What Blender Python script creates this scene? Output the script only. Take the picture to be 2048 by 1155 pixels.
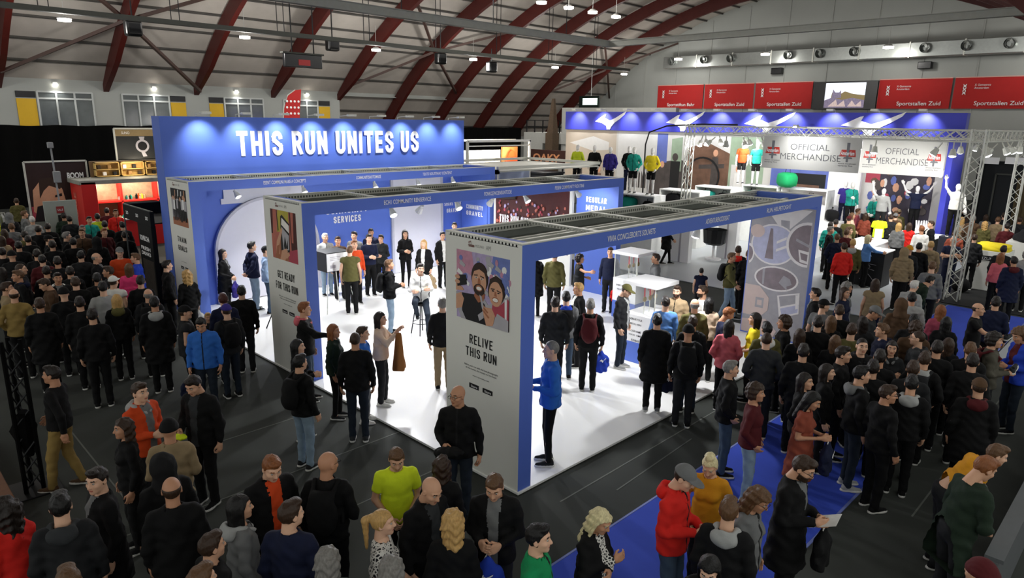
import bpy, bmesh, math, random
import numpy as np
from mathutils import Matrix, Vector
for o in list(bpy.data.objects): bpy.data.objects.remove(o)
SC = bpy.context.scene; COL = SC.collection
random.seed(5)
# light levels (watts)
LAMP_E, WASH_E, BOOTH_E, TRUSS_E = 420, 95, 260, 290
# ------------------------------------------------------------------ camera on the balcony, 5 m up
cd = bpy.data.cameras.new('camera'); cam = bpy.data.objects.new('camera', cd); COL.objects.link(cam); SC.camera = cam
cd.sensor_width = 36; cd.lens = 1370.27 / 2048 * 36; cd.clip_end = 200
YAW, PIT, ROL = .77992, .24155, .01595
fw = Vector((math.cos(YAW) * math.cos(PIT), math.sin(YAW) * math.cos(PIT), -math.sin(PIT))); rt = Vector((math.sin(YAW), -math.cos(YAW), 0)); up = rt.cross(fw)
r2 = rt * math.cos(ROL) + up * math.sin(ROL); u2 = up * math.cos(ROL) - rt * math.sin(ROL)
cam.matrix_world = Matrix(((r2.x, u2.x, -fw.x, 0), (r2.y, u2.y, -fw.y, 0), (r2.z, u2.z, -fw.z, 5.0), (0, 0, 0, 1)))
# ------------------------------------------------------------------ dim evening light from the rest of the hall, exposure
w = bpy.data.worlds.new('world'); SC.world = w; w.use_nodes = True
w.node_tree.nodes['Background'].inputs[0].default_value = (.98, 1.0, .96, 1); w.node_tree.nodes['Background'].inputs[1].default_value = .70
SC.view_settings.view_transform = 'Standard'; SC.view_settings.look = 'None'; SC.view_settings.gamma = 1.0; SC.view_settings.use_curve_mapping = False; SC.view_settings.exposure = 0.2
def in_frame(p):
    d = Vector(p) - Vector((0, 0, 5.0)); z = d.dot(fw)
    return z > 0 and abs(d.dot(r2) / z * 1370.27) < 1024 and abs(d.dot(u2) / z * 1370.27) < 577.5
def lamp(kind, loc, energy, aim=None, color=(1, 1, 1), size=.1, angle=60, blend=.5, parent=None, name='lamp_light'):
    if not in_frame(loc): name += '_offscreen'
    l = bpy.data.lights.new(name, kind); l.energy = energy; l.color = color
    if kind == 'SPOT': l.spot_size = math.radians(angle); l.spot_blend = blend; l.shadow_soft_size = size
    elif kind == 'POINT': l.shadow_soft_size = size
    elif kind == 'AREA': l.size = size
    o = bpy.data.objects.new(name, l); COL.objects.link(o); o.location = loc
    if aim is not None: o.rotation_euler = (Vector(aim) - Vector(loc)).to_track_quat('-Z', 'Y').to_euler()
    if parent: o.parent = parent; o.matrix_parent_inverse = parent.matrix_world.inverted()
    return o
# ------------------------------------------------------------------ materials (all node based)
def lin(c):
    if isinstance(c, str): c = tuple(int(c[i:i + 2], 16) / 255 for i in (0, 2, 4))
    return tuple((v / 12.92 if v <= .04045 else ((v + .055) / 1.055) ** 2.4) for v in c) + (1,)
_mt = {}
def mat(name, col, rough=.6, metal=0., var=.08, scale=8., bump=0., emit=None, estr=0., spec=.4, stretch=None, coat=0.):
    if name in _mt: return _mt[name]
    m = bpy.data.materials.new(name); m.use_nodes = True; nt = m.node_tree; b = nt.nodes['Principled BSDF']
    c = lin(col); b.inputs['Roughness'].default_value = rough; b.inputs['Metallic'].default_value = metal
    b.inputs['Specular IOR Level'].default_value = spec; b.inputs['Coat Weight'].default_value = coat
    tc = nt.nodes.new('ShaderNodeTexCoord'); mp = nt.nodes.new('ShaderNodeMapping'); nz = nt.nodes.new('ShaderNodeTexNoise')
    nt.links.new(tc.outputs['Object'], mp.inputs['Vector']); nt.links.new(mp.outputs['Vector'], nz.inputs['Vector'])
    if stretch: mp.inputs['Scale'].default_value = stretch
    nz.inputs['Scale'].default_value = scale; nz.inputs['Detail'].default_value = 4
    mx = nt.nodes.new('ShaderNodeMix'); mx.data_type = 'RGBA'
    mx.inputs['A'].default_value = tuple(max(0, v * (1 - var)) for v in c[:3]) + (1,); mx.inputs['B'].default_value = tuple(min(1, v * (1 + var)) for v in c[:3]) + (1,)
    nt.links.new(nz.outputs['Fac'], mx.inputs['Factor']); nt.links.new(mx.outputs['Result'], b.inputs['Base Color'])
    if bump:
        bp = nt.nodes.new('ShaderNodeBump'); bp.inputs['Strength'].default_value = bump; bp.inputs['Distance'].default_value = .01
        nt.links.new(nz.outputs['Fac'], bp.inputs['Height']); nt.links.new(bp.outputs['Normal'], b.inputs['Normal'])
    if emit:
        b.inputs['Emission Color'].default_value = lin(emit); b.inputs['Emission Strength'].default_value = estr
    _mt[name] = m
    return m
CLOTH = dict(black='09090a', soft_black='111112', charcoal='1e1f21', dark_grey='2f3133', grey='6b6c6c', light_grey='9c9d9b', white='d9d8d2', cream='d8bfa6', beige='a08a6a', tan='8d7a5c', khaki='8a7340', olive='56522c', dark_green='1c2a1e', green='12854f', teal='1d8f80', navy='141a33', blue='2d66b8', royal='2440b0', sky='5a86c4', light_blue='94abc9', denim='3c4c5e', dark_denim='1d2530', light_denim='8195a6', red='d3261f', orange='c9451a', rust='84402f', maroon='4c1519', pink='c9626b', hot_pink='f0447e', rose='9c4458', mustard='c98a1c', yellow='e6d12a', neon='d8ec2a', lime='bccb2a', brown='4f3a28', caramel='8c5a2c', purple='352b7a', zip='1a1a1b', leopard='777069', camo='4d4a40', silver='8f9296')
def cloth(c, denim=False):
    n = ('denim_' if denim else 'fabric_') + c
    if c in ('black', 'soft_black', 'charcoal', 'navy'): return mat(n, CLOTH[c], .85, var=.35, scale=14, bump=.6, spec=.25)
    if c == 'leopard': return spots_mat(n)
    return mat(n, CLOTH[c], .85, var=.22 if denim else .10, scale=14 if denim else 16, bump=.55, spec=.25)
def spots_mat(n):
    if n in _mt: return _mt[n]
    m = mat(n, CLOTH['leopard'], .85); nt = m.node_tree; b = nt.nodes['Principled BSDF']
    tc = nt.nodes.new('ShaderNodeTexCoord'); vo = nt.nodes.new('ShaderNodeTexVoronoi'); vo.feature = 'DISTANCE_TO_EDGE'; vo.inputs['Scale'].default_value = 32
    cr = nt.nodes.new('ShaderNodeValToRGB'); cr.color_ramp.elements[0].color = lin('d0cdc6'); cr.color_ramp.elements[1].color = lin('17161a'); cr.color_ramp.elements[0].position = .12; cr.color_ramp.elements[1].position = .2
    nt.links.new(tc.outputs['Object'], vo.inputs['Vector']); nt.links.new(vo.outputs['Distance'], cr.inputs['Fac']); nt.links.new(cr.outputs['Color'], b.inputs['Base Color'])
    return m
SKIN = ['c99a7c', 'd8ab8e', 'b98768', '8a5a3e']; LIP = ['a3614f', 'b0685a', '8f5442', '67392b']
def skin_mat(i): return mat('skin_%d' % i, SKIN[i], .55, var=.06, scale=25, spec=.4)
def lip_mat(i): return mat('lip_%d' % i, LIP[i], .45, var=.05, scale=25)
HAIR = dict(black='0c0a09', dark='1b130e', brown='332215', light_brown='5b4028', ginger='7d4a26', blond='b89258', pale='d9c79a', grey='77746f', white='c9c6c0', dark_red='3f1a15')
def hair_mat(c): return mat('hair_' + c, HAIR.get(c, '332215'), .5, var=.55, scale=60, bump=.9, stretch=(1, 1, .25), spec=.35)
M_EYE = mat('eye_white', '9f9b93', .3, var=.02); M_IRIS = mat('iris', '1e1713', .2, var=.1); M_SOLE = mat('shoe_sole', 'c9c8c2', .7); M_GLS = mat('spectacle_frame', '15151a', .3)
# ------------------------------------------------------------------ mesh helpers
def uvball(c, r, n=8):
    V = []; F = []
    for i in range(n + 1):
        for j in range(2 * n):
            th = math.pi * i / n; ph = math.pi * j / n
            V.append((c[0] + r * math.sin(th) * math.cos(ph), c[1] + r * math.sin(th) * math.sin(ph), c[2] + r * math.cos(th)))
    for i in range(n):
        for j in range(2 * n):
            F.append((i * 2 * n + j, (i + 1) * 2 * n + j, (i + 1) * 2 * n + (j + 1) % (2 * n), i * 2 * n + (j + 1) % (2 * n)))
    return np.array(V), np.array(F)
class MB:
    def __init__(s): s.v = []; s.f = []; s.m = []
    def add(s, V, F, mi=0):
        o = len(s.v); s.v += [tuple(p) for p in V]; s.f += [tuple(i + o for i in f) for f in F]; s.m += [mi] * len(F); return s
    def box(s, a, b, mi=0, faces=None):
        x0, y0, z0 = a; x1, y1, z1 = b
        V = [(x0, y0, z0), (x1, y0, z0), (x1, y1, z0), (x0, y1, z0), (x0, y0, z1), (x1, y0, z1), (x1, y1, z1), (x0, y1, z1)]
        F = [(0, 3, 2, 1), (4, 5, 6, 7), (0, 1, 5, 4), (1, 2, 6, 5), (2, 3, 7, 6), (3, 0, 4, 7)]   # bottom top -y +x +y -x
        o = len(s.v); s.v += V
        for i, f in enumerate(F): s.f.append(tuple(k + o for k in f)); s.m.append(mi if faces is None else faces.get(i, mi))
        return s
    def cbox(s, a, b, r, mi=0):      # box with chamfered edges
        bm = bmesh.new(); bmesh.ops.create_cube(bm, size=1)
        for v in bm.verts: v.co = Vector([(a[i] + b[i]) / 2 + v.co[i] * (b[i] - a[i]) for i in range(3)])
        bmesh.ops.bevel(bm, geom=bm.edges[:], offset=r, segments=2, affect='EDGES', profile=.5)
        bm.verts.ensure_lookup_table(); s.add([v.co[:] for v in bm.verts], [[v.index for v in f.verts] for f in bm.faces], mi); bm.free(); return s
    def bar(s, p, q, w, mi=0, h=None):   # rectangular bar between two points
        p = Vector(p); q = Vector(q); d = (q - p).normalized(); u = Vector((0, 0, 1)) if abs(d.z) < .95 else Vector((1, 0, 0))
        r = d.cross(u).normalized() * w / 2; t = r.cross(d).normalized() * (h or w) / 2
        V = [p - r - t, p + r - t, p + r + t, p - r + t, q - r - t, q + r - t, q + r + t, q - r + t]
        return s.add(V, [(0, 1, 2, 3), (7, 6, 5, 4), (0, 4, 5, 1), (1, 5, 6, 2), (2, 6, 7, 3), (3, 7, 4, 0)], mi)
    def tube(s, pts, r, n=8, mi=0, caps=True):
        pts = [Vector(p) for p in pts]; rr = r if isinstance(r, (list, tuple)) else [r] * len(pts); V = []; F = []
        for i, p in enumerate(pts):
            d = (pts[min(i + 1, len(pts) - 1)] - pts[max(i - 1, 0)]).normalized(); u = Vector((0, 0, 1)) if abs(d.z) < .9 else Vector((1, 0, 0))
            a = d.cross(u).normalized(); b = a.cross(d)
            for k in range(n): t = 2 * math.pi * k / n; V.append(p + (a * math.cos(t) + b * math.sin(t)) * rr[i])
        for i in range(len(pts) - 1):
            for k in range(n): F.append((i * n + k, i * n + (k + 1) % n, (i + 1) * n + (k + 1) % n, (i + 1) * n + k))
        if caps: F += [tuple(range(n))[::-1], tuple((len(pts) - 1) * n + k for k in range(n))]
        return s.add(V, F, mi)
    def prism(s, poly, plane, d0, d1, mi=0):    # polygon (2D) on plane 'x','y','z', extruded from d0 to d1
        def P(u, v, d): return {'x': (d, u, v), 'y': (u, d, v), 'z': (u, v, d)}[plane]
        n = len(poly); A = sum(poly[i][0] * poly[(i + 1) % n][1] - poly[(i + 1) % n][0] * poly[i][1] for i in range(n))
        if (A < 0) != (plane == 'y'): poly = poly[::-1]
        if d1 < d0: d0, d1 = d1, d0
        V = [P(u, v, d0) for u, v in poly] + [P(u, v, d1) for u, v in poly]
        F = [tuple(range(n))[::-1], tuple(range(n, 2 * n))] + [(i, (i + 1) % n, (i + 1) % n + n, i + n) for i in range(n)]
        return s.add(V, F, mi)
    def ball(s, c, r, n=8, mi=0):
        r = r if isinstance(r, (tuple, list)) else (r, r, r); V, F = uvball((0, 0, 0), 1, n); return s.add([(c[0] + v[0] * r[0], c[1] + v[1] * r[1], c[2] + v[2] * r[2]) for v in V], [tuple(f) for f in F], mi)
    def mesh(s, name, mats, smooth=False):
        me = bpy.data.meshes.new(name); me.from_pydata(s.v, [], s.f)
        for m in mats: me.materials.append(m)
        me.polygons.foreach_set('material_index', s.m)
        if smooth: me.polygons.foreach_set('use_smooth', [True] * len(me.polygons))
        me.update(); return me
def ob(name, mb, mats, parent=None, smooth=False, loc=None):
    if not isinstance(mats, (list, tuple)): mats = [mats]
    me = mb.mesh(name, mats, smooth) if isinstance(mb, MB) else mb
    o = bpy.data.objects.new(name, me); COL.objects.link(o); o.parent = parent
    if loc: o.location = loc
    return o
def empty(name, loc=(0, 0, 0), rz=0):
    o = bpy.data.objects.new(name, None); COL.objects.link(o); o.location = loc; o.rotation_euler = (0, 0, rz); o.empty_display_size = .2; return o
def tag(o, label, cat, group=None):
    o['label'] = label; o['category'] = cat
    if group: o['group'] = group
    return o
def struct(o): o['kind'] = 'structure'; return o
def copy_tree(o, parent=None):
    c = o.copy(); COL.objects.link(c); c.parent = parent
    for ch in o.children: copy_tree(ch, c)
    return c
def lettering(txt, m, parent, origin, udir, width, height, vdir=(0, 0, 1), bold=.0, depth=.004, name='lettering', space=1.0, lines=None):
    """flat lettering: lower left corner at origin, running along udir, scaled to width x height"""
    cu = bpy.data.curves.new(name, 'FONT'); cu.body = txt; cu.offset = bold; cu.extrude = 0; cu.space_character = space; cu.resolution_u = 3
    if lines: cu.align_x = 'CENTER'; cu.space_line = lines
    t = bpy.data.objects.new(name, cu); COL.objects.link(t); bpy.context.view_layer.update()
    me = bpy.data.meshes.new_from_object(t.evaluated_get(bpy.context.evaluated_depsgraph_get())); bpy.data.objects.remove(t)
    n = len(me.vertices); co = np.zeros(n * 3, np.float32); me.vertices.foreach_get('co', co); co = co.reshape(-1, 3)
    lo = co.min(0); hi = co.max(0); sx = width / max(hi[0] - lo[0], 1e-6); sy = height / max(hi[1] - lo[1], 1e-6)
    u = np.array(udir, float); v = np.array(vdir, float); nn = np.cross(u, v)
    out = np.array(origin, float) + np.outer((co[:, 0] - lo[0]) * sx, u) + np.outer((co[:, 1] - lo[1]) * sy, v) + nn * depth
    me.vertices.foreach_set('co', out.astype(np.float32).ravel()); me.materials.clear(); me.materials.append(m); me.update()
    o = bpy.data.objects.new(name, me); COL.objects.link(o)
    if parent: bpy.context.view_layer.update(); o.parent = parent; o.matrix_parent_inverse = parent.matrix_world.inverted()
    return o
def flat(polys, plane, d, out, mats, name, parent, step=.0012):
    """a print: coloured flat shapes laid over each other on a plane, each a little prouder than the last"""
    mb = MB()
    for i, (poly, mi) in enumerate(polys): mb.prism(poly, plane, d, d + out * step * (i + 1), mi)
    o = ob(name, mb, mats)
    if parent: bpy.context.view_layer.update(); o.parent = parent; o.matrix_parent_inverse = parent.matrix_world.inverted()
    return o
def circ(cx, cy, rx, ry=None, n=20, a0=0, a1=360):
    ry = ry or rx; full = abs(a1 - a0) >= 359.9; m = n if full else n + 1
    return [(cx + rx * math.cos(math.radians(a0 + (a1 - a0) * i / n)), cy + ry * math.sin(math.radians(a0 + (a1 - a0) * i / n))) for i in range(m)]

# condensed block capitals drawn with strokes: polylines in a unit-high cell, (width, strokes); a tuple (cx,cy,rx,ry,a0,a1) is an arc
GLYPH = dict(T=(.40, [[(0, 1), (.4, 1)], [(.2, 1), (.2, 0)]]), H=(.42, [[(0, 0), (0, 1)], [(.42, 0), (.42, 1)], [(0, .5), (.42, .5)]]), I=(.0, [[(0, 0), (0, 1)]]), S=(.40, [(.2, .76, .2, .24, 0, 180), [(0, .76), (.02, .66), (.38, .36), (.4, .24)], (.2, .24, .2, .24, 180, 360)]), R=(.40, [[(0, 0), (0, 1), (.2, 1)], (.2, .75, .2, .25, -90, 90), [(.2, .5), (0, .5)], [(.2, .5), (.4, 0)]]), U=(.40, [[(0, 1), (0, .24)], (.2, .24, .2, .24, 180, 360), [(.4, .24), (.4, 1)]]), N=(.42, [[(0, 0), (0, 1), (.42, 0), (.42, 1)]]), E=(.34, [[(.34, 1), (0, 1), (0, 0), (.34, 0)], [(0, .5), (.28, .5)]]), L=(.34, [[(0, 1), (0, 0), (.34, 0)]]), V=(.42, [[(0, 1), (.21, 0), (.42, 1)]]), G=(.40, [(.2, .76, .2, .24, 0, 180), [(0, .76), (0, .24)], (.2, .24, .2, .24, 180, 360), [(.4, .24), (.4, .48), (.22, .48)]]), A=(.44, [[(0, 0), (.22, 1), (.44, 0)], [(.08, .3), (.36, .3)]]), D=(.40, [[(0, 0), (0, 1), (.16, 1)], (.16, .74, .24, .26, 0, 90), [(.4, .74), (.4, .26)], (.16, .26, .24, .26, -90, 0), [(.16, 0), (0, 0)]]), Y=(.42, [[(0, 1), (.21, .45), (.42, 1)], [(.21, .45), (.21, 0)]]), F=(.32, [[(.32, 1), (0, 1), (0, 0)], [(0, .5), (.28, .5)]]), O=(.40, [(.2, .76, .2, .24, 0, 180), [(0, .76), (0, .24)], (.2, .24, .2, .24, 180, 360), [(.4, .24), (.4, .76)]]), C=(.40, [(.2, .76, .2, .24, 0, 180), [(0, .76), (0, .24)], (.2, .24, .2, .24, 180, 360)]), M=(.54, [[(0, 0), (0, 1), (.27, .25), (.54, 1), (.54, 0)]]), P=(.40, [[(0, 0), (0, 1), (.2, 1)], (.2, .75, .2, .25, -90, 90), [(.2, .5), (0, .5)]]), B=(.40, [[(0, 0), (0, 1), (.2, 1)], (.2, .75, .19, .25, -90, 90), (.2, .25, .2, .25, -90, 90), [(.2, .5), (0, .5)], [(.2, 0), (0, 0)]]), K=(.42, [[(0, 0), (0, 1)], [(.42, 1), (0, .42)], [(.14, .6), (.42, 0)]]), W=(.62, [[(0, 1), (.15, 0), (.31, .8), (.47, 0), (.62, 1)]]), X=(.42, [[(0, 0), (.42, 1)], [(0, 1), (.42, 0)]]), Z=(.4, [[(0, 1), (.4, 1), (0, 0), (.4, 0)]]), J=(.34, [[(.34, 1), (.34, .22)], (.17, .22, .17, .22, 180, 360)]))
def caps(txt, m, parent, origin, udir, width, height, thick=.17, gap=.16, depth=.004, name='lettering'):
    polys = []; x = 0
    for ch in txt:
        if ch == ' ': x += .34; continue
        w, st = GLYPH[ch]
        for s in st:
            pts = circ(*s[:4], n=9, a0=s[4], a1=s[5]) if isinstance(s, tuple) else s
            for (a, b), (c, d) in zip(pts[:-1], pts[1:]):
                sc = 1 - thick; p = Vector((a * .82 + thick / 2 + x, b * sc + thick / 2)); q = Vector((c * .82 + thick / 2 + x, d * sc + thick / 2)); t = (q - p).normalized() * thick / 2; n = Vector((-t.y, t.x)); e = t * (.98 if not isinstance(s, tuple) else .5)
                polys.append([p - e - n, q + e - n, q + e + n, p - e + n])
        x += w * .82 + thick + gap
    x -= gap; u = Vector(udir); v = Vector((0, 0, 1)); nn = u.cross(v); O = Vector(origin) + nn * depth; mb = MB()
    for i, P4 in enumerate(polys): mb.add([O + u * (p.x / x * width) + v * (min(max(p.y, 0), 1) * height) + nn * (height * .0005 * i) for p in P4], [(0, 1, 2, 3)])
    o = ob(name, mb, m)
    if parent: bpy.context.view_layer.update(); o.parent = parent; o.matrix_parent_inverse = parent.matrix_world.inverted()
    return o
# ------------------------------------------------------------------ the hall
BLUE = mat('booth_blue', '5673cd', .55, var=.03, scale=3); BLUE_W = BLUE; WHITE = mat('panel_white', 'e6e6df', .55, var=.03, scale=3)
PURE = mat('white_print', 'f2f2f2', .6, var=.01); INK = mat('black_print', '141416', .6); ALU = mat('aluminium', 'd0d1c8', .45, .25, var=.08, scale=20); DARKMET = mat('dark_metal', '1b1c1e', .5, .3)
CARPET = mat('carpet_dark', '323531', .93, var=.30, scale=1.3, bump=.25); CARPET2 = mat('carpet_blue', '3049b8', .9, var=.10, scale=3, bump=.2)
BLACKC = mat('black_cloth', '070707', .95, var=.2, scale=6, spec=.1); ROOF = mat('roof_panel', 'b0a9a1', .75, var=.13, scale=1.4); RIB = mat('rib_red', '48130d', .55, var=.25, scale=4); PURL = mat('purlin_grey', '4a4845', .7, var=.2)
WALLM = mat('wall_grey_white', 'a2a5a1', .8, var=.06, scale=.7); TRAY = mat('tray_grey', '8a8c86', .6, var=.12, scale=5); TRAY2 = mat('tray_dark', '3d3f3a', .7, var=.12); GLOW = mat('lamp_glow', 'ffffff', .5, emit='fff8ea', estr=14.)
RED_B = mat('banner_red', 'b3201f', .75, var=.07, scale=3, bump=.1); YEL = mat('door_yellow', 'd3a81c', .6, var=.05); GLASSD = mat('window_glass_dark', '565b5b', .12, var=.35, scale=2, spec=.6); FRAME = mat('window_frame', 'b9bdbb', .5)
SCREENB = mat('screen_black', '101113', .3); STEEL = mat('duct_steel', '9b9f9c', .32, .7, var=.12, scale=6)
GREYF = mat('stand_floor_grey', 'a9aeb2', .35, var=.04, scale=1.5); WFLOOR = mat('booth_floor_white', 'efefec', .28, var=.02, scale=1, spec=.5)
XA, XE, YN, YC, ZC, RO, RI = -8.0, 57.5, 45.1, 23.0, -17.0, 32.45, 31.45
fl = struct(ob('floor', MB().box((-10, -12, -.1), (60, 50, 0)), CARPET))
mb = MB()
for i, (p, q) in enumerate([((1.0, 8.5), (9.0, 8.62)), ((1.2, 7.1), (5.9, 7.2)), ((6.4, 5.35), (13.5, 5.45)), ((2.5, 10.2), (5.6, 10.25)), ((7.2, 5.0), (9.4, 5.12)), ((2.2, 6.0), (2.26, 13.0)), ((9.5, 1.9), (16, 1.95))]): mb.bar(p + (.0015,), q + (.0015,), .022, 0, .003)
ob('floor_seam', mb, mat('seam_tape', '5d605a', .8), fl)['kind'] = 'stuff'
run = ob('blue_carpet', MB().cbox((2.0, 2.62, 0.001), (22.5, 4.50, .012), .004), CARPET2); tag(run, 'long royal blue carpet runner laid across the dark grey floor', 'carpet')
ed = MB().box((2.0, 2.585, .001), (22.5, 2.618, .014)); ed.box((2.0, 4.502, .001), (22.5, 4.53, .014)); ob('carpet_edge_tape', ed, mat('carpet_tape', '6f7bb8', .6), run)
orange = tag(ob('wood_counter', MB().cbox((.05, 8.2, .0), (1.12, 12.5, .30), .01), mat('brown_wood', '6d4326', .6, var=.2, scale=5, stretch=(1, 8, 1))), 'low brown wooden platform at the edge of the dark floor', 'platform')
# gable wall with its duct, at the far end
wall_e = struct(ob('wall_east', MB().prism([(YC + RO * math.cos(a), max(0, ZC + RO * math.sin(a))) for a in np.linspace(math.radians(30), math.radians(150), 40)] , 'x', XE, XE + .3), WALLM))
pm = MB().box((0, -.03, 3.5), (.05, .03, 15.2)).mesh('wall_batten', [mat('batten', 'a4a6a2', .8)])
for y in np.arange(2, 44, 3.4):
    zt = ZC + math.sqrt(max(1, RO ** 2 - (y - YC) ** 2)); b = ob('wall_batten', pm, None, wall_e) if 0 else bpy.data.objects.new('wall_batten', pm); 
    if b.name not in COL.objects: COL.objects.link(b)
    b.parent = wall_e; b.location = (XE - .05, y, 0); b.scale = (1, 1, (zt - .3) / 15.2)
# north wall with windows, up to the fourth rib
wall_n = struct(ob('wall_north', MB().box((XA, YN, 0), (27.55, YN + .3, 7.05)), WALLM))
wall_n2 = struct(ob('wall_north', MB().box((27.55, 48.2, 0), (XE, 48.5, 4.4)), WALLM))
wi = 0
for (xa, xb, door) in [(8.05, 11.67, 'l'), (13.2, 16.78, 'r'), (18.15, 21.73, 'l'), (23.2, 26.75, 'r')]:
    wi += 1; W = struct(empty('window_%d' % wi, ((xa + xb) / 2, YN - .06, 4.1)))
    def wob(n, m_, mt, par=None):
        o = ob(n, m_, mt, par or W); o.matrix_parent_inverse = (par or W).matrix_world.inverted(); return o
    bpy.context.view_layer.update()
    dx0, dx1 = (xa, xa + .95) if door == 'l' else (xb - .95, xb); gx0, gx1 = (xa + 1.0, xb) if door == 'l' else (xa, xb - 1.0)
    wob('door_leaf', MB().cbox((dx0 + .03, YN - .05, 3.9), (dx1 - .03, YN - .01, 5.72), .01), YEL)
    wob('transom_panel', MB().cbox((dx0 + .03, YN - .06, 5.78), (dx1 - .03, YN - .01, 6.10), .01), SCREENB)
    n = 3; pw = (gx1 - gx0) / n
    for i in range(n):
        wob('pane', MB().box((gx0 + i * pw + .05, YN - .035, 4.15), (gx0 + (i + 1) * pw - .05, YN - .02, 5.70)), GLASSD)
        wob('pane', MB().box((gx0 + i * pw + .05, YN - .035, 5.80), (gx0 + (i + 1) * pw - .05, YN - .02, 6.07)), GLASSD)
    fr = MB()
    for i in range(n + 1): fr.box((gx0 + i * pw - .045, YN - .09, 4.1), (gx0 + i * pw + .045, YN - .005, 6.12))
    for z in (4.1, 5.75, 6.10): fr.box((gx0, YN - .085, z - .045), (gx1, YN - .006, z + .045))
    wob('window_frame', fr, FRAME)
# vault
ceil = struct(empty('ceiling', (0, YC, ZC))); bpy.context.view_layer.update()
A0, A1, NS = math.radians(38.5), math.radians(132), 34
da = (A1 - A0) / NS; RX = [7.4 + 5.03 * i for i in range(-3, 11)]
ph = RO * da
panel = MB().box((.02, -ph / 2, 0), (5.01, ph / 2, .05)).mesh('roof_panel', [ROOF])
for i, x in enumerate(RX):
    for k in range(NS):
        a = A0 + (k + .5) * da
        if x < 22.6 and a < math.radians(46.5): continue
        p = bpy.data.objects.new('roof_panel', panel); COL.objects.link(p); p.parent = ceil
        p.location = (x, RO * math.cos(a), RO * math.sin(a)); p.rotation_euler = (a - math.pi / 2, 0, 0)
pl = MB().box((RX[0], -.05, -.10), (XE, .05, 0)).mesh('purlin', [PURL])
for k in range(NS + 1):
    a = A0 + k * da; x0p = 0 if a > math.radians(46.5) else 27.5 - RX[0]
    p = bpy.data.objects.new('purlin', pl); COL.objects.link(p); p.parent = ceil; p.location = (0, (RO - .01) * math.cos(a), (RO - .01) * math.sin(a)); p.rotation_euler = (a - math.pi / 2, 0, 0)
    if x0p: p.scale = ((XE - 27.5) / (XE - RX[0]), 1, 1); p.location.x = 27.5 - RX[0] * p.scale[0]
def rib_mesh(a0, taper):
    V = []; F = []; n = 40
    for i in range(n + 1):
        a = a0 + (A1 - a0) * i / n; ri = RI if not taper or i > 3 else RI + (.75 * (1 - i / 3.) ** 1.3)
        ro = RO - .11
        for (r, x) in ((ro, -.14), (ro, .14), (ri, .14), (ri, -.14)): V.append((x, r * math.cos(a), r * math.sin(a)))
    for i in range(n):
        for k in range(4): F.append((i * 4 + k, i * 4 + (k + 1) % 4, (i + 1) * 4 + (k + 1) % 4, (i + 1) * 4 + k))
    F.append((3, 2, 1, 0)); m = MB().add(V, F); return m.mesh('roof_rib', [RIB])
ra, rb = rib_mesh(math.radians(45.3), True), rib_mesh(math.radians(39.5), False)
for x in RX[1:]:
    o = bpy.data.objects.new('roof_rib', ra if x < 28 else rb); COL.objects.link(o); o.parent = ceil; o.location = (x, 0, 0)
def vp(x, deg, r): a = math.radians(deg); return (x, YC + r * math.cos(a), ZC + r * math.sin(a))
br = MB()
for (x0_, a0_, x1_, a1_) in [(7.4, 49, 12.4, 57), (12.4, 57, 17.46, 47.5), (12.4, 57, 17.4, 64), (12.4, 57, 7.6, 66), (32.5, 57, 37.6, 49), (32.5, 57, 27.5, 49.5), (32.5, 57, 27.6, 66), (32.5, 57, 37.5, 63), (52.7, 57, 47.7, 50), (52.7, 57, 57.3, 50), (52.7, 57, 57.3, 66), (47.7, 64, 52.7, 57)]:
    b = ob('roof_brace', MB().bar(vp(x0_, a0_, RI + .3), vp(x1_, a1_, RI + .3), .16), mat('brace_brown', '43302a', .6), ceil); b.matrix_parent_inverse = ceil.matrix_world.inverted()
for x in (27.6, 32.6, 37.7):      # pale lipped valance between the ribs below the windows' line
    b = ob('valance', MB().box((x + .15, 45.1, 6.55), (x + 4.85, 45.22, 7.2)).box((x + .15, 44.9, 6.50), (x + 4.85, 45.25, 6.56)), WALLM, ceil); b.matrix_parent_inverse = ceil.matrix_world.inverted()
# suspended trays
t1 = MB().box((-8, 23.55, 8.86), (31.15, 23.87, 9.14)).box((30.85, 4.1, 8.87), (31.17, 23.6, 9.13)); t1.box((-8, 23.50, 9.14), (31.2, 23.92, 9.17)); t1.box((30.8, 4.1, 9.131), (31.22, 23.6, 9.161))
tr = tag(ob('suspended_rail', t1, TRAY), 'pale grey suspended rail turning a corner under the roof', 'rail')
hm = MB()
for x in np.arange(2, 31, 5.03): hm.bar((x + .37, 23.7, 9.17), (x + .37, 23.7, ZC + RO - .2), .03)
ob('hanger_rod', hm, DARKMET, tr)
tr2 = tag(ob('cable_tray', MB().box((-8, 33.66, 8.9), (47, 33.98, 9.1)), TRAY2), 'dark green-grey cable tray hung below the red ribs', 'cable tray')
hm = MB()
for x in np.arange(2.4, 47, 5.03):
    for d in (-.18, .18): hm.bar((x + d, 33.8, 9.1), (x + d, 33.8, ZC + math.sqrt(RI ** 2 - 10.8 ** 2)), .03)
ob('hanger_rod', hm, DARKMET, tr2)
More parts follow.
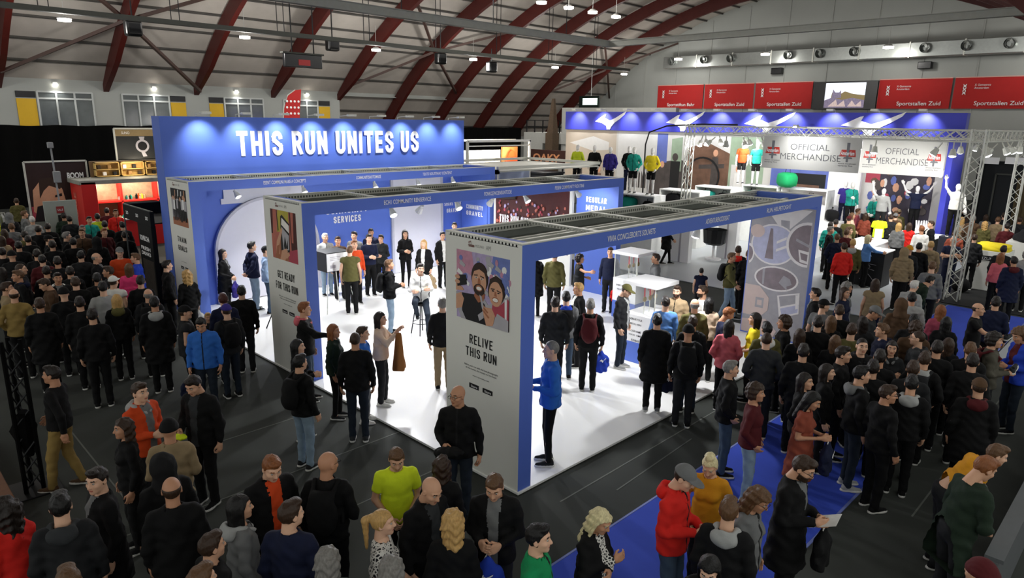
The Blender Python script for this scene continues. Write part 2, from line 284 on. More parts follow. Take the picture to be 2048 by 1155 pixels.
# ceiling lamps
lampm = MB().tube([(0, 0, .05), (0, 0, -.05)], .26, 18).mesh('lamp_disc', [GLOW]); lamph = MB().tube([(0, 0, .17), (0, 0, .051)], [.14, .29], 16).tube([(0, 0, .17), (0, 0, 1.4)], .012, 6).mesh('lamp_housing', [mat('lamp_housing', 'c8c8c4', .5)])
def ceiling_lamp(x, y, z, e, lab, grp, s=1.):
    r = tag(empty('ceiling_lamp', (x, y, z)), lab, 'lamp', grp); r.scale = (s, s, s)
    for n, m_ in (('lamp_disc', lampm), ('lamp_housing', lamph)):
        o = bpy.data.objects.new(n, m_); COL.objects.link(o); o.parent = r
    if e: lamp('POINT', (x, y, z - .36), e, None, (1, .97, .92), .3, name='ceiling_lamp_light')
for x in (.6, 8.75, 16.86, 24.95, 32.8, 41.2, 50.1): ceiling_lamp(x, 36.5, 8.95, LAMP_E, 'round glowing lamp hung below the dark cable tray', 'lamps along the cable tray')
for x in (4, 12, 20, 28.3, 30.5, 32.6, 34.8): ceiling_lamp(x, 26.15, 11., LAMP_E * .8, 'round glowing lamp in the row beneath the roof crown', 'lamps under the roof crown')
for y in (33.7, 25.9, 17.0, 8.5): ceiling_lamp(54, y, 10.3, LAMP_E * .45, 'round glowing lamp hung in front of the steel duct', 'lamps in front of the duct', 1.25)
for x in (8, 20, 32): ceiling_lamp(x, 12.5, 11.5, LAMP_E * .8, 'added unseen glowing lamp hung high over the stands', 'added lamps over the stands')  # added lamp row out of view, extra light from above
wl = MB().ball((0, 0, 0), (.13, .09, .06), 7).mesh('wall_lamp_bulb', [GLOW])
for x in (9.95, 15.0, 19.97, 24.96):
    o = tag(ob('wall_lamp', MB().box((x - .12, YN - .10, 6.52), (x + .12, YN, 6.62)), FRAME), 'small bright floodlight on the wall above a window row', 'lamp', 'floodlights above the windows')
    b = bpy.data.objects.new('bulb', wl); COL.objects.link(b); b.parent = o; b.location = (x, YN - .13, 6.47)
    lamp('SPOT', (x, YN - .35, 6.3), 40, (x, YN - .1, 3), (1, .98, .94), .1, 140, .7, name='wall_lamp_light')
# duct with nozzles on the gable
duct = empty('air_duct', (XE - 1.0, 22, 9.8)); tag(duct, 'long steel air duct with round nozzles along the end wall', 'duct'); bpy.context.view_layer.update()
dm = MB()
for k, y in enumerate(np.arange(9.46, 36.4, 3.38)):
    o = ob('duct_section', MB().cbox((XE - 1.5, y + .01, 9.75), (XE - .45, y + 3.37, 10.75), .04), STEEL, duct); o.matrix_parent_inverse = duct.matrix_world.inverted()
    if 1: dm.box((XE - 1.54, y - .04, 9.72), (XE - .44, y + .04, 10.79))
o = ob('flange', dm, ALU, duct); o.matrix_parent_inverse = duct.matrix_world.inverted()
nzm = MB().tube([(0, 0, 0), (-.28, 0, -.03)], [.30, .34], 14, caps=False).tube([(-.281, 0, -.03), (-.34, .05, -.06)], [.34, .22], 14, caps=False).mesh('nozzle', [STEEL]); nzh = MB().tube([(-.05, .01, -.02), (-.345, .05, -.06)], [.2, .215], 12, caps=False).mesh('nozzle_mouth', [STEEL])
for y in (35.5, 32.3, 29.8, 24.9, 22.4, 19.9, 15.2, 12.7, 10.3):
    n_ = bpy.data.objects.new('nozzle', nzm); COL.objects.link(n_); n_.parent = duct; n_.matrix_parent_inverse = duct.matrix_world.inverted(); n_.location = (XE - 1.5, y, 10.35)
    h_ = bpy.data.objects.new('nozzle_mouth', nzh); COL.objects.link(h_); h_.parent = n_
for y in (26.3, 15.4):
    o = tag(ob('wall_speaker', MB().cbox((XE - .5, y - .45, 9.0), (XE - .05, y + .45, 9.5), .05), SCREENB), 'black wall speaker between the steel duct and the red banners', 'speaker', 'speakers on the end wall')
# red banners and the screen on the gable; positions by their own grid
k_ = (XE - .1) / 30.; zz = lambda z: 5 + (z - 5) * k_
ban = [(19.75, 17.25), (17.18, 14.75), (14.68, 12.16), (9.58, 7.08), (7.0, 4.55)]
bl = ['red banner with white lettering hung farthest from the screen', 'red banner with white lettering, second from the screen towards the roof rib', 'red banner with white lettering joined to the roof-rib side of the screen', 'creased red banner with white lettering on the duct-end side of the screen', 'red banner with white lettering beyond the creased one']
tx = ['Sportstiftun Bahr', 'Sportstallen Zuid', 'Sportstallen Zuid', 'Sportstallen Zuid', 'Sportstallen Zuid']
for i, (ya, yb) in enumerate(ban):
    ya *= k_; yb *= k_; z0, z1 = zz(5.66), zz(6.74); X = XE - .12
    n = 14; V = []; F = []
    for a in range(n + 1):
        for b_ in range(6):
            y = ya + (yb - ya) * a / n; z = z0 + (z1 - z0) * b_ / 5
            V.append((X + .03 * math.sin(a * 1.1 + i) * math.sin(b_ * .9 + a * .3), y, z))
    for a in range(n):
        for b_ in range(5): F.append((a * 6 + b_, (a + 1) * 6 + b_, (a + 1) * 6 + b_ + 1, a * 6 + b_ + 1))
    r = tag(ob('wall_banner', MB().add([(v[0], v[1], v[2]) for v in V], [f[::-1] for f in F]), RED_B, smooth=True), bl[i], 'banner', 'red banners on the end wall')
    lettering(tx[i], PURE, r, (X - .06, ya - (ya - yb) * .24 * (1 if i < 3 else 1.2), z0 + .14), (0, -1, 0), (ya - yb) * .6, .36, name='lettering', bold=.01)
    lettering('xxx', PURE, r, (X - .06, ya - (ya - yb) * .16, z1 - 1.15), (0, 0, 1), .75, .20, vdir=(0, 1, 0), name='city_crosses', bold=.03)
    lettering('X Gemeente\nAmsterdam', PURE, r, (X - .06, ya - (ya - yb) * .26, z1 - .75), (0, -1, 0), .95, .34, name='small_lettering')
    bm_ = MB().bar((X, ya, z1 + .03), (X, yb, z1 + .03), .06); ob('rail', bm_, mat('banner_rail', 'd9a79a', .6), r)
ya, yb = 12.1 * k_, 9.6 * k_; z0, z1 = zz(5.63), zz(6.73); X = XE - .25
scr = tag(ob('wall_screen', MB().cbox((X, yb, z0), (X + .2, ya, z1), .02), SCREENB), 'large black video screen showing a bright crowd picture', 'screen')
SKYP = mat('screen_sky', 'dfe3ea', .4, emit='dfe6f2', estr=.9); CRWD = mat('screen_crowd', '8a7f95', .4, var=.7, scale=9, emit='6f6580', estr=.55); CR2 = mat('screen_crowd_light', 'c9b8b0', .4, var=.6, scale=12, emit='c0aaa8', estr=.6); HILL = mat('screen_hill', '8d7c55', .4, emit='7a6a45', estr=.5)
u0, u1 = ya - .95, yb + .85
def scp(a, b): return (u0 + (u1 - u0) * a, z0 + .12 + (z1 - z0 - .24) * b)
flat([([scp(0, 0), scp(1, 0), scp(1, 1), scp(0, 1)], 0), ([scp(.15, .3), scp(.18, .62), scp(.3, .6), scp(.34, .5), scp(.5, .66), scp(.72, .55), scp(1, .5), scp(1, .2), scp(0, .2)], 3), ([scp(.18, .4), scp(.2, .75), scp(.26, .62), scp(.36, .62), scp(.4, .72), scp(.42, .4)], 1), ([scp(0, 0), scp(0, .3), scp(.2, .42), scp(.45, .32), scp(.7, .4), scp(1, .3), scp(1, 0)], 1), ([scp(.1, .05), scp(.3, .34), scp(.35, .1), scp(.5, .3), scp(.55, .05)], 2), ([scp(.6, .05), scp(.7, .3), scp(.8, .1), scp(.92, .28), scp(.95, .05)], 2)], 'x', X, -1, [SKYP, CRWD, CR2, HILL], 'picture', scr)
# black drape along the north wall, scoreboard, hanging cameras, exit sign, feather flag
dr = MB(); pts = []
for i in range(260):
    x = -6 + i * .2; pts.append((x, 44.55 + .10 * math.sin(i * 1.3) + .04 * math.sin(i * 3.1)))
V = []; F = []
for i, (x, y) in enumerate(pts): V += [(x, y, .02), (x, y, 4.33 + .03 * math.sin(i * .5))]
for i in range(len(pts) - 1): F.append((2 * i, 2 * i + 2, 2 * i + 3, 2 * i + 1))
dr.add(V, F); drp = tag(ob('black_drape', dr, BLACKC, smooth=True), 'long black drape hung below the windows and red ribs', 'drape')
V = []; F = []
for i in range(40): x = 44.8 + .06 * i * 1.4; t = i / 39.; V += [(x, 44.5 + .05 * math.sin(i * 1.3), .02), (x, 44.5 + .05 * math.sin(i * 1.3), 4.33 - 1.3 * t ** 1.6)]
for i in range(39): F.append((2 * i, 2 * i + 2, 2 * i + 3, 2 * i + 1))
sb = empty('scoreboard', (19.8, 36, 7.7)); tag(sb, 'black hanging scoreboard with red digits under the ribs', 'scoreboard'); bpy.context.view_layer.update()
def under(par, o): bpy.context.view_layer.update(); o.parent = par; o.matrix_parent_inverse = par.matrix_world.inverted(); return o
under(sb, ob('case', MB().cbox((18.7, 35.9, 7.6), (20.95, 36.15, 8.3), .03), SCREENB)); under(sb, ob('digit_panel', MB().box((19.5, 35.88, 7.72), (20.2, 35.905, 8.02)), mat('digits', '7a1d1d', .5, emit='c02020', estr=.15)))
under(sb, ob('hanger_rod', MB().bar((19.2, 36, 8.3), (19.2, 36, 11.9), .05).bar((20.5, 36, 8.3), (20.5, 36, 11.9), .05), DARKMET)); under(sb, ob('frame_top', MB().box((18.6, 35.85, 8.3), (21.05, 36.2, 8.38)), TRAY2))
for (x, z, lab) in [(11.3, 8.8, 'black hanging loudspeaker on the rib beside the yellow-doored windows'), (21.6, 8.95, 'black hanging loudspeaker just above the scoreboard'), (29.4, 8.75, 'small black loudspeaker hung where the braces cross'), (33.9, 8.5, 'boxy black loudspeaker hung under the cable tray')]:
    c_ = tag(ob('hanging_speaker', MB().cbox((x - .35, 35.6, z - .35), (x + .35, 36.1, z + .35), .1), SCREENB), lab, 'speaker', 'speakers hung under the roof'); ob('bracket', MB().bar((x, 35.85, z + .3), (x, 35.85, z + 1.2 if x != 21.6 else z + 2.4), .05).box((x - .25, 35.58, z - .2), (x + .25, 35.6, z + .2)), DARKMET, c_)
ex = tag(ob('exit_sign', MB().cbox((49.9, 38.9, 6.1), (50.05, 41.2, 7.2), .03), mat('sign_back', '12201a', .6)), 'dark sign with pale green-white screen hung before the end rib', 'sign'); ob('sign_face', MB().box((49.88, 39.1, 6.42), (49.9, 40.75, 7.0)), mat('sign_glow', 'dff2e6', .4, emit='d8f5e4', estr=1.2), ex); ob('hanger_rod', MB().bar((50, 39.9, 7.2), (50, 39.9, 10.5), .03), FRAME, ex)
fg = empty('feather_flag', (20.6, 40, 4)); tag(fg, 'red feather flag with white dots and letters before the window wall', 'flag'); bpy.context.view_layer.update()
under(fg, ob('flag_cloth', MB().prism([(20.5, 3.6), (21.55, 3.6), (21.62, 5.2), (21.8, 6.62), (21.35, 6.55), (20.9, 6.2), (20.6, 5.4)], 'y', 40, 40.03), RED_B)); under(fg, ob('pole', MB().tube([(20.48, 40.02, 0), (20.48, 40.02, 4.5), (20.6, 40.02, 5.6), (20.9, 40.02, 6.25), (21.4, 40.02, 6.58)], .03), ALU))
dots = MB()
for r_ in range(6):
    for c_ in range(4): dots.prism(circ(20.72 + c_ * .25 + r_ * .02, 4.1 + r_ * .36, .07, n=10), 'y', 39.985, 40.0)
under(fg, ob('dots', dots, PURE)); lettering('run', PURE, fg, (20.8, 39.98, 3.7), (1, 0, 0), .5, .3)
# ------------------------------------------------------------------ people: signed-distance bodies
def v3(*a): return np.array(a, float)
def cap(P, a, b, ra, rb):
    a = np.asarray(a, float); b = np.asarray(b, float); ab = b - a
    t = np.clip(((P - a) @ ab) / max(ab @ ab, 1e-9), 0, 1)
    q = P - a - t[..., None] * ab
    return np.sqrt((q * q).sum(-1)) - (ra + (rb - ra) * t)
def ell(P, c, r):
    q = P - np.asarray(c, float); r = np.asarray(r, float)
    k0 = np.sqrt(((q / r) ** 2).sum(-1)); k1 = np.sqrt(((q / (r * r)) ** 2).sum(-1)) + 1e-9
    return k0 * (k0 - 1) / k1
def smin(a, b, k):
    h = np.clip(.5 + .5 * (b - a) / k, 0, 1)
    return b + (a - b) * h - k * h * (1 - h)
def smax(a, b, k): return -smin(-a, -b, k)
def rot(ax, ang):
    c, s = math.cos(ang), math.sin(ang)
    return np.array({'x': [[1, 0, 0], [0, c, -s], [0, s, c]], 'y': [[c, 0, s], [0, 1, 0], [-s, 0, c]], 'z': [[c, -s, 0], [s, c, 0], [0, 0, 1]]}[ax])
def surfnet(f, lo, hi, h):
    lo = np.asarray(lo, float); hi = np.asarray(hi, float)
    n = np.maximum(np.ceil((hi - lo) / h).astype(int) + 1, 3)
    g = np.stack(np.meshgrid(*[lo[i] + h * np.arange(n[i]) for i in range(3)], indexing='ij'), -1)
    v = f(g).astype(np.float32); s = v < 0
    acc = np.zeros(tuple(n - 1) + (3,), np.float32); cnt = np.zeros(tuple(n - 1), np.float32)
    for ax in range(3):
        o1, o2 = [a for a in range(3) if a != ax]
        sl = [slice(None)] * 3; sl[ax] = slice(0, -1); a = v[tuple(sl)]
        sl[ax] = slice(1, None); b = v[tuple(sl)]
        cr = (a < 0) != (b < 0)
        t = np.where(cr, a / np.where(cr, a - b, 1), 0)
        for d1 in (0, 1):
            for d2 in (0, 1):
                ss = [slice(None)] * 3; ss[o1] = slice(d1, n[o1] - 1 + d1); ss[o2] = slice(d2, n[o2] - 1 + d2)
                c = cr[tuple(ss)]; tt = t[tuple(ss)]
                acc[..., ax] += np.where(c, tt, 0); acc[..., o1] += np.where(c, d1, 0); acc[..., o2] += np.where(c, d2, 0); cnt += c
    m = cnt > 0
    idx = -np.ones(m.shape, np.int64); idx[m] = np.arange(m.sum())
    V = lo + h * (np.stack(np.nonzero(m), -1) + acc[m] / cnt[m][:, None])
    Q = []
    for ax in range(3):
        o1, o2 = (ax + 1) % 3, (ax + 2) % 3
        sl = [slice(None)] * 3; sl[ax] = slice(0, -1); a = s[tuple(sl)]
        sl[ax] = slice(1, None); b = s[tuple(sl)]
        e = np.argwhere(a != b); e = e[(e[:, o1] > 0) & (e[:, o2] > 0) & (e[:, o1] < n[o1] - 1) & (e[:, o2] < n[o2] - 1)]
        ins = a[tuple(e.T)]
        def at(d1, d2):
            k = e.copy(); k[:, o1] -= d1; k[:, o2] -= d2
            return idx[tuple(k.T)]
        q = np.stack([at(1, 1), at(0, 1), at(0, 0), at(1, 0)], -1)
        q[~ins] = q[~ins][:, ::-1]
        Q.append(q)
    return V, np.concatenate(Q)
def np_mesh(name, V, F, mi=None, smooth=True):
    me = bpy.data.meshes.new(name)
    F = np.asarray(F); k = F.shape[1]
    me.vertices.add(len(V)); me.vertices.foreach_set('co', np.asarray(V, np.float32).ravel())
    me.loops.add(F.size); me.loops.foreach_set('vertex_index', F.astype(np.int32).ravel())
    me.polygons.add(len(F)); me.polygons.foreach_set('loop_start', np.arange(0, F.size, k, dtype=np.int32))
    try: me.polygons.foreach_set('loop_total', np.full(len(F), k, np.int32))
    except Exception: pass
    if mi is not None: me.polygons.foreach_set('material_index', np.asarray(mi, np.int32))
    me.polygons.foreach_set('use_smooth', np.full(len(F), smooth))
    me.update(calc_edges=True); me.validate()
    return me
def join(parts):
    V = []; F = []; M = []; o = 0
    for v, f, m in parts:
        V.append(v); F.append(np.asarray(f) + o); o += len(v)
        M.append(np.full(len(f), m) if np.isscalar(m) else np.asarray(m))
    return np.concatenate(V), np.concatenate(F), np.concatenate(M)

# ---- head, in its own frame: origin at the skull's middle, +y is where the face looks
def head_sdf(P, sex):
    k = 1.0 if sex == 'M' else .95
    d = ell(P, (0, -.012, .022), (.076 * k, .097, .098))
    d = smin(d, ell(P, (0, .03, -.052), (.058 * k, .062, .066)), .035)
    d = smin(d, ell(P, (0, .068, -.094), (.026 * k, .022, .020)), .02)
    for s in (-1, 1):
        d = smin(d, ell(P, (s * .042 * k, .055, -.022), (.024, .026, .022)), .02)
        d = smin(d, cap(P, (s * .012, .083, .034), (s * .048, .068, .036), .011, .009), .012)
        d = smax(d, -ell(P, (s * .031, .098, .012), (.016, .018, .008)), .008)
        e = ell(P, (s * .078 * k, -.010, -.005), (.010, .021, .032))
        e = smax(e, -ell(P, (s * .090 * k, -.004, -.002), (.010, .012, .018)), .006)
        d = smin(d, e, .008)
    d = smin(d, cap(P, (0, .083, .020), (0, .106, -.026), .008, .0135), .010)
    for s in (-1, 1): d = smin(d, ell(P, (s * .012, .094, -.030), (.008, .011, .008)), .006)
    d = smin(d, ell(P, (0, .084, -.060), (.024, .012, .0075)), .006)
    d = smax(d, -ell(P, (0, .099, -.0605), (.021, .010, .0016)), .003)
    d = smin(d, cap(P, (0, -.022, -.06), (0, -.035, -.20), .056 * k, .062 * k), .02)
    return d
_hc = {}
def head_mesh(sex):
    if sex in _hc: return _hc[sex]
    V, F = surfnet(lambda P: head_sdf(P, sex), (-.115, -.135, -.21), (.115, .135, .145), .0085)
    c = V[F].mean(1)
    M = np.zeros(len(F), int)
    M[(abs(c[:, 0]) < .024) & (c[:, 1] > .074) & (abs(c[:, 2] + .060) < .0095)] = 3
    M[(abs(c[:, 0]) > .013) & (abs(c[:, 0]) < .050) & (c[:, 1] > .068) & (abs(c[:, 2] - .036) < .0065)] = 4
    parts = [(V, F, M)]
    for s in (-1, 1):
        v, f = uvball((s * .031, .0745, .011), .0115, 6); parts.append((v, f, 1))
        v, f = uvball((s * .0322, .0810, .0105), .0060, 5); parts.append((v, f, 2))
    _hc[sex] = join(parts)
    return _hc[sex]
def dummy_head():
    if 'D' not in _hc:
        f = lambda P: smin(smin(ell(P, (0, -.008, .02), (.074, .093, .1)), ell(P, (0, .028, -.055), (.052, .06, .068)), .04), cap(P, (0, -.022, -.06), (0, -.035, -.2), .05, .055), .02)
        V, F = surfnet(f, (-.1, -.13, -.21), (.1, .12, .14), .012)
        _hc['D'] = (V, F, np.zeros(len(F), int))
    return _hc['D']
def hand_mesh(curl):
    k = ('h', curl)
    if k in _hc: return _hc[k]
    segs = []
    for i, (x, L) in enumerate(((-.031, .062), (-.011, .078), (.011, .084), (.032, .074))):
        p = v3(x, -.002, .088); a = .15 + curl * .35
        dx = (x) * .9
        for j, fr in enumerate((.45, .32, .23)):
            q = p + L * fr * v3(dx, -math.sin(a), math.cos(a)); segs.append((p, q, .0092 - j * .0008, .0086 - j * .0010)); p = q; a += .12 + curl * .75
    p = v3(.030, -.006, .022); q = v3(.056, -.020, .055); r = v3(.060 - curl * .012, -.030 - curl * .012, .088); segs += [(p, q, .014, .0115), (q, r, .0108, .0088)]
    def f(P):
        d = ell(P, (0, 0, .05), (.042, .0165, .056))
        d = smin(d, cap(P, (-.026, 0, .02), (-.030, 0, .085), .0125, .011), .02)
        d = smin(d, cap(P, (.024, 0, .02), (.030, 0, .085), .0125, .011), .02)
        d = smin(d, cap(P, (0, 0, -.06), (0, 0, .02), .026, .027), .02)
        for a, b, r0, r1 in segs: d = smin(d, cap(P, a, b, r0, r1), .006)
        return d
    V, F = surfnet(f, (-.07, -.12, -.07), (.09, .035, .20), .0068)
    _hc[k] = (V, F); return _hc[k]

# ---- hair and headwear in the head's frame
def hair_mesh(style):
    k = ('hair', style)
    if k in _hc: return _hc[k]
    rng = np.random.RandomState(len(style) * 7 + ord(style[0]))
    ph = rng.rand(6) * 6
    def nz(P, a, fq): return a * (np.sin(P[..., 0] * fq + ph[0]) * np.sin(P[..., 1] * fq * 1.1 + ph[1]) + .6 * np.sin(P[..., 2] * fq * 1.3 + ph[2] + 2 * np.sin(P[..., 0] * fq * .7)))
    def face_cut(P, d, line=.060, y0=.052):
        # keep the face free below the hairline
        yy = P[..., 1]; z = P[..., 2]
        cut = np.maximum(z - (line + .25 * (abs(P[..., 0]) * 0 + np.maximum(0, .06 - yy) * -3.2)), y0 - yy - .0)
        c = np.minimum(line - z, yy - (.012 + np.maximum(0, z) * .6))
        return smax(d, c, .008)
    h = .0105; lo = (-.14, -.17, -.16); hi = (.14, .15, .175)
    def cap_sdf(P, g=.0): return ell(P, (0, -.014, .026), (.083 + g, .104 + g, .106 + g))
    if style == 'short':
        def f(P):
            d = cap_sdf(P) + nz(P, .0035, 90)
            d = smin(d, ell(P, (0, .045, .105), (.06, .045, .028)), .02)
            d = face_cut(P, d); return smax(d, -.075 + .5 * (-.02 - P[..., 1]) * 0 - P[..., 2], .01)
    elif style == 'buzz':
        def f(P):
            d = cap_sdf(P, -.0045); d = face_cut(P, d, .072); return smax(d, -.060 - P[..., 2], .01)
    elif style == 'fringe':          # bald on top
        def f(P):
            d = cap_sdf(P, -.003); d = face_cut(P, d, .06)
            d = smax(d, P[..., 2] - .042, .01); return smax(d, -.075 - P[..., 2], .01)
    elif style == 'curly':
        def f(P):
            d = cap_sdf(P, .022) + nz(P, .009, 70); d = smin(d, ell(P, (0, -.05, -.02), (.10, .075, .085)) + nz(P, .008, 75), .03)
            return face_cut(P, d, .065, .04)
    elif style in ('long', 'wavy', 'bob', 'mane'):
        L = {'long': -.30, 'wavy': -.32, 'bob': -.15, 'mane': -.24}[style]; lo = (-.15, -.19, L - .05)
        w = .012 if style in ('wavy', 'mane') else 0
        g = .018 if style == 'mane' else .004
        def f(P):
            d = cap_sdf(P, g) + nz(P, .003 + w * .5, 60)
            b = cap(P * v3(1, 1.25, 1), (0, -.065, 0), (0, -.075, L), .088 + g, .062 + g) + nz(P, .003 + w, 55)
            for s in (-1, 1): b = smin(b, cap(P, (s * .074, .0, .02), (s * .078, -.01, max(L, -.2)), .026, .024) + nz(P, .002 + w * .6, 60), .02)
            return face_cut(P, smin(d, b, .02), .066)
    elif style == 'pony':
        lo = (-.11, -.24, -.30)
        def f(P):
            d = cap_sdf(P) + nz(P, .002, 80); d = face_cut(P, d, .066); d = smax(d, -.07 - P[..., 2], .01)
            t = smin(cap(P, (0, -.105, .06), (0, -.165, .02), .03, .036), cap(P, (0, -.165, .02), (0, -.16, -.26), .036, .014), .02) + nz(P, .003, 70)
            return smin(d, t, .015)
    elif style == 'bun':
        hi = (.14, .15, .21)
        def f(P):
            d = cap_sdf(P) + nz(P, .002, 80); d = face_cut(P, d, .066); d = smax(d, -.07 - P[..., 2], .01)
            return smin(d, ell(P, (0, -.02, .135), (.055, .06, .042)) + nz(P, .003, 90), .012)
    elif style == 'cap':
        hi = (.14, .22, .175)
        def f(P):
            d = smax(cap_sdf(P, .008), .030 - P[..., 2], .006)
            br = smax(ell(P, (0, .09, .040), (.075, .10, .010)), .03 - P[..., 1], .01)
            return smin(d, br, .008)
    elif style == 'beanie':
        def f(P):
            d = smax(cap_sdf(P, .012) + .0015 * np.sin(P[..., 0] * 260), .018 - P[..., 2], .006)
            return smin(d, smax(cap_sdf(P, .018), abs(P[..., 2] - .038) - .022, .006), .006)
    elif style == 'hood':
        lo = (-.16, -.2, -.22); hi = (.16, .14, .2)
        def f(P):
            d = ell(P, (0, -.03, .01), (.118, .135, .145)); d = smin(d, cap(P, (0, -.05, -.08), (0, -.05, -.18), .10, .13), .04) + nz(P, .004, 45)
            return smax(d, -ell(P, (0, .075, -.015), (.082, .11, .115)), .015)
    elif style == 'beard':
        lo = (-.1, -.03, -.14); hi = (.1, .14, .01)
        def f(P):
            d = head_sdf(P, 'M') - .0065 + nz(P, .002, 120)
            d = smax(d, P[..., 2] + .034 + .35 * abs(P[..., 0]) * 0, .006); d = smax(d, -.115 - P[..., 2], .01); d = smax(d, .0 - P[..., 1], .01)
            return smax(d, -ell(P, (0, .095, -.058), (.026, .03, .012)), .005)
        h = .0085
    V, F = surfnet(f, lo, hi, h)
    _hc[k] = (V, F); return _hc[k]

# ---- body poses. upper-body points are given upright and are tipped forward by 'lean' about the hips
POSE = {
 # name: (right elbow, right wrist, left elbow, left wrist, thumbs, curl, lean, right ankle, left ankle, knees)
 'down':   dict(re=(.25, -.03, 1.13), rw=(.25, .06, .89), le=(-.25, -.03, 1.13), lw=(-.25, .05, .89)),
 'walk':   dict(re=(.25, .06, 1.15), rw=(.24, .22, .97), le=(-.25, -.13, 1.15), lw=(-.25, -.14, .90), ra=(.09, -.15, .09), la=(-.09, .17, .08), rk=(.09, .0, .49), lk=(-.09, .12, .50)),
 'hold':   dict(re=(.24, -.02, 1.13), rw=(.09, .26, 1.16), le=(-.24, -.02, 1.13), lw=(-.08, .25, 1.14), th='u', cu=1.0),
 'low':    dict(re=(.25, -.02, 1.13), rw=(.10, .21, 1.00), le=(-.25, -.02, 1.13), lw=(-.10, .21, 1.00), th='u', cu=.8),
 'pocket': dict(re=(.29, -.07, 1.15), rw=(.19, .07, .96), le=(-.29, -.07, 1.15), lw=(-.19, .07, .96)),
 'cross':  dict(re=(.25, .05, 1.16), rw=(-.08, .20, 1.22), le=(-.25, .05, 1.16), lw=(.08, .225, 1.18), th='u', cu=.6),
 'photo':  dict(re=(.22, .16, 1.22), rw=(.07, .32, 1.44), le=(-.22, .16, 1.22), lw=(-.07, .32, 1.43), th='b', cu=.9),
 'carry':  dict(re=(.27, -.03, 1.13), rw=(.14, .22, 1.08), le=(-.26, -.02, 1.13), lw=(-.27, .03, .88), th='m', cu=1.2),
 'reach':  dict(re=(.24, .20, 1.26), rw=(.20, .44, 1.22), le=(-.25, -.03, 1.13), lw=(-.25, .06, .89), th='m', cu=.5),
 'point':  dict(re=(.40, .16, 1.36), rw=(.60, .30, 1.40), le=(-.24, .0, 1.13), lw=(-.08, .22, 1.12), th='u', cu=.5),
 'behind': dict(re=(.27, -.10, 1.15), rw=(.05, -.19, .99), le=(-.27, -.10, 1.15), lw=(-.05, -.19, .97), cu=.8),
 'bend':   dict(re=(.24, .10, 1.16), rw=(.17, .26, .98), le=(-.24, .10, 1.16), lw=(-.14, .28, 1.0), th='u', cu=.9, lean=.62),
 'bow':    dict(re=(.26, .05, 1.13), rw=(.12, .24, 1.06), le=(-.26, .05, 1.13), lw=(-.10, .25, 1.04), th='u', cu=.9, lean=.24),
 'vee':    dict(re=(.40, .02, 1.58), rw=(.52, .06, 1.82), le=(-.40, .02, 1.58), lw=(-.52, .06, 1.82), th='b', cu=.2),
 'one_up': dict(re=(.36, .02, 1.62), rw=(.40, .04, 1.88), le=(-.26, .02, 1.14), lw=(-.30, .08, .92), th='b', cu=.2),
 'sit':    dict(re=(.25, .06, 1.15), rw=(-.07, .22, 1.19), le=(-.25, .06, 1.15), lw=(.08, .24, 1.15), th='u', cu=.6, rk=(.17, .42, .93), ra=(.10, .26, .58), lk=(-.13, .36, .62), la=(-.14, .46, .16)),
 'dummy':  dict(re=(.27, -.05, 1.14), rw=(.24, .08, .93), le=(-.27, -.05, 1.14), lw=(-.24, .08, .93)),
}
STY = {'legs': dict(ra=(.10, .0, .08), la=(-.10, .02, .08), rk=(.095, .03, .50), lk=(-.095, .035, .50))}
def pose_of(name, sex):
    p = dict(STY['legs']); p.update(dict(th='f', cu=.45, lean=0.)); p.update(POSE[name])
    L = p['lean']; R = rot('x', -L); piv = v3(0, 0, .95)
    sw = .170 if sex == 'M' else .148
    tip = lambda q: R @ (v3(*q) - piv) + piv
    o = dict(p); o['R'] = R; o['piv'] = piv
    for s, pre in ((1, 'r'), (-1, 'l')):
        o[pre + 's'] = tip((s * sw, -.005, 1.405)); sc = .95 if sex == 'M' else .86
        for j in ('e', 'w'):
            q = p[pre + j]; o[pre + j] = tip((q[0] * sc, q[1], q[2]))
        o[pre + 'h'] = v3(s * .088, 0, .93); o[pre + 'k'] = v3(*p[pre + 'k']); o[pre + 'a'] = v3(*p[pre + 'a'])
    o['neck'] = tip((0, -.012, 1.47)); o['headc'] = tip((0, .014, 1.640))
    return o
def torso_local(P, o): return (P - o['piv']) @ o['R'] + o['piv']
def torso(T, sex, g):
    if sex == 'M':
        d = smin(ell(T, (0, 0, .96), (.155 + g, .114 + g, .15 + g)), ell(T, (0, .0, 1.12), (.138 + g, .102 + g, .20 + g)), .05)
        d = smin(d, ell(T, (0, .004, 1.305), (.165 + g, .114 + g, .18 + g)), .06)
        w = .150
    else:
        d = smin(ell(T, (0, -.005, .95), (.168 + g, .122 + g, .15 + g)), ell(T, (0, .0, 1.12), (.128 + g, .095 + g, .20 + g)), .05)
        d = smin(d, ell(T, (0, .0, 1.30), (.152 + g, .102 + g, .18 + g)), .06)
        for s in (-1, 1): d = smin(d, ell(T, (s * .068, .085, 1.275), (.058 + g * .6, .05 + g * .6, .058 + g * .6)), .04)
        w = .128
    d = smin(d, cap(T, (-w, -.008, 1.395), (0, -.008, 1.42), .048 + g, .05 + g), .05); d = smin(d, cap(T, (w, -.008, 1.395), (0, -.008, 1.42), .048 + g, .05 + g), .05)
    return smin(d, cap(T, (0, -.012, 1.42), (0, -.012, 1.50), .075 + g * .5, .058 + g * .3), .04)
def wr(P, a=.0045):
    x, y, z = P[..., 0], P[..., 1], P[..., 2]
    return a * (np.sin(z * 46 + 3 * np.sin(x * 13) + y * 17) * np.sin(x * 21 + z * 9 + 1.3) + .7 * np.sin(z * 27 - x * 31 + 2 * np.sin(y * 19)))
BOX = lambda o, extra=0: (np.min([o[k] for k in ('rs', 'ls', 're', 'le', 'rw', 'lw')] + [o['headc']], 0) - .2 - extra, np.max([o[k] for k in ('rs', 'ls', 're', 'le', 'rw', 'lw')] + [o['headc']], 0) + .14 + extra)
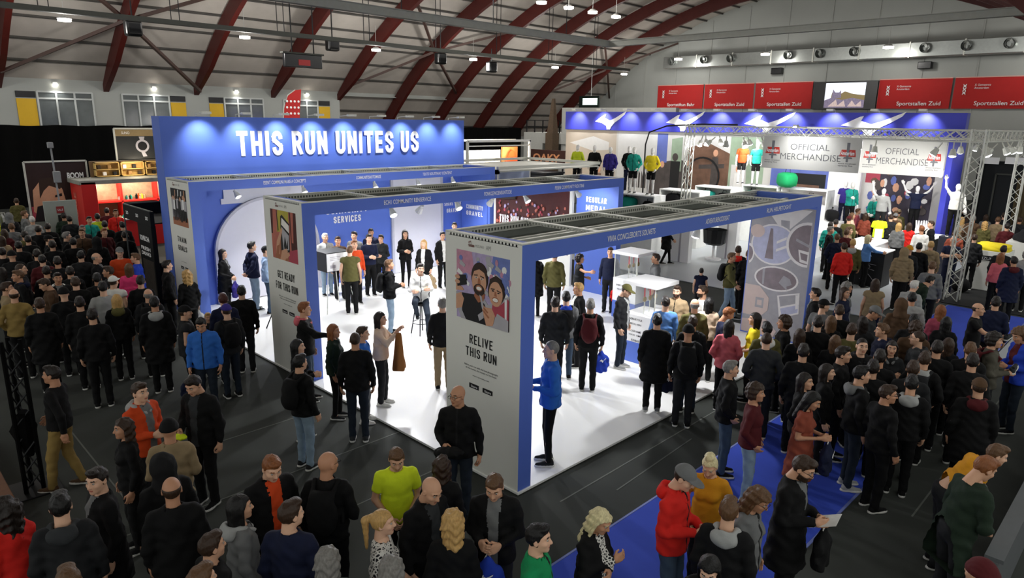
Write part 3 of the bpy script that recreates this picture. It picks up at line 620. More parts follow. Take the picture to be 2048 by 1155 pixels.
_pc = {}
def body_arrays(sex, pose, look):
    k = (sex, pose, look)
    if k in _pc: return _pc[k]
    kb = (sex, pose, 'core')
    o = pose_of(pose, sex)
    if kb not in _pc:
        def f(P):
            T = torso_local(P, o); d = torso(T, sex, -.006); m = 1 if sex == 'M' else .88
            for pre in 'rl':
                d = smin(d, cap(P, o[pre + 's'], o[pre + 'e'], .050 * m, .040 * m), .03); d = smin(d, cap(P, o[pre + 'e'], o[pre + 'w'], .040 * m, .028 * m), .015)
                d = smin(d, cap(P, o[pre + 'h'], o[pre + 'k'], .082, .054), .04); d = smin(d, cap(P, o[pre + 'k'], o[pre + 'a'], .054, .036), .015)
                d = smin(d, cap(P, o[pre + 'a'] + v3(0, -.02, -.035), o[pre + 'a'] + v3(0, .12, -.05), .032, .024), .02)
            return d
        lo, hi = BOX(o); lo[2] = 0.0; lo = np.minimum(lo, np.min([o['ra'], o['la']], 0) - .1); hi = np.maximum(hi, np.max([o['rk'], o['lk'], o['ra'], o['la']], 0) + .16); hi[2] = max(o['rs'][2], o['neck'][2], o['rw'][2], o['re'][2]) + .1
        _pc[kb] = surfnet(f, lo, hi, .024)
    V, F = _pc[kb]
    # the head turned: look = (pitch down, yaw)
    hV, hF, hM = dummy_head() if look == 'D' else head_mesh(sex)
    pt, yw = (0, 0) if look == 'D' else look
    Rh = rot('z', -yw) @ rot('x', -pt - .5 * o['lean'])
    base = o['neck'] + v3(0, .012, .02); hc = o['headc']
    ctr = base + (Rh if 1 else 0) @ (hc - base) * 1.0 if o['lean'] < .1 else hc + v3(0, .03 * o['lean'], -.02 * o['lean'])
    parts = [(V, F, 0), (hV @ Rh.T + ctr, hF, hM)]
    for pre, s in (('r', 1), ('l', -1)):
        z = o[pre + 'w'] - o[pre + 'e']; z /= np.linalg.norm(z)
        th = {'f': v3(0, 1, 0), 'u': v3(-s * .3, 0, 1), 'b': v3(-s, 0, 0), 'm': v3(0, 0, 1) if abs(z[2]) < .7 else v3(0, 1, 0)}[o['th']]
        x = th - z * (th @ z); x /= np.linalg.norm(x); y = np.cross(z, x) * s
        hv, hf = hand_mesh(o['cu']); m = np.stack([x, y, z], 1)
        parts.append((hv @ m.T + o[pre + 'w'], hf if s > 0 else hf[:, ::-1], 0))
    r = join(parts) + (ctr, Rh); _pc[k] = r
    return r
def top_arrays(sex, pose, kind):
    k = (sex, pose, kind)
    if k in _pc: return _pc[k]
    o = pose_of(pose, sex)
    g, hem, sl = {'jacket': (.017, .86, 1.), 'hoodie': (.019, .86, 1.), 'open': (.019, .84, 1.), 'coat': (.022, .58, 1.), 'puffer': (.028, .84, 1.), 'sweater': (.014, .90, 1.), 'tee': (.009, .88, .48), 'vest': (.026, .87, .05), 'dress': (.012, .50, .5)}[kind]
    def f(P):
        T = torso_local(P, o); d = torso(T, sex, g)
        # the hem hangs straight from the chest
        z = T[..., 2]; flare = np.clip((1.15 - z) * (.10 if hem < .7 else .03), 0, .06)
        e = np.sqrt((T[..., 0] / ((.163 if sex == 'M' else .158) + g + flare)) ** 2 + (T[..., 1] / (.118 + g + flare)) ** 2)
        sk = (e - 1) * (.14 + g); sk = np.maximum(sk, z - 1.18)
        d = smin(d, sk, .04)
        if hem < .7 and o['lean'] < .1:
            for pre in 'rl': d = smin(d, cap(P, o[pre + 'h'], o[pre + 'k'], .095 + g, .085 + g), .05)
        for s, pre in ((1, 'r'), (-1, 'l')):
            m = 1 if sex == 'M' else .9; a, b, c = o[pre + 's'], o[pre + 'e'], o[pre + 'w']
            if sl >= 1:
                arm = smin(cap(P, a, b, .050 * m + g, .039 * m + g), cap(P, b, c, .039 * m + g, .031 * m + g * .55), .02)
                zz = (c - b) / np.linalg.norm(c - b); arm = smax(arm, (P - c) @ zz - .0, .008)
            else:
                q = a + (b - a) * (sl * 1.35 if sl > .2 else .25); arm = cap(P, a, q, .056 * m + g, .052 * m + g); zz = (b - a) / np.linalg.norm(b - a); arm = smax(arm, (P - q) @ zz, .008)
            d = smin(d, arm, .018)
        if kind == 'puffer': d = d + .006 * np.abs(np.sin(z * 48)) 
        d = d + wr(P, .008 if kind not in ('tee', 'sweater', 'vest') else .0035)
        d = smax(d, hem - z, .012)
        col = cap(T, (0, -.014, 1.455), (0, -.012, 1.475), .080 + g * .35, .076 + g * .35)
        nk = 1.487 + (.025 if kind in ('jacket', 'coat', 'puffer', 'open', 'vest') else 0) - .30 * np.clip(T[..., 1] - .03, 0, 1)
        d = smin(d, col, .015) if kind not in ('tee', 'dress') else d
        d = smax(d, z - nk, .01)
        hole = cap(T, (0, -.006, 1.44), (0, -.006, 1.60), .064, .068)
        return smax(d, -hole, .006)
    lo, hi = BOX(o, .02); lo[2] = min(o['rw'][2], o['lw'][2], hem) - .08; hi[2] = max(o['rs'][2], o['neck'][2], o['rw'][2]) + .14
    if hem < .7: lo = np.minimum(lo, np.min([o['rk'], o['lk']], 0) - .14); lo[2] = min(lo[2], hem - .04); hi = np.maximum(hi, np.max([o['rk'], o['lk']], 0) * v3(1, 1, 0) + .14)
    V, F = surfnet(f, lo, hi, .0185)
    T = torso_local(V[F].mean(1), o); x, y, z = T.T
    M = np.zeros(len(F), int)
    if kind == 'open': M[(abs(x) < .045 + .05 * np.clip(z - 1.1, 0, 1)) & (y > .05)] = 1
    if kind == 'coat': M[(abs(x) < (z - 1.18) * .22) & (y > .04)] = 1
    if kind in ('jacket', 'puffer', 'hoodie'): M[(abs(x) < .010) & (y > .05)] = 2
    if kind == 'vest': M[(abs(x) < .05) & (y > .05)] = 1
    _pc[k] = (V, F, M); return _pc[k]
def legs_arrays(sex, pose, kind):
    k = (sex, pose, kind)
    if k in _pc: return _pc[k]
    o = pose_of(pose, sex); w = {'trousers': 1., 'jeans': .94, 'leggings': .80, 'shorts': 1.}[kind]
    def f(P):
        d = ell(P, (0, -.004, .95), (.172, .128, .15))
        for pre in 'rl':
            d = smin(d, cap(P, o[pre + 'h'], o[pre + 'k'], .096 * (w * .5 + .5), .070 * w), .03)
            if kind != 'shorts':
                l = cap(P, o[pre + 'k'], o[pre + 'a'] + v3(0, -.005, .0), .068 * w, .056 * w); l = smax(l, o[pre + 'a'][2] - .035 - P[..., 2], .008); d = smin(d, l, .02)
        if kind == 'shorts': d = smax(d, .58 - P[..., 2], .01)
        d = d + wr(P, .004 if kind != 'leggings' else .001)
        return smax(d, P[..., 2] - 1.04, .01)
    A = [o[a] for a in ('ra', 'la', 'rk', 'lk')]
    lo = np.minimum(np.min(A, 0) - .11, v3(-.2, -.16, 9)); hi = np.maximum(np.max(A, 0) + .13, v3(.2, .16, 1.07)); lo[2] = min(o['ra'][2], o['la'][2]) - .06
    V, F = surfnet(f, lo, hi, .0185)
    _pc[k] = (V, F, np.zeros(len(F), int)); return _pc[k]
def shoe_arrays():
    if 'shoe' in _pc: return _pc['shoe']
    def f(P):
        d = smin(cap(P, (0, -.035, .048), (0, .06, .036), .040, .034), cap(P, (0, .06, .034), (.004, .155, .030), .034, .026), .03)
        d = smin(d, cap(P, (0, -.03, .05), (0, -.025, .105), .038, .036), .02)
        d = smax(d, P[..., 2] - .105, .006); d = smax(d, -cap(P, (0, -.026, .09), (0, -.02, .2), .026, .03), .006)
        so = smax(smin(ell(P, (0, -.03, .012), (.046, .062, .04)), ell(P, (.003, .09, .012), (.050, .105, .04)), .03), abs(P[..., 2] - .014) - .014, .004)
        return smin(smax(d, .004 - P[..., 2], .004), so, .004)
    V, F = surfnet(f, (-.07, -.11, -.015), (.07, .21, .125), .0095)
    z = V[F].mean(1)[:, 2]
    _pc['shoe'] = (V, F, (z < .030).astype(int)); return _pc['shoe']
def hood_arrays():
    if 'hood' in _pc: return _pc['hood']
    def f(P):
        d = ell(P, (0, -.105, 1.435), (.125, .075, .085)); d = smin(d, cap(P, (-.085, .0, 1.475), (0, -.10, 1.49), .034, .04), .03); d = smin(d, cap(P, (.085, .0, 1.475), (0, -.10, 1.49), .034, .04), .03)
        for s in (-1, 1): d = smin(d, cap(P, (s * .085, .0, 1.475), (s * .03, .11, 1.40), .03, .02), .02)
        d = smax(d, -ell(P, (0, -.04, 1.56), (.085, .085, .11)), .02)
        return d + wr(P, .004)
    V, F = surfnet(f, (-.17, -.22, 1.32), (.17, .16, 1.58), .014)
    _pc['hood'] = (V, F, np.zeros(len(F), int)); return _pc['hood']
_me = {}
def mesh_for(key, arr):
    if key not in _me: _me[key] = np_mesh(key[0], *arr[:2], arr[2] if len(arr) > 2 else None)
    return _me[key]
def put(name, me, parent, mats, loc=None, R=None):
    ob = bpy.data.objects.new(name, me); COL.objects.link(ob); ob.parent = parent
    while len(me.materials) < len(mats): me.materials.append(None)
    for i, m in enumerate(mats):
        ob.material_slots[i].link = 'OBJECT'; ob.material_slots[i].material = m
    if loc is not None:
        M4 = Matrix(np.vstack([np.hstack([R if R is not None else np.eye(3), np.asarray(loc).reshape(3, 1)]), [0, 0, 0, 1]]).tolist())
        ob.matrix_local = M4
    return ob
def person(x, y, z, yaw, height, sex='M', pose='down', look=(0., 0.), top='jacket', topc='black', shirt='grey', legs='trousers', legc='black', hair='short', hairc='brown', skin=0, shoes='black', hood=None, beard=False, glasses=False, label='', cat='person', name='person', group=None):
    root = bpy.data.objects.new(name, None); COL.objects.link(root); root.empty_display_size = .2
    root.location = (x, y, z); root.rotation_euler = (0, 0, yaw); s = height / 1.76; root.scale = (s, s, s)
    root['label'] = label; root['category'] = cat
    if group: root['group'] = group
    A = body_arrays(sex, pose, look); V, F, M, ctr, Rh = A
    hm = hair_mat(hairc); sk = skin_mat(skin)
    bd = put('body', mesh_for(('body', sex, pose, look), (V, F, M)), root, [sk, M_EYE, M_IRIS, lip_mat(skin), hm])
    tp = put('jacket' if top in ('jacket', 'puffer', 'open', 'hoodie') else top, mesh_for((top, sex, pose), top_arrays(sex, pose, top)), root, [cloth(topc), cloth(shirt), cloth('zip')])
    if legs: put(legs if legs != 'leggings' else 'leggings', mesh_for((legs, sex, pose), legs_arrays(sex, pose, legs)), root, [cloth(legc, denim=(legs == 'jeans'))])
    o = pose_of(pose, sex)
    for pre in 'rl':
        a = o[pre + 'a']; tilt = 0
        put('shoe', mesh_for(('shoe',), shoe_arrays()), root, [cloth(shoes), M_SOLE if shoes != 'blackall' else cloth('black')], a + v3(0, -.0, -.08), np.eye(3))
    if hair and hair != 'bald':
        hn = {'cap': 'cap', 'beanie': 'beanie', 'hood': 'hood'}.get(hair, 'hair')
        put(hn, mesh_for((hn, hair), hair_mesh(hair)), root, [hm if hn == 'hair' else cloth(hairc)], ctr, Rh)
        if hn == 'cap': put('hair', mesh_for(('hair', 'fringe'), hair_mesh('fringe')), bd, [hair_mat('brown')], ctr, Rh)
    if beard: put('beard', mesh_for(('beard',), hair_mesh('beard')), bd, [hm], ctr, Rh)
    if glasses: put('glasses', glasses_mesh(), bd, [M_GLS], ctr, Rh)
    if hood: put('hood', mesh_for(('hood_down',), hood_arrays()), tp, [cloth(hood)], o['piv'] - o['R'] @ o['piv'], o['R'])
    return root
def glasses_mesh():
    if 'gl' not in _me:
        parts = []
        for s in (-1, 1):
            V = []; F = []
            for i in range(14):
                a = 2 * math.pi * i / 14
                for j in range(4):
                    b = 2 * math.pi * j / 4; r = .0022 * math.cos(b)
                    V.append((s * .033 + (.024 + r) * math.cos(a), .108 + .0022 * math.sin(b), .008 + (.018 + r) * math.sin(a)))
            for i in range(14):
                for j in range(4): F.append((i * 4 + j, ((i + 1) % 14) * 4 + j, ((i + 1) % 14) * 4 + (j + 1) % 4, i * 4 + (j + 1) % 4))
            parts.append((np.array(V), np.array(F), 0))
            bx = np.array([(s * .055 + dx, yy, .010 + dz) for yy in (.108, -.005) for dx in (0, s * .026 if yy < 0 else 0.003) for dz in (-.002, .002)])
            parts.append((bx, np.array([(0, 1, 3, 2), (4, 6, 7, 5), (0, 4, 5, 1), (2, 3, 7, 6)]), 0))
        _me['gl'] = np_mesh('glasses', *join(parts))
    return _me['gl']
# ------------------------------------------------------------------ the marathon booth: white floor, three portals, header wall
X0, HP = 6.104, 3.494; FZ = .05
bf = tag(ob('booth_floor', MB().cbox((X0 - .02, 5.84, .012), (16.05, 18.75, FZ), .006), WFLOOR), 'glossy white raised floor of the blue and white booth', 'stage'); ob('floor_edge', MB().box((X0, 5.86, .0), (16.0, 18.7, .03)), INK, bf)
RAW = mat('raw_board', '7d817a', .7, var=.1)
LEFT = {}; RIGHT = {}
def portal(y0, L, lab, fascia_txt, W=1.503):
    x1 = X0 + L; E = empty('portal_arch', (X0 + L / 2, y0 + W / 2, FZ)); tag(E, lab, 'booth arch', 'portal arches of the booth'); bpy.context.view_layer.update()
    P = lambda n, m_, mt: under(E, ob(n, m_, mt))
    LEFT[E.name] = P('end_panel', MB().box((X0, y0, FZ), (X0 + .255, y0 + W, HP - .02), 0, {5: 1, 0: 0}), [BLUE, WHITE])
    RIGHT[E.name] = P('end_panel', MB().box((x1 - .22, y0, FZ), (x1, y0 + W, HP - .02)), [BLUE])
    fa = P('fascia', MB().box((X0 + .255, y0, 3.245), (x1 - .22, y0 + .035, HP - .02), 0, {4: 1}), [BLUE, RAW]); P('fascia', MB().box((X0 + .255, y0 + W - .035, 3.245), (x1 - .22, y0 + W, HP - .02), 0, {2: 1}), [BLUE, RAW])
    P('added_soffit', MB().box((X0 + .255, y0 + .04, 3.25), (x1 - .22, y0 + W - .04, 3.27)), RAW)  # added board, keeps the bright floor from showing through the arch top
    xs = np.linspace(X0 + .02, x1 - .02, 7)
    fr = [('rail', (X0, y0 - .002, HP - .02), (x1, y0 + .075, HP)), ('rail', (X0, y0 + W - .075, HP - .02), (x1, y0 + W + .002, HP))]
    for n, a, b in fr: P(n, MB().cbox(a, b, .004), ALU)
    for x in xs:
        x = min(max(x, X0 + .045), x1 - .045); m_ = MB().box((x - .045, y0 + .075, HP - .014), (x + .045, y0 + W - .075, HP - .002))
        for s in (-.043, .043):        # perforated sides, the holes left open
            for za, zb in ((-.020, -.014), (-.055, -.048)): m_.box((x + s - .002, y0 + .075, HP + za), (x + s + .002, y0 + W - .075, HP + zb))
            for y in np.arange(y0 + .09, y0 + W - .09, .064): m_.box((x + s - .002, y, HP - .048), (x + s + .002, y + .026, HP - .020))
        P('cross_rail', m_, ALU)
    for yy in (y0 + .078, y0 + W - .078):
        m_ = MB().box((X0 + .07, yy - .003, HP - .047), (x1 - .07, yy + .003, HP - .022)).box((X0 + .07, yy - .003, HP - .115), (x1 - .07, yy + .003, HP - .089))
        for x in np.arange(X0 + .08, x1 - .1, .064): m_.box((x, yy - .003, HP - .089), (x + .026, yy + .003, HP - .047))
        P('web_strip', m_, ALU)
    P('inner_rail', MB().cbox((X0 + .3, y0 + W * .42, HP - .16), (x1 - .3, y0 + W * .42 + .06, HP - .1), .005), ALU); P('inner_rail', MB().cbox((X0 + .3, y0 + W * .66, HP - .2), (x1 - .3, y0 + W * .66 + .05, HP - .15), .005), ALU)
    for xa, xb, t in fascia_txt: lettering(t, PURE, fa, (xa, y0, 3.32), (1, 0, 0), xb - xa, .088, bold=.012, name='fascia_lettering')
    return E
PA = portal(5.867, 9.58, 'blue portal arch whose white end panel reads relive this run', [(7.86, 9.08, 'VIVIA CONCLEBORTS SOUVETS'), (10.62, 11.45, 'ADVENTURENODDESAT'), (12.95, 14.06, 'RUN HELPETOGHT')])
PB = portal(11.43, 9.85, 'blue portal arch whose white end panel shows a hand with a phone', [(7.89, 9.08, 'ECH1 COMMUNITY RENSERVICE'), (10.61, 11.49, 'FONKCEWOENSUNTODE'), (13.03, 14.18, 'PESEN COMMUNITY ROUTINE')])
PC = portal(16.741, 9.92, 'blue portal arch standing against the tall blue header wall', [(7.94, 9.11, 'ESENT COMMUNI MAKE A CONCEPTS'), (10.65, 11.48, 'COMMUNITESNOTOMADE'), (12.99, 14.15, 'TEXTS ROUTEWAY CONTENT')], W=1.45)
# header wall
HW = empty('header_wall', (11, 18.5, FZ)); tag(HW, 'tall blue wall with big white words this run unites us', 'wall'); bpy.context.view_layer.update()
P = lambda n, m_, mt, par=HW: under(par, ob(n, m_, mt))
WB = P('wall_board', MB().cbox((X0, 18.225, FZ), (15.955, 18.76, 4.961), .004), BLUE_W)
caps('THIS RUN UNITES US', PURE, WB, (7.98, 18.22, 3.95), (1, 0, 0), 5.98, .66, thick=.19, gap=.13, depth=.008, name='header_lettering')
for x in np.linspace(7.05, 15.4, 9):
    a = P('arm_lamp', MB().bar((x, 18.4, 4.96), (x, 18.4, 5.03), .02).bar((x, 18.4, 5.03), (x, 17.8, 5.07), .02).cbox((x - .13, 17.7, 5.03), (x + .13, 17.82, 5.09), .01), ALU)
    lamp('SPOT', (x, 17.66, 5.02), WASH_E, (x, 18.2, 4.3), (.93, .96, 1), .03, 85, 1., name='header_lamp_light')
# back wall details seen through the arches (south face, y=18.22)
BW = 18.215
arc = [(7.15, FZ + .02)] + [(8.65 + 1.5 * math.cos(a), 1.40 + 1.42 * math.sin(a)) for a in np.linspace(math.pi, 0, 24)] + [(10.15, FZ + .02)]
AP = P('arch_panel', MB().prism(arc, 'y', BW - .06, BW), mat('arch_white', 'dcdce6', .5, var=.02))
rim = MB()
for i in range(len(arc) - 1): rim.bar((arc[i][0], BW - .08, arc[i][1]), (arc[i + 1][0], BW - .08, arc[i + 1][1]), .10, 0, .07)
under(AP, ob('arch_rim', rim, mat('arch_rim', 'b9bac6', .5))); P('arch_header', MB().box((7.5, BW - .03, 2.85), (9.75, BW, 3.2)).box((7.42, BW - .035, 2.72), (9.83, BW, 2.86)), mat('arch_white', 'dcdce6'))
P('door_panel', MB().cbox((12.9, BW - .05, FZ + .01), (14.86, BW, 3.1), .01), mat('arch_white', 'dcdce6')); P('door_frame', MB().box((12.82, BW - .07, FZ + .01), (12.9, BW, 3.15)).box((14.86, BW - .07, FZ + .01), (14.94, BW, 3.15)), mat('arch_rim', 'b9bac6'))
for i, (t, x, z, wd, h) in enumerate([('COMMUNITY', 10.5, 2.18, 1.45, .2), ('SERVICES', 10.75, 1.90, .95, .2), ('SHARE YOUR', 15.05, 2.1, .75, .14), ('GRAVEL', 15.15, 1.86, .5, .14)]): caps(t, PURE, WB, (x, BW, z), (1, 0, 0), wd, h, thick=.2, name='wall_lettering')
# west-side end panels: pictures and lettering on the white faces
SK = mat('print_skin', 'd39f80', .6, var=.12, scale=30); SK2 = mat('print_skin_deep', 'a86a4b', .6, var=.12, scale=30); PK = mat('print_pink', 'c98fa6', .6, var=.3, scale=12); LV = mat('print_lilac', 'b9a9cf', .6, var=.35, scale=14); BL = mat('print_blue', '6f7fc0', .6, var=.25, scale=8); BK = mat('print_black', '1b1a1d', .6, var=.2); GR = mat('print_grey', 'b3b0b6', .6, var=.1); RD = mat('print_red', 'b34656', .6, var=.15, scale=10); HRP = mat('print_hair', '33231b', .6, var=.3, scale=20); TEE = mat('print_teeth', 'f4efe8', .5); YE = mat('print_yellow', 'b8ab3f', .6, var=.3); DKR = mat('print_dark_red', '4a1a17', .6, var=.3); SAL = mat('print_salmon', 'bb6a5a', .6, var=.25, scale=6)
PM = [SK, SK2, PK, LV, BL, BK, GR, RD, HRP, TEE, YE, DKR, SAL, PURE]
def uv(y0, wy, z0, hz): return lambda a, b: (y0 - wy * a, z0 + hz * b)      # a runs along the picture from its outer edge
def poster_run(E):
    q = uv(7.13, 1.05, 2.29, .97); R_ = lambda pts: [q(*p) for p in pts]; C_ = lambda x, y, rx, ry, **k: R_(circ(x, y, rx, ry, **k))
    S = [(R_([(0, 0), (1, 0), (1, 1), (0, 1)]), 3), (R_([(0, .6), (.35, .75), (.3, 1), (0, 1)]), 2), (R_([(.62, .55), (1, .4), (1, 1), (.7, 1)]), 4)]
    rg = random.Random(3)
    for i in range(26):
        x, y = rg.random(), .55 + .42 * rg.random(); S.append((C_(x, min(y, .95), .025 + .02 * rg.random(), .035 + .02 * rg.random(), n=8), rg.choice([2, 3, 4, 6, 13, 2])))
        S.append((R_([(x, y - .03), (min(1, x + .09), y - .09), (min(1, x + .07), y - .13), (max(0, x - .03), y - .09)]), rg.choice([2, 4, 13, 6])))
    S += [(R_([(.0, .38), (.3, .36), (.5, .42), (.62, .3), (1, .5), (1, 0), (.62, 0), (.1, .0), (.0, .2)]), 6),
          (R_([(.12, .38), (.4, .4), (.56, .3), (.66, .1), (.6, 0), (.2, 0), (.12, .12)]), 5), (R_([(0, .34), (.1, .38), (.16, .3), (.12, .16), (0, .12)]), 0),
          (R_([(0, .5), (.12, .46), (.15, .42), (0, .4)]), 0), (R_([(.0, .62), (.2, .66), (.22, .52), (.03, .46)]), 5), (C_(.03, .60, .05, .03), 0), (C_(.03, .53, .05, .03), 0),
          (R_([(.36, .38), (.44, .30), (.54, .34), (.56, .44), (.38, .46)]), 1), (C_(.46, .66, .155, .215, n=26), 8), (C_(.455, .60, .135, .20, n=26), 0), (R_([(.33, .66), (.35, .80), (.46, .84), (.57, .80), (.59, .66), (.56, .74), (.46, .78), (.36, .74)]), 8), (C_(.455, .485, .105, .085, n=18), 8), (C_(.455, .51, .062, .045, n=14), 1), (C_(.455, .505, .05, .026, n=14), 9), (C_(.40, .655, .026, .012, n=10), 9), (C_(.51, .65, .026, .012, n=10), 9), (C_(.40, .655, .011, .011, n=8), 5), (C_(.51, .65, .011, .011, n=8), 5), (R_([(.36, .69), (.43, .70), (.43, .685), (.36, .675)]), 8), (R_([(.48, .695), (.55, .68), (.55, .665), (.48, .68)]), 8), (R_([(.44, .65), (.475, .65), (.485, .57), (.43, .57)]), 1),
          (R_([(.72, .38), (.82, .32), (.98, .46), (1, .44), (1, .0), (.9, .0), (.7, .25)]), 7), (R_([(.93, .44), (.97, .45), (.97, .1), (.94, .1)]), 13), (C_(.775, .52, .15, .185, n=24), 8), (C_(.77, .485, .125, .175, n=24), 0), (R_([(.645, .55), (.70, .66), (.80, .67), (.89, .56), (.86, .70), (.76, .74), (.66, .68)]), 8), (C_(.765, .405, .06, .042, n=14), 1), (C_(.765, .402, .05, .028, n=14), 9), (C_(.72, .525, .022, .010, n=10), 5), (C_(.82, .51, .022, .010, n=10), 5), (R_([(.75, .52), (.78, .52), (.79, .455), (.745, .455)]), 1), (R_([(.68, .555), (.75, .56), (.75, .545), (.68, .54)]), 8), (R_([(.79, .55), (.86, .535), (.86, .52), (.79, .535)]), 8),
          (R_([(.50, .30), (.58, .26), (.70, .27), (.76, .18), (.72, .02), (.6, .0), (.55, .14)]), 0), (R_([(.53, .28), (.64, .2), (.62, .18), (.52, .25)]), 1), (R_([(.55, .22), (.66, .13), (.64, .11), (.54, .19)]), 1), (R_([(.47, .42), (.51, .40), (.55, .24), (.52, .23)]), 6), (R_([(.62, .0), (.72, .02), (.80, .22), (1, .16), (1, 0)]), 6), (R_([(.44, .12), (.54, .20), (.55, .10), (.47, .04)]), 6)]
    flat(S, 'x', X0, -1, PM, 'poster_picture', E, .00022)
def poster_phone(E, y0):
    q = uv(y0 + 1.24, 1.0, 2.31, .96); R_ = lambda pts: [q(*p) for p in pts]; C_ = lambda x, y, rx, ry, **k: R_(circ(x, y, rx, ry, **k))
    S = [(R_([(0, 0), (1, 0), (1, 1), (0, 1)]), 12), (R_([(.78, .1), (1, .1), (1, 1), (.74, 1)]), 11), (R_([(.22, .55), (.3, 1), (.72, 1), (.7, .6)]), 10), (R_([(0, .5), (.06, .5), (.1, 1), (0, 1)]), 11), (R_([(.24, 1), (.27, 1), (.3, .6), (.26, .55)]), 8), (R_([(.8, .4), (.86, .4), (.9, 1), (.8, 1)]), 12), (R_([(.62, .2), (1, .3), (1, 0), (.6, 0)]), 7), (R_([(.1, 0), (.2, .3), (.45, .5), (.6, .3), (.65, 0)]), 1), (R_([(.36, .2), (.4, .88), (.46, .92), (.74, .76), (.70, .2), (.5, .12)]), 5), (R_([(.42, .72), (.45, .86), (.72, .73), (.71, .58)]), 9), (R_([(.42, .68), (.70, .53), (.68, .24), (.46, .2)]), 6), (R_([(.48, .30), (.54, .5), (.6, .3), (.66, .46), (.64, .26), (.5, .22)]), 5), (R_([(.14, .1), (.2, .36), (.42, .66), (.46, .62), (.3, .3), (.3, .1)]), 0), (R_([(.3, .0), (.4, .2), (.58, .26), (.62, .2), (.5, .0)]), 0), (R_([(.5, .12), (.66, .2), (.7, .14), (.56, .04)]), 0), (R_([(.12, .02), (.26, .05), (.3, .3), (.2, .26)]), 1)]
    flat(S, 'x', X0, -1, PM, 'poster_picture', E, .0003)
def poster_runners(E, y0):
    q = uv(y0 + 1.20, .98, 2.36, .90); R_ = lambda pts: [q(*p) for p in pts]; C_ = lambda x, y, rx, ry, **k: R_(circ(x, y, rx, ry, **k))
    S = [(R_([(0, 0), (1, 0), (1, 1), (0, 1)]), 6), (R_([(0, 0), (1, 0), (1, .26), (0, .2)]), 1), (R_([(0, .75), (1, .7), (1, 1), (0, 1)]), 5)]
    rg = random.Random(8)
    for i in range(9):
        x = .1 + .1 * i; b = .1 + .1 * rg.random(); S += [(R_([(x - .07, b + .3), (x + .07, b + .3), (x + .06, b + .56), (x - .06, b + .56)]), rg.choice([13, 5, 13, 6])), (R_([(x - .05, b), (x - .01, b), (x, b + .3), (x - .05, b + .3)]), 5), (R_([(x + .02, b + .03), (x + .05, b), (x + .05, b + .3), (x + .01, b + .3)]), 5), (C_(x, b + .62, .04, .055, n=10), rg.choice([0, 8, 1]))]
        if i % 2: S.append((R_([(x + .04, b + .5), (x + .07, b + .5), (min(1, x + .12), min(.98, b + .85)), (x + .08, min(.98, b + .84))]), rg.choice([0, 13])))
    flat(S, 'x', X0, -1, PM, 'poster_picture', E, .0003)
poster_run(LEFT[PA.name]); poster_phone(LEFT[PB.name], 11.43); poster_runners(LEFT[PC.name], 16.741)
def panel_text(E, y0, l1, l2, w1, w2, z1, z2, h=.135):
    c = y0 + .755; E = LEFT[E.name]
    caps(l1, INK, E, (X0, c + w1 / 2, z1), (0, -1, 0), w1, h, thick=.14, name='panel_lettering'); caps(l2, INK, E, (X0, c + w2 / 2, z2), (0, -1, 0), w2, h, thick=.14, name='panel_lettering')
    lettering('Relive your run with the best photographs\nof the course, the medals and the finish', INK, E, (X0, c + .34, z2 - .20), (0, -1, 0), .68, .075, name='small_lettering', lines=1.1) if h > .13 else None
    lettering('www.runreplay.com', INK, E, (X0, c + .17, z2 - .29), (0, -1, 0), .34, .028, name='small_lettering')
    for a in (.24, -.04): under(E, ob('store_badge', MB().cbox((X0 - .004, c + a - .20, z2 - .47), (X0 + .001, c + a, z2 - .40), .001), INK)); lettering('Store', PURE, E, (X0 - .005, c + a - .045, z2 - .452), (0, -1, 0), .13, .034, name='badge_lettering', bold=.02)
    lettering('*', mat('logo_rust', '7a4a44', .6), E, (X0, c + .26, 3.325), (0, -1, 0), .075, .085, bold=.06, name='logo_mark'); lettering('runbase', mat('logo_rust', '7a4a44'), E, (X0, c + .26, 3.325), (0, -1, 0), .12, .05, bold=.03, name='logo_mark'); lettering('MIZUNO', mat('logo_pale', 'a9a9a6', .6), E, (X0, c + .12, 3.335), (0, -1, 0), .17, .035, name='logo_mark'); lettering('AM', mat('logo_pale', 'a9a9a6'), E, (X0, c - .09, 3.325), (0, -1, 0), .09, .06, name='logo_mark')
panel_text(PA, 5.867, 'RELIVE', 'THIS RUN', .47, .63, 1.955, 1.765); panel_text(PB, 11.43, 'GET READY', 'FOR THIS RUN', .68, .88, 1.93, 1.70, .15); panel_text(PC, 16.741, 'TRAIN', 'GOALS', .56, .56, 1.95, 1.73, .13)
# inner faces of the far end panels: medals, text panels
MG = mat('medal_grey', '9a989d', .35, .1, var=.2, scale=6); MG2 = mat('medal_lilac', 'adafc8', .35, .1, var=.25, scale=7); MG3 = mat('medal_brown', '80757a', .35, .1, var=.3, scale=6); MGL = mat('medal_light', 'd8d4d4', .4, var=.1); MPK = mat('medal_rose', 'c3b0ab', .5, var=.08)
xi = X0 + 9.58 - .22; q = lambda a, b: (5.88 + 1.47 * (1 - a), .08 + 3.1 * b); R_ = lambda pts: [q(*p) for p in pts]; C_ = lambda x, y, rx, ry, **k: R_(circ(x, y, rx, ry, **k))
S = [(R_([(0, 0), (1, 0), (1, 1), (0, 1)]), 0), (R_([(.2, .99), (.95, .99), (.55, .80)]), 3), (R_([(.48, .90), (.62, .90), (.63, .83), (.5, .83)]), 0), (C_(.40, .71, .37, .155, n=30), 3), (C_(.40, .71, .345, .143, n=30), 1), (C_(.93, .73, .34, .17, n=30), 3) if 0 else (R_([p for p in circ(.93, .74, .33, .165, n=30) if p[0] <= 1.0]), 3), (R_([p for p in circ(.93, .74, .29, .145, n=30) if p[0] <= 1.0]), 2)]
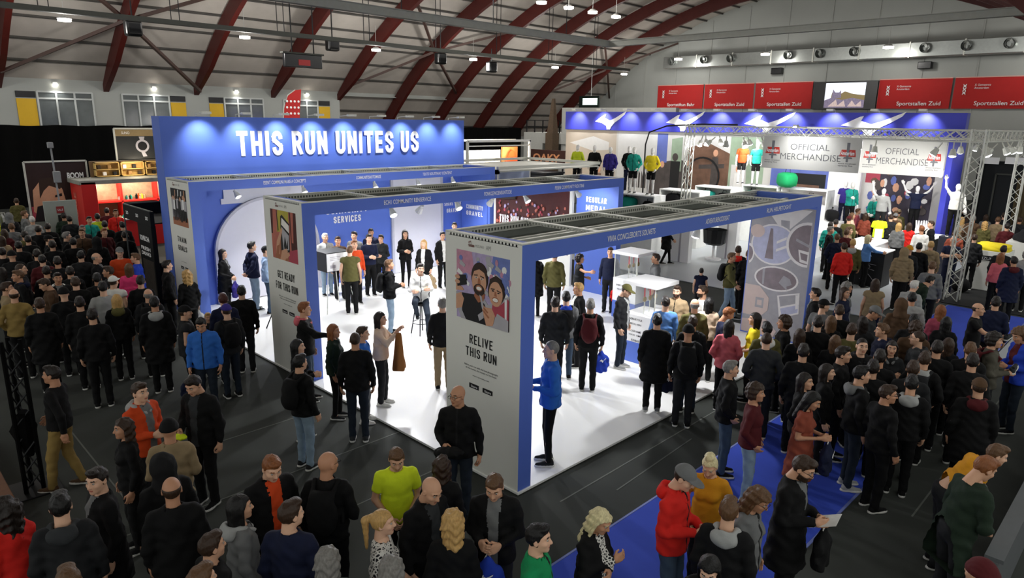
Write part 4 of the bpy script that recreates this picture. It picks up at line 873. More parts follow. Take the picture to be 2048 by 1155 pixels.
S += [(R_([(.28, .60), (.33, .83), (.37, .83), (.42, .60)]), 2), (R_([(.45, .66), (.62, .70), (.62, .72), (.45, .68)]), 3), (R_([(.45, .72), (.60, .76), (.60, .78), (.45, .74)]), 3), (R_([(.75, .78), (.97, .74), (.97, .72), (.75, .76)]), 0), (R_([(.80, .70), (.97, .69), (.97, .60), (.84, .61)]), 3), (R_([(.83, .68), (.95, .67), (.95, .62), (.86, .63)]), 2),
      (R_(circ(.12, .80, .12, .05, n=14)), 4), (R_([p for p in circ(0, .62, .1, .08, n=20) if p[0] >= 0]), 3), (R_([p for p in circ(0, .62, .08, .06, n=20) if p[0] >= 0]), 2),
      (C_(.50, .455, .36, .095, n=30), 3), (C_(.50, .455, .33, .083, n=30), 2), (R_([(.55, .43), (.62, .49), (.72, .47), (.76, .43), (.68, .41), (.7, .38)]), 0), (R_([(.28, .40), (.31, .40), (.31, .52), (.27, .52)]), 0),
      (R_([(0, .14), (0, .38), (.25, .38), (.42, .30), (.42, .20), (.3, .14)]), 4), (R_([(.2, .21), (.34, .21), (.34, .29), (.2, .29)]), 0), (R_([(.23, .23), (.31, .23), (.31, .27), (.23, .27)]), 4), (R_([(.55, .33), (.9, .38), (.92, .22), (.62, .16)]), 3), (R_([(.58, .325), (.87, .365), (.88, .30), (.62, .25)]), 0), (R_([(.62, .235), (.9, .29), (.9, .23), (.66, .18)]), 1), (R_([(.84, .36), (.88, .36), (.9, .26), (.86, .25)]), 3), (R_([(0, .0), (0, .1), (.4, .13), (.6, .05), (.55, 0)]), 4)]
flat(S, 'x', xi, -1, [MG, MG2, MG3, MGL, MPK], 'medal_picture', RIGHT[PA.name], .0003)
xi2 = X0 + 9.85 - .22
for t, z, wd in (('REGULAR', 2.72, .75), ('MEDAL', 2.48, .75), ('HERE', 2.24, .6)): caps(t, PURE, RIGHT[PB.name], (xi2, 12.2 + wd / 2, z), (0, -1, 0), wd, .16, thick=.2, name='wall_lettering')
xi3 = X0 + 9.92 - .22; LP_ = under(PC, ob('light_panel', MB().cbox((xi3 - .02, 16.85, 1.2), (xi3, 18.1, 2.9), .004), BLUE))
for t, z in (('COMMUNITY', 2.0), ('GRAVEL', 1.78)): caps(t, PURE, LP_, (xi3 - .025, 17.9, z), (0, -1, 0), .85, .15, thick=.2, name='wall_lettering')
# picture wall between the second and third arch
PW = tag(ob('picture_wall', MB().cbox((15.85, 13.2, FZ), (15.95, 16.6, 3.05), .01), WHITE), 'white partition with a crowd picture reading this run supports', 'partition')
q = lambda a, b: (16.5 - 3.2 * a, 1.0 + 1.95 * b); S = [([q(0, 0), q(1, 0), q(1, 1), q(0, 1)], 0)]; rg = random.Random(5)
for i in range(170):
    a, b = rg.random() * .94 + .03, rg.random() * .72 + .04; r_ = .012 + .012 * rg.random(); S.append(([q(*p) for p in circ(a, b, r_ * .65, r_ * 1.4, n=6)], rg.choice([1, 2, 3, 4, 1])))
S.append(([q(.05, .75), q(.3, .78), q(.28, 1), q(0, 1)], 4))
flat(S, 'x', 15.85, -1, [DKR, SAL, LV, RD, HRP], 'crowd_picture', PW, .00025)
caps('THIS RUN SUPPORTS', PURE, PW, (15.79, 16.25, 1.72), (0, -1, 0), 2.0, .26, thick=.2, name='picture_lettering')
# booth spot lamps under the fascias
shd = MB().tube([(0, 0, 0), (0, 0, -.14)], [.05, .085], 12, caps=True).tube([(0, 0, 0), (0, 0, .06)], .04, 10).mesh('spot_shade', [PURE]); bulb = MB().ball((0, 0, -.13), (.072, .072, .03), 6).mesh('bulb', [mat('spot_glow', 'ffffff', .5, emit='ffffff', estr=18.)]); stem = MB().bar((0, 0, .0), (0, 0, .155), .03).mesh('stem', [PURE])
def spot(x, y, z, aim, e, lab, grp='spot lamps of the booth', ang=110, blend=.7):
    r = tag(empty('spot_lamp', (x, y, z)), lab, 'lamp', grp); d = (Vector(aim) - Vector((x, y, z))).to_track_quat('-Z', 'Y').to_matrix()
    for n, m_ in (('spot_shade', shd), ('bulb', bulb)):
        o = bpy.data.objects.new(n, m_); COL.objects.link(o); o.parent = r; o.rotation_euler = d.to_euler()
    o = bpy.data.objects.new('stem', stem); COL.objects.link(o); o.parent = r
    dv = d @ Vector((0, 0, -1)); lamp('SPOT', Vector((x, y, z)) + dv * .2, e, aim, (.97, .98, 1), .09, ang, blend, name='spot_lamp_light')
for i, (x, y, ax, ay, az, k) in enumerate([(7.47, 17.35, 8.3, 15.2, 0, 1), (9.35, 17.35, 9.4, 15.0, 0, 1), (11.66, 17.35, 11.4, 15.2, 0, 1), (13.25, 17.35, 13.2, 15.4, 0, 1), (14.68, 17.35, 14.4, 15.6, 0, .7), (8.51, 12.05, 8.0, 9.2, 0, 1.3), (9.3, 12.05, 9.0, 14.6, 0, 1), (10.33, 12.05, 10.0, 9.0, 0, 1.3), (11.44, 12.05, 11.6, 14.8, 0, 1), (12.61, 12.05, 12.8, 9.2, 0, 1.2), (14.66, 12.05, 15.6, 12.15, 2.3, .25), (11.23, 6.35, 10.4, 6.8, 0, 1.)]):
    spot(x, y, 3.10, (ax, ay, az), BOOTH_E * k, 'white spot lamp hung under the ' + ['arch nearest the header wall', 'arch with the phone picture', 'arch with the relive panel'][0 if y > 16 else 1 if y > 10.5 else 2], ang=140)
# furniture inside the booth
def vitrine(x, y, s, lab, txt):
    E = tag(empty('display_case', (x, y, FZ)), lab, 'display case', 'display cases on the white floor'); bpy.context.view_layer.update(); P = lambda n, m_, mt: under(E, ob(n, m_, mt)); h = s / 2
    P('pedestal', MB().cbox((x - h, y - h, FZ + .45), (x + h, y + h, 1.10), .008), PURE); P('plinth', MB().cbox((x - h, y - h, FZ), (x + h, y + h, FZ + .45), .008), BLUE)
    P('glass', MB().box((x - h + .02, y - h + .02, 1.105), (x + h - .02, y + h - .02, 1.72)), mat_glass()); P('lid', MB().cbox((x - h - .04, y - h - .04, 1.72), (x + h + .04, y + h + .04, 1.80), .01), PURE)
    for a, b in ((-1, -1), (1, -1), (-1, 1), (1, 1)): P('corner_post', MB().bar((x + a * (h - .02), y + b * (h - .02), 1.1), (x + a * (h - .02), y + b * (h - .02), 1.72), .02), ALU)
    for i, (t, z, wd) in enumerate(txt): lettering(t, INK, E, (x - h, y + wd / 2, z), (0, -1, 0), wd * .7, .035 if i % 2 else .045, bold=.01, name='case_lettering')
    for k in range(3):
        m_ = tag(ob('medal', MB().tube([(x - .2 + k * .2, y, 1.42), (x - .2 + k * .2, y - .015, 1.42)], .055, 14).bar((x - .2 + k * .2, y, 1.46), (x - .21 + k * .2, y, 1.70), .035, 1, .006).bar((x - .2 + k * .2, y, 1.105), (x - .2 + k * .2, y, 1.37), .012, 2), [mat('medal_gold', 'a98b4a', .35, .8), mat('ribbon_red', 'b02a33', .7), ALU]), 'medal on a red ribbon standing inside ' + ('the taller front display case' if s > .73 else 'the display case behind'), 'medal', 'medals in the display cases')
def mat_glass():
    if 'glass' in _mt: return _mt['glass']
    m = mat('glass', 'eef4f4', .03, var=0); b = m.node_tree.nodes['Principled BSDF']; b.inputs['Alpha'].default_value = .10; return m
vitrine(11.98, 7.76, .76, 'white display case with printed notes and blue plinth', [('ENGRAVE YOUR', .98, .5), ('MEDAL HERE', .88, .4), ('YOUR NAME', .72, .4), ('YOUR TIME', .64, .45), ('RUNBASE', .52, .3)]); vitrine(14.5, 9.95, .72, 'smaller white display case behind the printed one', [('EVERY MEDAL', .9, .5), ('TELLS A RUN', .8, .45)])
DS = tag(empty('display_stand', (9.2, 16.0, FZ)), 'black and white display box on four thin metal legs', 'display stand'); bpy.context.view_layer.update(); P = lambda n, m_, mt: under(DS, ob(n, m_, mt))
P('display_box', MB().box((8.85, 15.45, 1.12), (9.55, 16.1, 1.62), 0, {3: 0}).box((8.86, 15.43, 1.14), (9.56, 15.449, 1.60), 1), [INK, PURE])
for a, b in ((8.75, 15.35), (9.65, 15.38), (9.65, 16.25), (8.75, 16.2)): P('leg', MB().tube([(a, b, FZ), (9.2 + (a - 9.2) * .6, 15.78 + (b - 15.78) * .6, 1.12)], .014, 8), ALU)
P('text_lines', MB().box((8.95, 15.427, 1.50), (9.25, 15.43, 1.515)).box((8.95, 15.427, 1.46), (9.4, 15.43, 1.472)).box((8.95, 15.427, 1.42), (9.35, 15.43, 1.432)).box((8.95, 15.427, 1.22), (9.1, 15.43, 1.30)), GR)
def stool(x, y, lab):
    E = tag(empty('bar_stool', (x, y, FZ)), lab, 'stool'); bpy.context.view_layer.update(); P = lambda n, m_, mt: under(E, ob(n, m_, mt, smooth=False)); P('seat', MB().tube([(x, y, .76), (x, y, .80), (x, y, .815)], [.17, .18, .16], 18), mat('stool_black', '101010', .5))
    for k in range(4): a = math.pi / 4 + k * math.pi / 2; P('leg', MB().tube([(x + .12 * math.cos(a), y + .12 * math.sin(a), .76), (x + .24 * math.cos(a), y + .24 * math.sin(a), FZ)], .014, 8), DARKMET)
    P('foot_ring', MB().tube([(x + .2 * math.cos(t), y + .2 * math.sin(t), .33) for t in np.linspace(0, 2 * math.pi, 20)], .009, 6), DARKMET)
stool(9.55, 12.45, 'black bar stool with round seat under the sitting person')
tp = tag(ob('camera_tripod', MB().tube([(7.35, 15.0, .9), (7.35, 15.0, 1.5)], .02, 8).tube([(7.35, 15, .95), (7.65, 15.3, FZ)], .014, 6).tube([(7.35, 15, .95), (7.05, 15.25, FZ)], .014, 6).tube([(7.35, 15, .95), (7.4, 14.6, FZ)], .014, 6).cbox((7.27, 14.92, 1.5), (7.43, 15.1, 1.62), .02), DARKMET), 'black camera tripod with spread legs on the white floor', 'tripod')
# ------------------------------------------------------------------ neighbouring stands
def part(E):
    bpy.context.view_layer.update()
    return lambda n, m_, mt, smooth=False: under(E, ob(n, m_, mt, smooth=smooth))
# red sunglasses stand by the drape
S1 = tag(empty('red_stand', (7.8, 30, 0)), 'red sales stand with lit glass shelves beside the black drape', 'stand'); P = part(S1)
REDS = mat('stand_red', 'c4231d', .45, var=.08, scale=4); WOOD = mat('stand_wood', 'c8a562', .6, var=.25, scale=5); SHELFG = mat('shelf_warm', 'b9a68a', .4, var=.4, scale=7)
P('back_wall', MB().cbox((7.5, 30.4, 0), (11.4, 30.55, 3.2), .01), mat('stand_brown', '7d6243', .6, var=.4, scale=3)); P('counter', MB().cbox((7.0, 28.9, 0), (11.4, 29.5, 1.05), .02), REDS); P('counter_top', MB().cbox((6.95, 28.85, 1.05), (11.4, 29.55, 1.10), .01), PURE); P('side_pillar', MB().cbox((6.75, 28.9, 0), (7.25, 30.4, 2.55), .02), REDS)
P('canopy', MB().cbox((6.7, 28.9, 2.45), (11.4, 30.5, 2.60), .01), mat('canopy_grey', '8f8f86', .5, var=.3, scale=6)); P('shelf_back', MB().box((7.3, 30.2, 1.7), (11.4, 30.35, 2.45)), SHELFG); P('shelf', MB().cbox((7.3, 29.7, 1.65), (11.4, 30.3, 1.72), .01), REDS)
for i, x in enumerate((8.3, 9.6, 10.9)): P('upright', MB().box((x - .03, 29.7, 1.1), (x + .03, 30.3, 2.45)), REDS)
lettering('SALE', mat('pale_red', 'e07a6a', .6), S1, (6.745, 29.7, 1.2), (0, 0, 1), .9, .3, vdir=(0, 1, 0), bold=.02)
for x in (7.8, 8.9, 10.2): lamp('POINT', (x, 29.4, 2.3), 45, None, (1, .86, .66), .15, name='stand_lamp_light')
for i, x in enumerate((7.6, 8.5, 9.4)):
    P('upper_shelf', MB().box((x, 30.1, 2.62), (x + .84, 30.38, 2.66)).box((x, 30.1, 2.88), (x + .84, 30.38, 2.91)).box((x, 30.1, 3.14), (x + .84, 30.38, 3.17)).box((x, 30.1, 2.62), (x + .03, 30.38, 3.17)).box((x + .81, 30.1, 2.62), (x + .84, 30.38, 3.17)).box((x, 30.36, 2.62), (x + .84, 30.39, 3.17)), WOOD)
    for k in range(4): P('shelf_item', MB().cbox((x + .08 + k * .18, 30.15, 2.665 if k % 2 else 2.915), (x + .2 + k * .18, 30.3, 2.80 if k % 2 else 3.06), .01), [mat('item_dark', '3a2b1d', .6), PURE, mat('item_tan', 'a07a48', .6), INK][(k + i) % 4])
lamp('POINT', (8.9, 29.6, 3.1), 35, None, (1, .84, .6), .15, name='clamp_lamp_light')
rg = random.Random(2)
for i in range(26):
    x = 7.4 + rg.random() * 3.2; z = rg.choice([1.10, 1.72]); h = .1 + .12 * rg.random(); yy = 29.2 if z < 1.5 else 29.95
    c = rg.choice(['white', 'teal', 'lime', 'black', 'orange', 'beige', 'light_grey']); tag(ob('display_bottle', MB().tube([(x, yy, z + .002), (x, yy, z + h * .7), (x, yy, z + h * .8), (x, yy, z + h)], [.05, .05, .025, .025], 10), mat('bottle_' + c, CLOTH[c], .35)), 'small %s bottle standing on the red stand %s' % (c.replace('_', ' '), 'counter' if z < 1.5 else 'shelf'), 'bottle', 'bottles on the red stand')
PO = tag(empty('picture_stand', (6.4, 30.9, 0)), 'framed dark poster of a face lettered boom above the red stand', 'poster'); P = part(PO)
P('board', MB().cbox((5.46, 30.75, 1.05), (7.44, 30.85, 3.2), .01), mat('poster_dark', '2c1a18', .5)); P('frame', MB().bar((5.44, 30.75, 0), (5.44, 30.75, 3.22), .06).bar((7.46, 30.75, 0), (7.46, 30.75, 3.22), .06).bar((5.44, 30.75, 3.22), (7.46, 30.75, 3.22), .06), ALU)
q = lambda a, b: (5.49 + 1.9 * a, 1.0 + 1.9 * b); S = [([q(0, 0), q(1, 0), q(1, .35), q(.62, .34), q(0, .3)], 1), ([q(.03, .2), q(.06, .62), q(.2, .8), q(.45, .82), q(.56, .62), q(.6, .35), q(.5, .1), q(.2, .05)], 0), ([q(.16, .45), q(.18, .82), q(.4, .86), q(.58, .70), q(.52, .62), q(.34, .70), q(.24, .6)], 2), ([q(.42, .50), q(.54, .54), q(.54, .48), q(.42, .46)], 3), ([q(.02, .0), q(.1, .3), q(.3, .34), q(.36, .1), q(.3, 0)], 3)]
flat(S, 'y', 30.75, -1, [SK, RD, HRP, BK], 'face_print', PO, .001); lettering('BOOM', PURE, PO, (6.77, 30.74, 2.55), (1, 0, 0), .55, .24, bold=.04)
tag(ob('lamp_pole', MB().tube([(5.98, 28.6, 0), (5.92, 28.6, 3.9)], .03, 8).cbox((5.83, 28.52, 3.8), (6.0, 28.68, 4.0), .02).cbox((5.88, 28.54, 2.6), (6.1, 28.68, 3.0), .02), mat('pole_grey', '8d8f92', .5)), 'slim grey pole with clamp standing before the boom poster', 'pole')
S3 = tag(empty('watch_stand', (9.6, 31.5, 0)), 'display tower with a dark wristwatch poster on its top', 'stand'); P = part(S3)
P('tower', MB().cbox((8.9, 31.4, 0), (12.2, 31.7, 3.15), .01), mat('tower_pale', 'a9a698', .5, var=.25, scale=4)); P('poster_board', MB().cbox((8.75, 31.35, 3.2), (12.2, 31.45, 4.4), .01), mat('watch_bg', '2b2d2c', .4, var=.4, scale=2)); P('top_band', MB().box((8.76, 31.34, 4.12), (12.2, 31.35, 4.38)), mat('band_tan', '8d7a55', .6, var=.2)); P('frame', MB().bar((8.74, 31.36, 0), (8.74, 31.36, 4.42), .06).bar((8.74, 31.36, 4.42), (12.2, 31.36, 4.42), .06), ALU)
lettering('SUNO', PURE, S3, (9.0, 31.33, 4.2), (1, 0, 0), .3, .1); flat([([(p[0], p[1]) for p in circ(9.75, 3.72, .26, .26, n=24)], 0), ([(p[0], p[1]) for p in circ(9.75, 3.72, .18, .18, n=24)], 1), ([(9.68, 3.95), (9.82, 3.95), (9.86, 4.1), (9.64, 4.1)], 0), ([(9.68, 3.47), (9.82, 3.47), (9.9, 3.3), (9.74, 3.28)], 0)], 'y', 31.35, -1, [GR, INK], 'watch_print', S3, .002)
lamp('POINT', (9.6, 30.8, 2.9), 40, None, (1, .9, .72), .2, name='tower_lamp_light')
WP = tag(empty('white_partition', (6.0, 27, 0)), 'plain pale partition board with a small red notice', 'partition'); P = part(WP)
P('board', MB().cbox((5.15, 27.0, 0), (6.1, 27.06, 2.14), .01), mat('partition_pale', '9fa69d', .6)); P('notice', MB().box((5.5, 26.985, 1.72), (5.72, 27.0, 1.95)), mat('notice_red', '8d2a2c', .6)); P('notice', MB().box((5.52, 26.985, 1.42), (5.68, 27.0, 1.66)), INK)
lettering('SALE', PURE, WP, (5.53, 26.98, 1.80), (1, 0, 0), .16, .07)
# clothes racks full of garments at the far left
for k, (x, y, n) in enumerate([(2.6, 26.0, 13), (3.4, 29.2, 13), (1.6, 22.5, 10)]):
    R = tag(empty('clothes_rack', (x, y, 0)), ['metal clothes rack between the crowd and the pale partition', 'metal clothes rack next to the boom poster', 'metal clothes rack deep in the dark crowd'][k], 'clothes rack', 'clothes racks'); P = part(R)
    P('rail', MB().tube([(x - 1, y, 0), (x - 1, y, 1.6), (x + 1, y, 1.6), (x + 1, y, 0)], .018, 8), ALU); P('foot', MB().bar((x - 1, y - .25, .02), (x - 1, y + .25, .02), .04).bar((x + 1, y - .25, .02), (x + 1, y + .25, .02), .04), ALU)
    for i in range(n):
        xx = x - .92 + i * 1.84 / (n - 1); c = ['light_grey', 'white', 'black', 'tan', 'lime', 'grey', 'charcoal', 'beige', 'navy', 'light_grey', 'maroon', 'soft_black', 'white'][(i * 5 + k) % 13]; hgt = .62 + .1 * ((i * 7) % 3)
        g = MB().prism([(y - .05, 1.56), (y + .05, 1.56), (y + .22, 1.46), (y + .28, 1.0), (y + .20, .98), (y + .19, 1.3), (y + .19, 1.5 - hgt), (y - .19, 1.5 - hgt), (y - .19, 1.3), (y - .20, .98), (y - .28, 1.0), (y - .22, 1.46)], 'x', xx - .03, xx + .03)
        g.tube([(xx, y, 1.55), (xx, y + .012, 1.60), (xx, y - .01, 1.63)], .006, 5); tag(ob('hanging_shirt', g, cloth(c)), '%s top on a hanger of the rack %s' % (c.replace('_', ' '), ['by the pale partition', 'next to the boom poster', 'deep in the dark crowd'][k]), 'shirt', 'tops on the clothes racks')
# black stand behind the header wall's end
S4 = tag(empty('black_stand', (7.4, 20, 0)), 'black stand with small white logos beside the header wall end', 'stand'); P = part(S4)
BKS = mat('stand_black', '0b0c0d', .6, var=.2, spec=.2)
P('fascia', MB().box((5.85, 18.85, 2.20), (5.95, 21.0, 2.58)).box((5.95, 20.9, 2.2), (9, 21.0, 2.58)), BKS); P('side_board', MB().cbox((5.86, 18.9, 0), (5.98, 19.95, 2.2), .01), BKS); P('counter', MB().cbox((5.9, 20.0, 0), (8.8, 20.9, 1.0), .01), BKS); P('top_rim', MB().bar((5.87, 18.85, 2.59), (5.87, 21.0, 2.59), .03).bar((5.87, 20.98, 2.59), (9, 20.98, 2.59), .03).bar((5.86, 20.98, 0), (5.86, 20.98, 2.2), .03), mat('rim_grey', '5a5f5d', .5)); P('ceiling_board', MB().box((5.95, 18.86, 2.25), (9, 20.9, 2.28)), BKS)
for y in (20.75, 19.95, 19.2): lettering('2GO', PURE, S4, (5.845, y, 2.34), (0, -1, 0), .2, .09, bold=.03)
for z, t, h in ((1.75, 'KOMBUCHA', .14), (1.5, 'FRESH', .1), (1.36, 'DRINKS', .1)): lettering(t, PURE, S4, (5.855, 19.8, z), (0, -1, 0), .7, h, bold=.03)
flat([([(18.98, .35), (19.8, .35), (19.8, 1.25), (18.98, 1.25)], 0)], 'x', 5.86, -1, [mat('picture_dim', '3d3630', .5, var=.8, scale=9)], 'picture', S4)
# dark doorway and curtain beyond the truss
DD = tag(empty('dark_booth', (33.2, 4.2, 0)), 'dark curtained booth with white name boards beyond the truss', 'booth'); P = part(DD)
P('back', MB().cbox((33.6, 1.0, 0), (33.75, 6.4, 3.7), .01), mat('booth_dark', '15181c', .8)); P('side', MB().box((32.9, 6.3, 0), (33.75, 6.4, 3.7)), mat('booth_dark', '15181c')); P('door_frame', MB().bar((33.5, 5.85, 0), (33.5, 5.85, 3.2), .06).bar((33.5, 5.85, 3.2), (33.5, 2, 3.2), .06), TRAY2); P('curtain', MB().add([(33.45 + .05 * math.sin(i * 1.9), 5.1 - i * .06, z) for i in range(14) for z in (.05, 3.1)], [(2 * i, 2 * i + 2, 2 * i + 3, 2 * i + 1) for i in range(13)]), mat('curtain_ochre', '4a3f26', .8), smooth=True)  # back and side boards share one even dark colour
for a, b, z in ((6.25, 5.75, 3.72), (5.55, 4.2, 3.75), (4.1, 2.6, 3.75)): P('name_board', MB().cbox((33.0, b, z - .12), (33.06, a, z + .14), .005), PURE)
def truss(p, q, w, parent, name='truss_beam', r=.022, bay=.32):
    p = Vector(p); q = Vector(q); d = (q - p).normalized(); L = (q - p).length; u = Vector((0, 0, 1)) if abs(d.z) < .9 else Vector((0, 1, 0)); a = d.cross(u).normalized() * w / 2; b = a.cross(d).normalized() * w / 2
    cs = [a + b, a - b, -a - b, -a + b]
    for c in cs: ob('chord', MB().tube([p + c, q + c], r, 7), ALU, parent)
    m_ = MB(); n = max(2, int(L / bay))
    for i in range(n):
        for k in range(4):
            c0, c1 = (cs[k], cs[(k + 1) % 4]) if i % 2 else (cs[(k + 1) % 4], cs[k]); m_.tube([p + d * (L * i / n) + c0, p + d * (L * (i + 1) / n) + c1], r * .5, 4, caps=False)
    ob('lacing', m_, ALU, parent)
LT = tag(empty('light_tower', (0, 0, 0)), 'black lattice lighting post standing on the dark floor', 'post'); LT2 = MB()
for a, b in ((-.1, -.1), (.1, -.1), (0, .1)): LT2.tube([(1.42 + a, 10.55 + b, 0), (1.42 + a, 10.55 + b, 2.15)], .028, 7)
ob('chord', LT2, BLACKC, LT); m_ = MB()
for i in range(9):
    z = .05 + i * .23
    for (a, b), (c, d) in (((-.1, -.1), (.1, -.1)), ((.1, -.1), (0, .1)), ((0, .1), (-.1, -.1))): m_.tube([(1.42 + a, 10.55 + b, z), (1.42 + c, 10.55 + d, z + .23)], .012, 5)
ob('lacing', m_, DARKMET, LT); ob('base_plate', MB().cbox((1.12, 10.25, 0), (1.72, 10.85, .02), .005), DARKMET, LT); ob('drape_wrap', MB().tube([(1.44, 10.53, .5), (1.42, 10.56, .9), (1.44, 10.5, 1.15)], [.05, .16, .06], 8), BLACKC, LT)
# lit tent-like stand behind the header wall
S5 = tag(empty('lit_stand', (26.5, 28, 0)), 'truss stand with white curtains and a warm lit corner before the drape', 'stand'); P = part(S5)
P('curtain', MB().add([(24.6 + i * .12, 28.6 + .05 * math.sin(i * 1.7), z) for i in range(28) for z in (.02, 3.35)], [(2 * i, 2 * i + 2, 2 * i + 3, 2 * i + 1) for i in range(27)]), mat('curtain_white', 'e8e6da', .8), smooth=True); P('warm_wall', MB().cbox((27.9, 28.5, 0), (29.1, 28.65, 3.5), .01), mat('warm_board', 'b5713a', .6, var=.4, scale=3)); P('roof_frame', MB().bar((24.4, 27.6, 3.88), (29.2, 27.6, 3.88), .12).bar((24.4, 27.6, 3.62), (29.2, 27.6, 3.62), .06).bar((29.15, 27.6, 0), (29.15, 27.6, 3.9), .12).bar((24.4, 27.6, 0), (24.4, 27.6, 3.9), .12).bar((24.4, 28.8, 3.88), (29.2, 28.8, 3.88), .1), ALU)
for x in (25.3, 26.6, 27.6): lamp('POINT', (x, 27.9, 3.4), 80, None, (1, .95, .85), .15, name='stand_lamp_light')
lamp('POINT', (28.5, 27.9, 3.2), 50, None, (1, .75, .5), .15, name='stand_lamp_light')
fig = tag(ob('orange_garment', MB().prism([(28.1, 1.9), (28.9, 1.9), (28.95, 2.7), (28.75, 3.2), (28.5, 3.35), (28.3, 3.2), (28.05, 2.7)], 'y', 28.35, 28.45), cloth('orange')), 'orange garment hung in the warm lit corner', 'garment')
# pale lit box room behind the third arch
LB = tag(empty('pale_cabin', (18.5, 18.5, 0)), 'pale blue-white lit cabin behind the blue arches', 'cabin'); P = part(LB)
CAB = mat('cabin_pale', 'b7c2e0', .5, var=.05); P('front_wall', MB().box((16.4, 17.0, 0), (16.5, 20.9, 3.3)).box((16.4, 17.0, 3.2), (16.5, 20.9, 3.35)), CAB); P('frame', MB().box((16.33, 16.95, 0), (16.4, 17.1, 3.35)).box((16.33, 16.95, 3.2), (16.4, 20.9, 3.35)).box((16.33, 20.75, 0), (16.4, 20.9, 3.35)), WHITE); P('roof_frame', MB().bar((16.4, 17, 3.4), (22, 17, 3.4), .1).bar((16.4, 20.9, 3.4), (22, 20.9, 3.4), .1).bar((22, 17, 3.4), (22, 20.9, 3.4), .1).box((16.5, 17.05, 3.25), (22, 20.85, 3.30)), ALU); P('side_wall', MB().box((16.5, 20.8, 0), (22, 20.9, 3.3)), CAB)
lamp('SPOT', (16.1, 18.3, 3.2), 60, (16.4, 18.3, 1.5), (.9, .94, 1), .05, 120, .8, name='cabin_lamp_light'); lamp('SPOT', (16.1, 20.0, 3.2), 60, (16.4, 20.0, 1.5), (.9, .94, 1), .05, 120, .8, name='cabin_lamp_light')
# white gallery with railing, sign board beside the big sports stand
GA = tag(empty('gallery', (45, 34, 0)), 'white gallery block with dark railing beside the drape', 'gallery'); P = part(GA)
P('block', MB().box((40, 29, 0), (57, 38.5, 1.5)).box((40, 29, 3.3), (57, 38.5, 4.1)).box((40, 29, 1.5), (57, 31.5, 3.3)).box((40, 36.5, 1.5), (57, 38.5, 3.3)).box((43.5, 31.5, 1.5), (57, 36.5, 3.3)), mat('gallery_white', 'b9bab5', .7)); P('end_wall', MB().cbox((40.2, 25.0, 0), (40.6, 34.8, 5.95), .02), mat('gallery_white', 'b9bab5')); rl = MB()
for y in np.arange(34.9, 38.4, .85): rl.bar((40.1, y, 4.1), (40.1, y, 5.0), .07)
for z in (4.55, 5.0): rl.bar((40.1, 34.9, z), (40.1, 38.4, z), .05)
P('railing', rl, DARKMET)
OB = tag(ob('lattice_obelisk', MB().add([(39.3, 34.85, 4.1), (39.3, 35.45, 4.1), (39.9, 35.45, 4.1), (39.9, 34.85, 4.1), (39.55, 35.05, 6.6), (39.55, 35.25, 6.6), (39.7, 35.25, 6.6), (39.7, 35.05, 6.6)], [(0, 3, 2, 1), (4, 5, 6, 7), (0, 1, 5, 4), (1, 2, 6, 5), (2, 3, 7, 6), (3, 0, 4, 7)]).box((39.2, 34.8, 0), (39.95, 35.5, 4.1)), mat('obelisk_brown', '5b4a3a', .6, var=.5, scale=12)), 'tall brown tapering tower beside the gallery railing', 'tower')
SG = tag(ob('shop_sign', MB().cbox((33.0, 28.2, 2.2), (33.1, 31.2, 3.2), .02), mat('sign_brown', '3b1d14', .6)), 'dark brown sign with orange letters beside the white gallery', 'sign'); lettering('OAKY', mat('sign_orange', 'd89468', .5), SG, (32.99, 30.9, 2.45), (0, -1, 0), 2.3, .5, bold=.03); ob('sign_posts', MB().bar((33.05, 28.4, 0), (33.05, 28.4, 2.2), .08).bar((33.05, 31, 0), (33.05, 31, 2.2), .08), DARKMET, SG)
ST = tag(ob('dark_counter', MB().cbox((30.5, 27.5, 0), (32.0, 32.5, 1.9), .02).box((30.4, 27.4, 1.9), (32.1, 32.6, 2.0)), mat('counter_dark', '1c2026', .5, var=.3)), 'dark sales counter under the brown shop sign', 'counter')
# ------------------------------------------------------------------ the big sports stand
XM = 31.0; kM = XM / 25.; yM = lambda v: v * kM; zM = lambda z: 5 + (z - 5) * kM
HB = mat('header_blue', '3a3fb4', .5, var=.03); ST6 = tag(empty('sports_stand_wall', (XM, 16, 0)), 'long photo wall with blue header and white winged logos', 'wall'); P = part(ST6)
ya, yb = yM(21.3), yM(5.34)
P('header', MB().cbox((XM - .15, yb, 4.54), (XM + .3, ya, 5.52), .01), HB); P('mural_wall', MB().cbox((XM - .05, yM(5.6), 0), (XM + .2, ya, 4.54), .01), mat('mural_grey', 'bcbab4', .6, var=.05, scale=1))
q = lambda y, z: (yM(y), zM(z)); mp = lambda pts: [(y, z) for y, z in pts]
MU = [mat('mural_beige', 'b3a797', .6, var=.15, scale=1.2), mat('mural_pale', 'c9c8c4', .6, var=.06), mat('mural_brown', '6e5140', .6, var=.7, scale=2.5), mat('mural_blue', '5f6db0', .6, var=.3, scale=2), INK, mat('mural_dark', '4a4340', .6, var=.6, scale=3), mat('mural_green', '8fa28a', .6, var=.3, scale=2), PURE, SK, RD, mat('mural_night', '3a3440', .6, var=.7, scale=2.2), mat('mural_white', 'dcdad6', .6)]
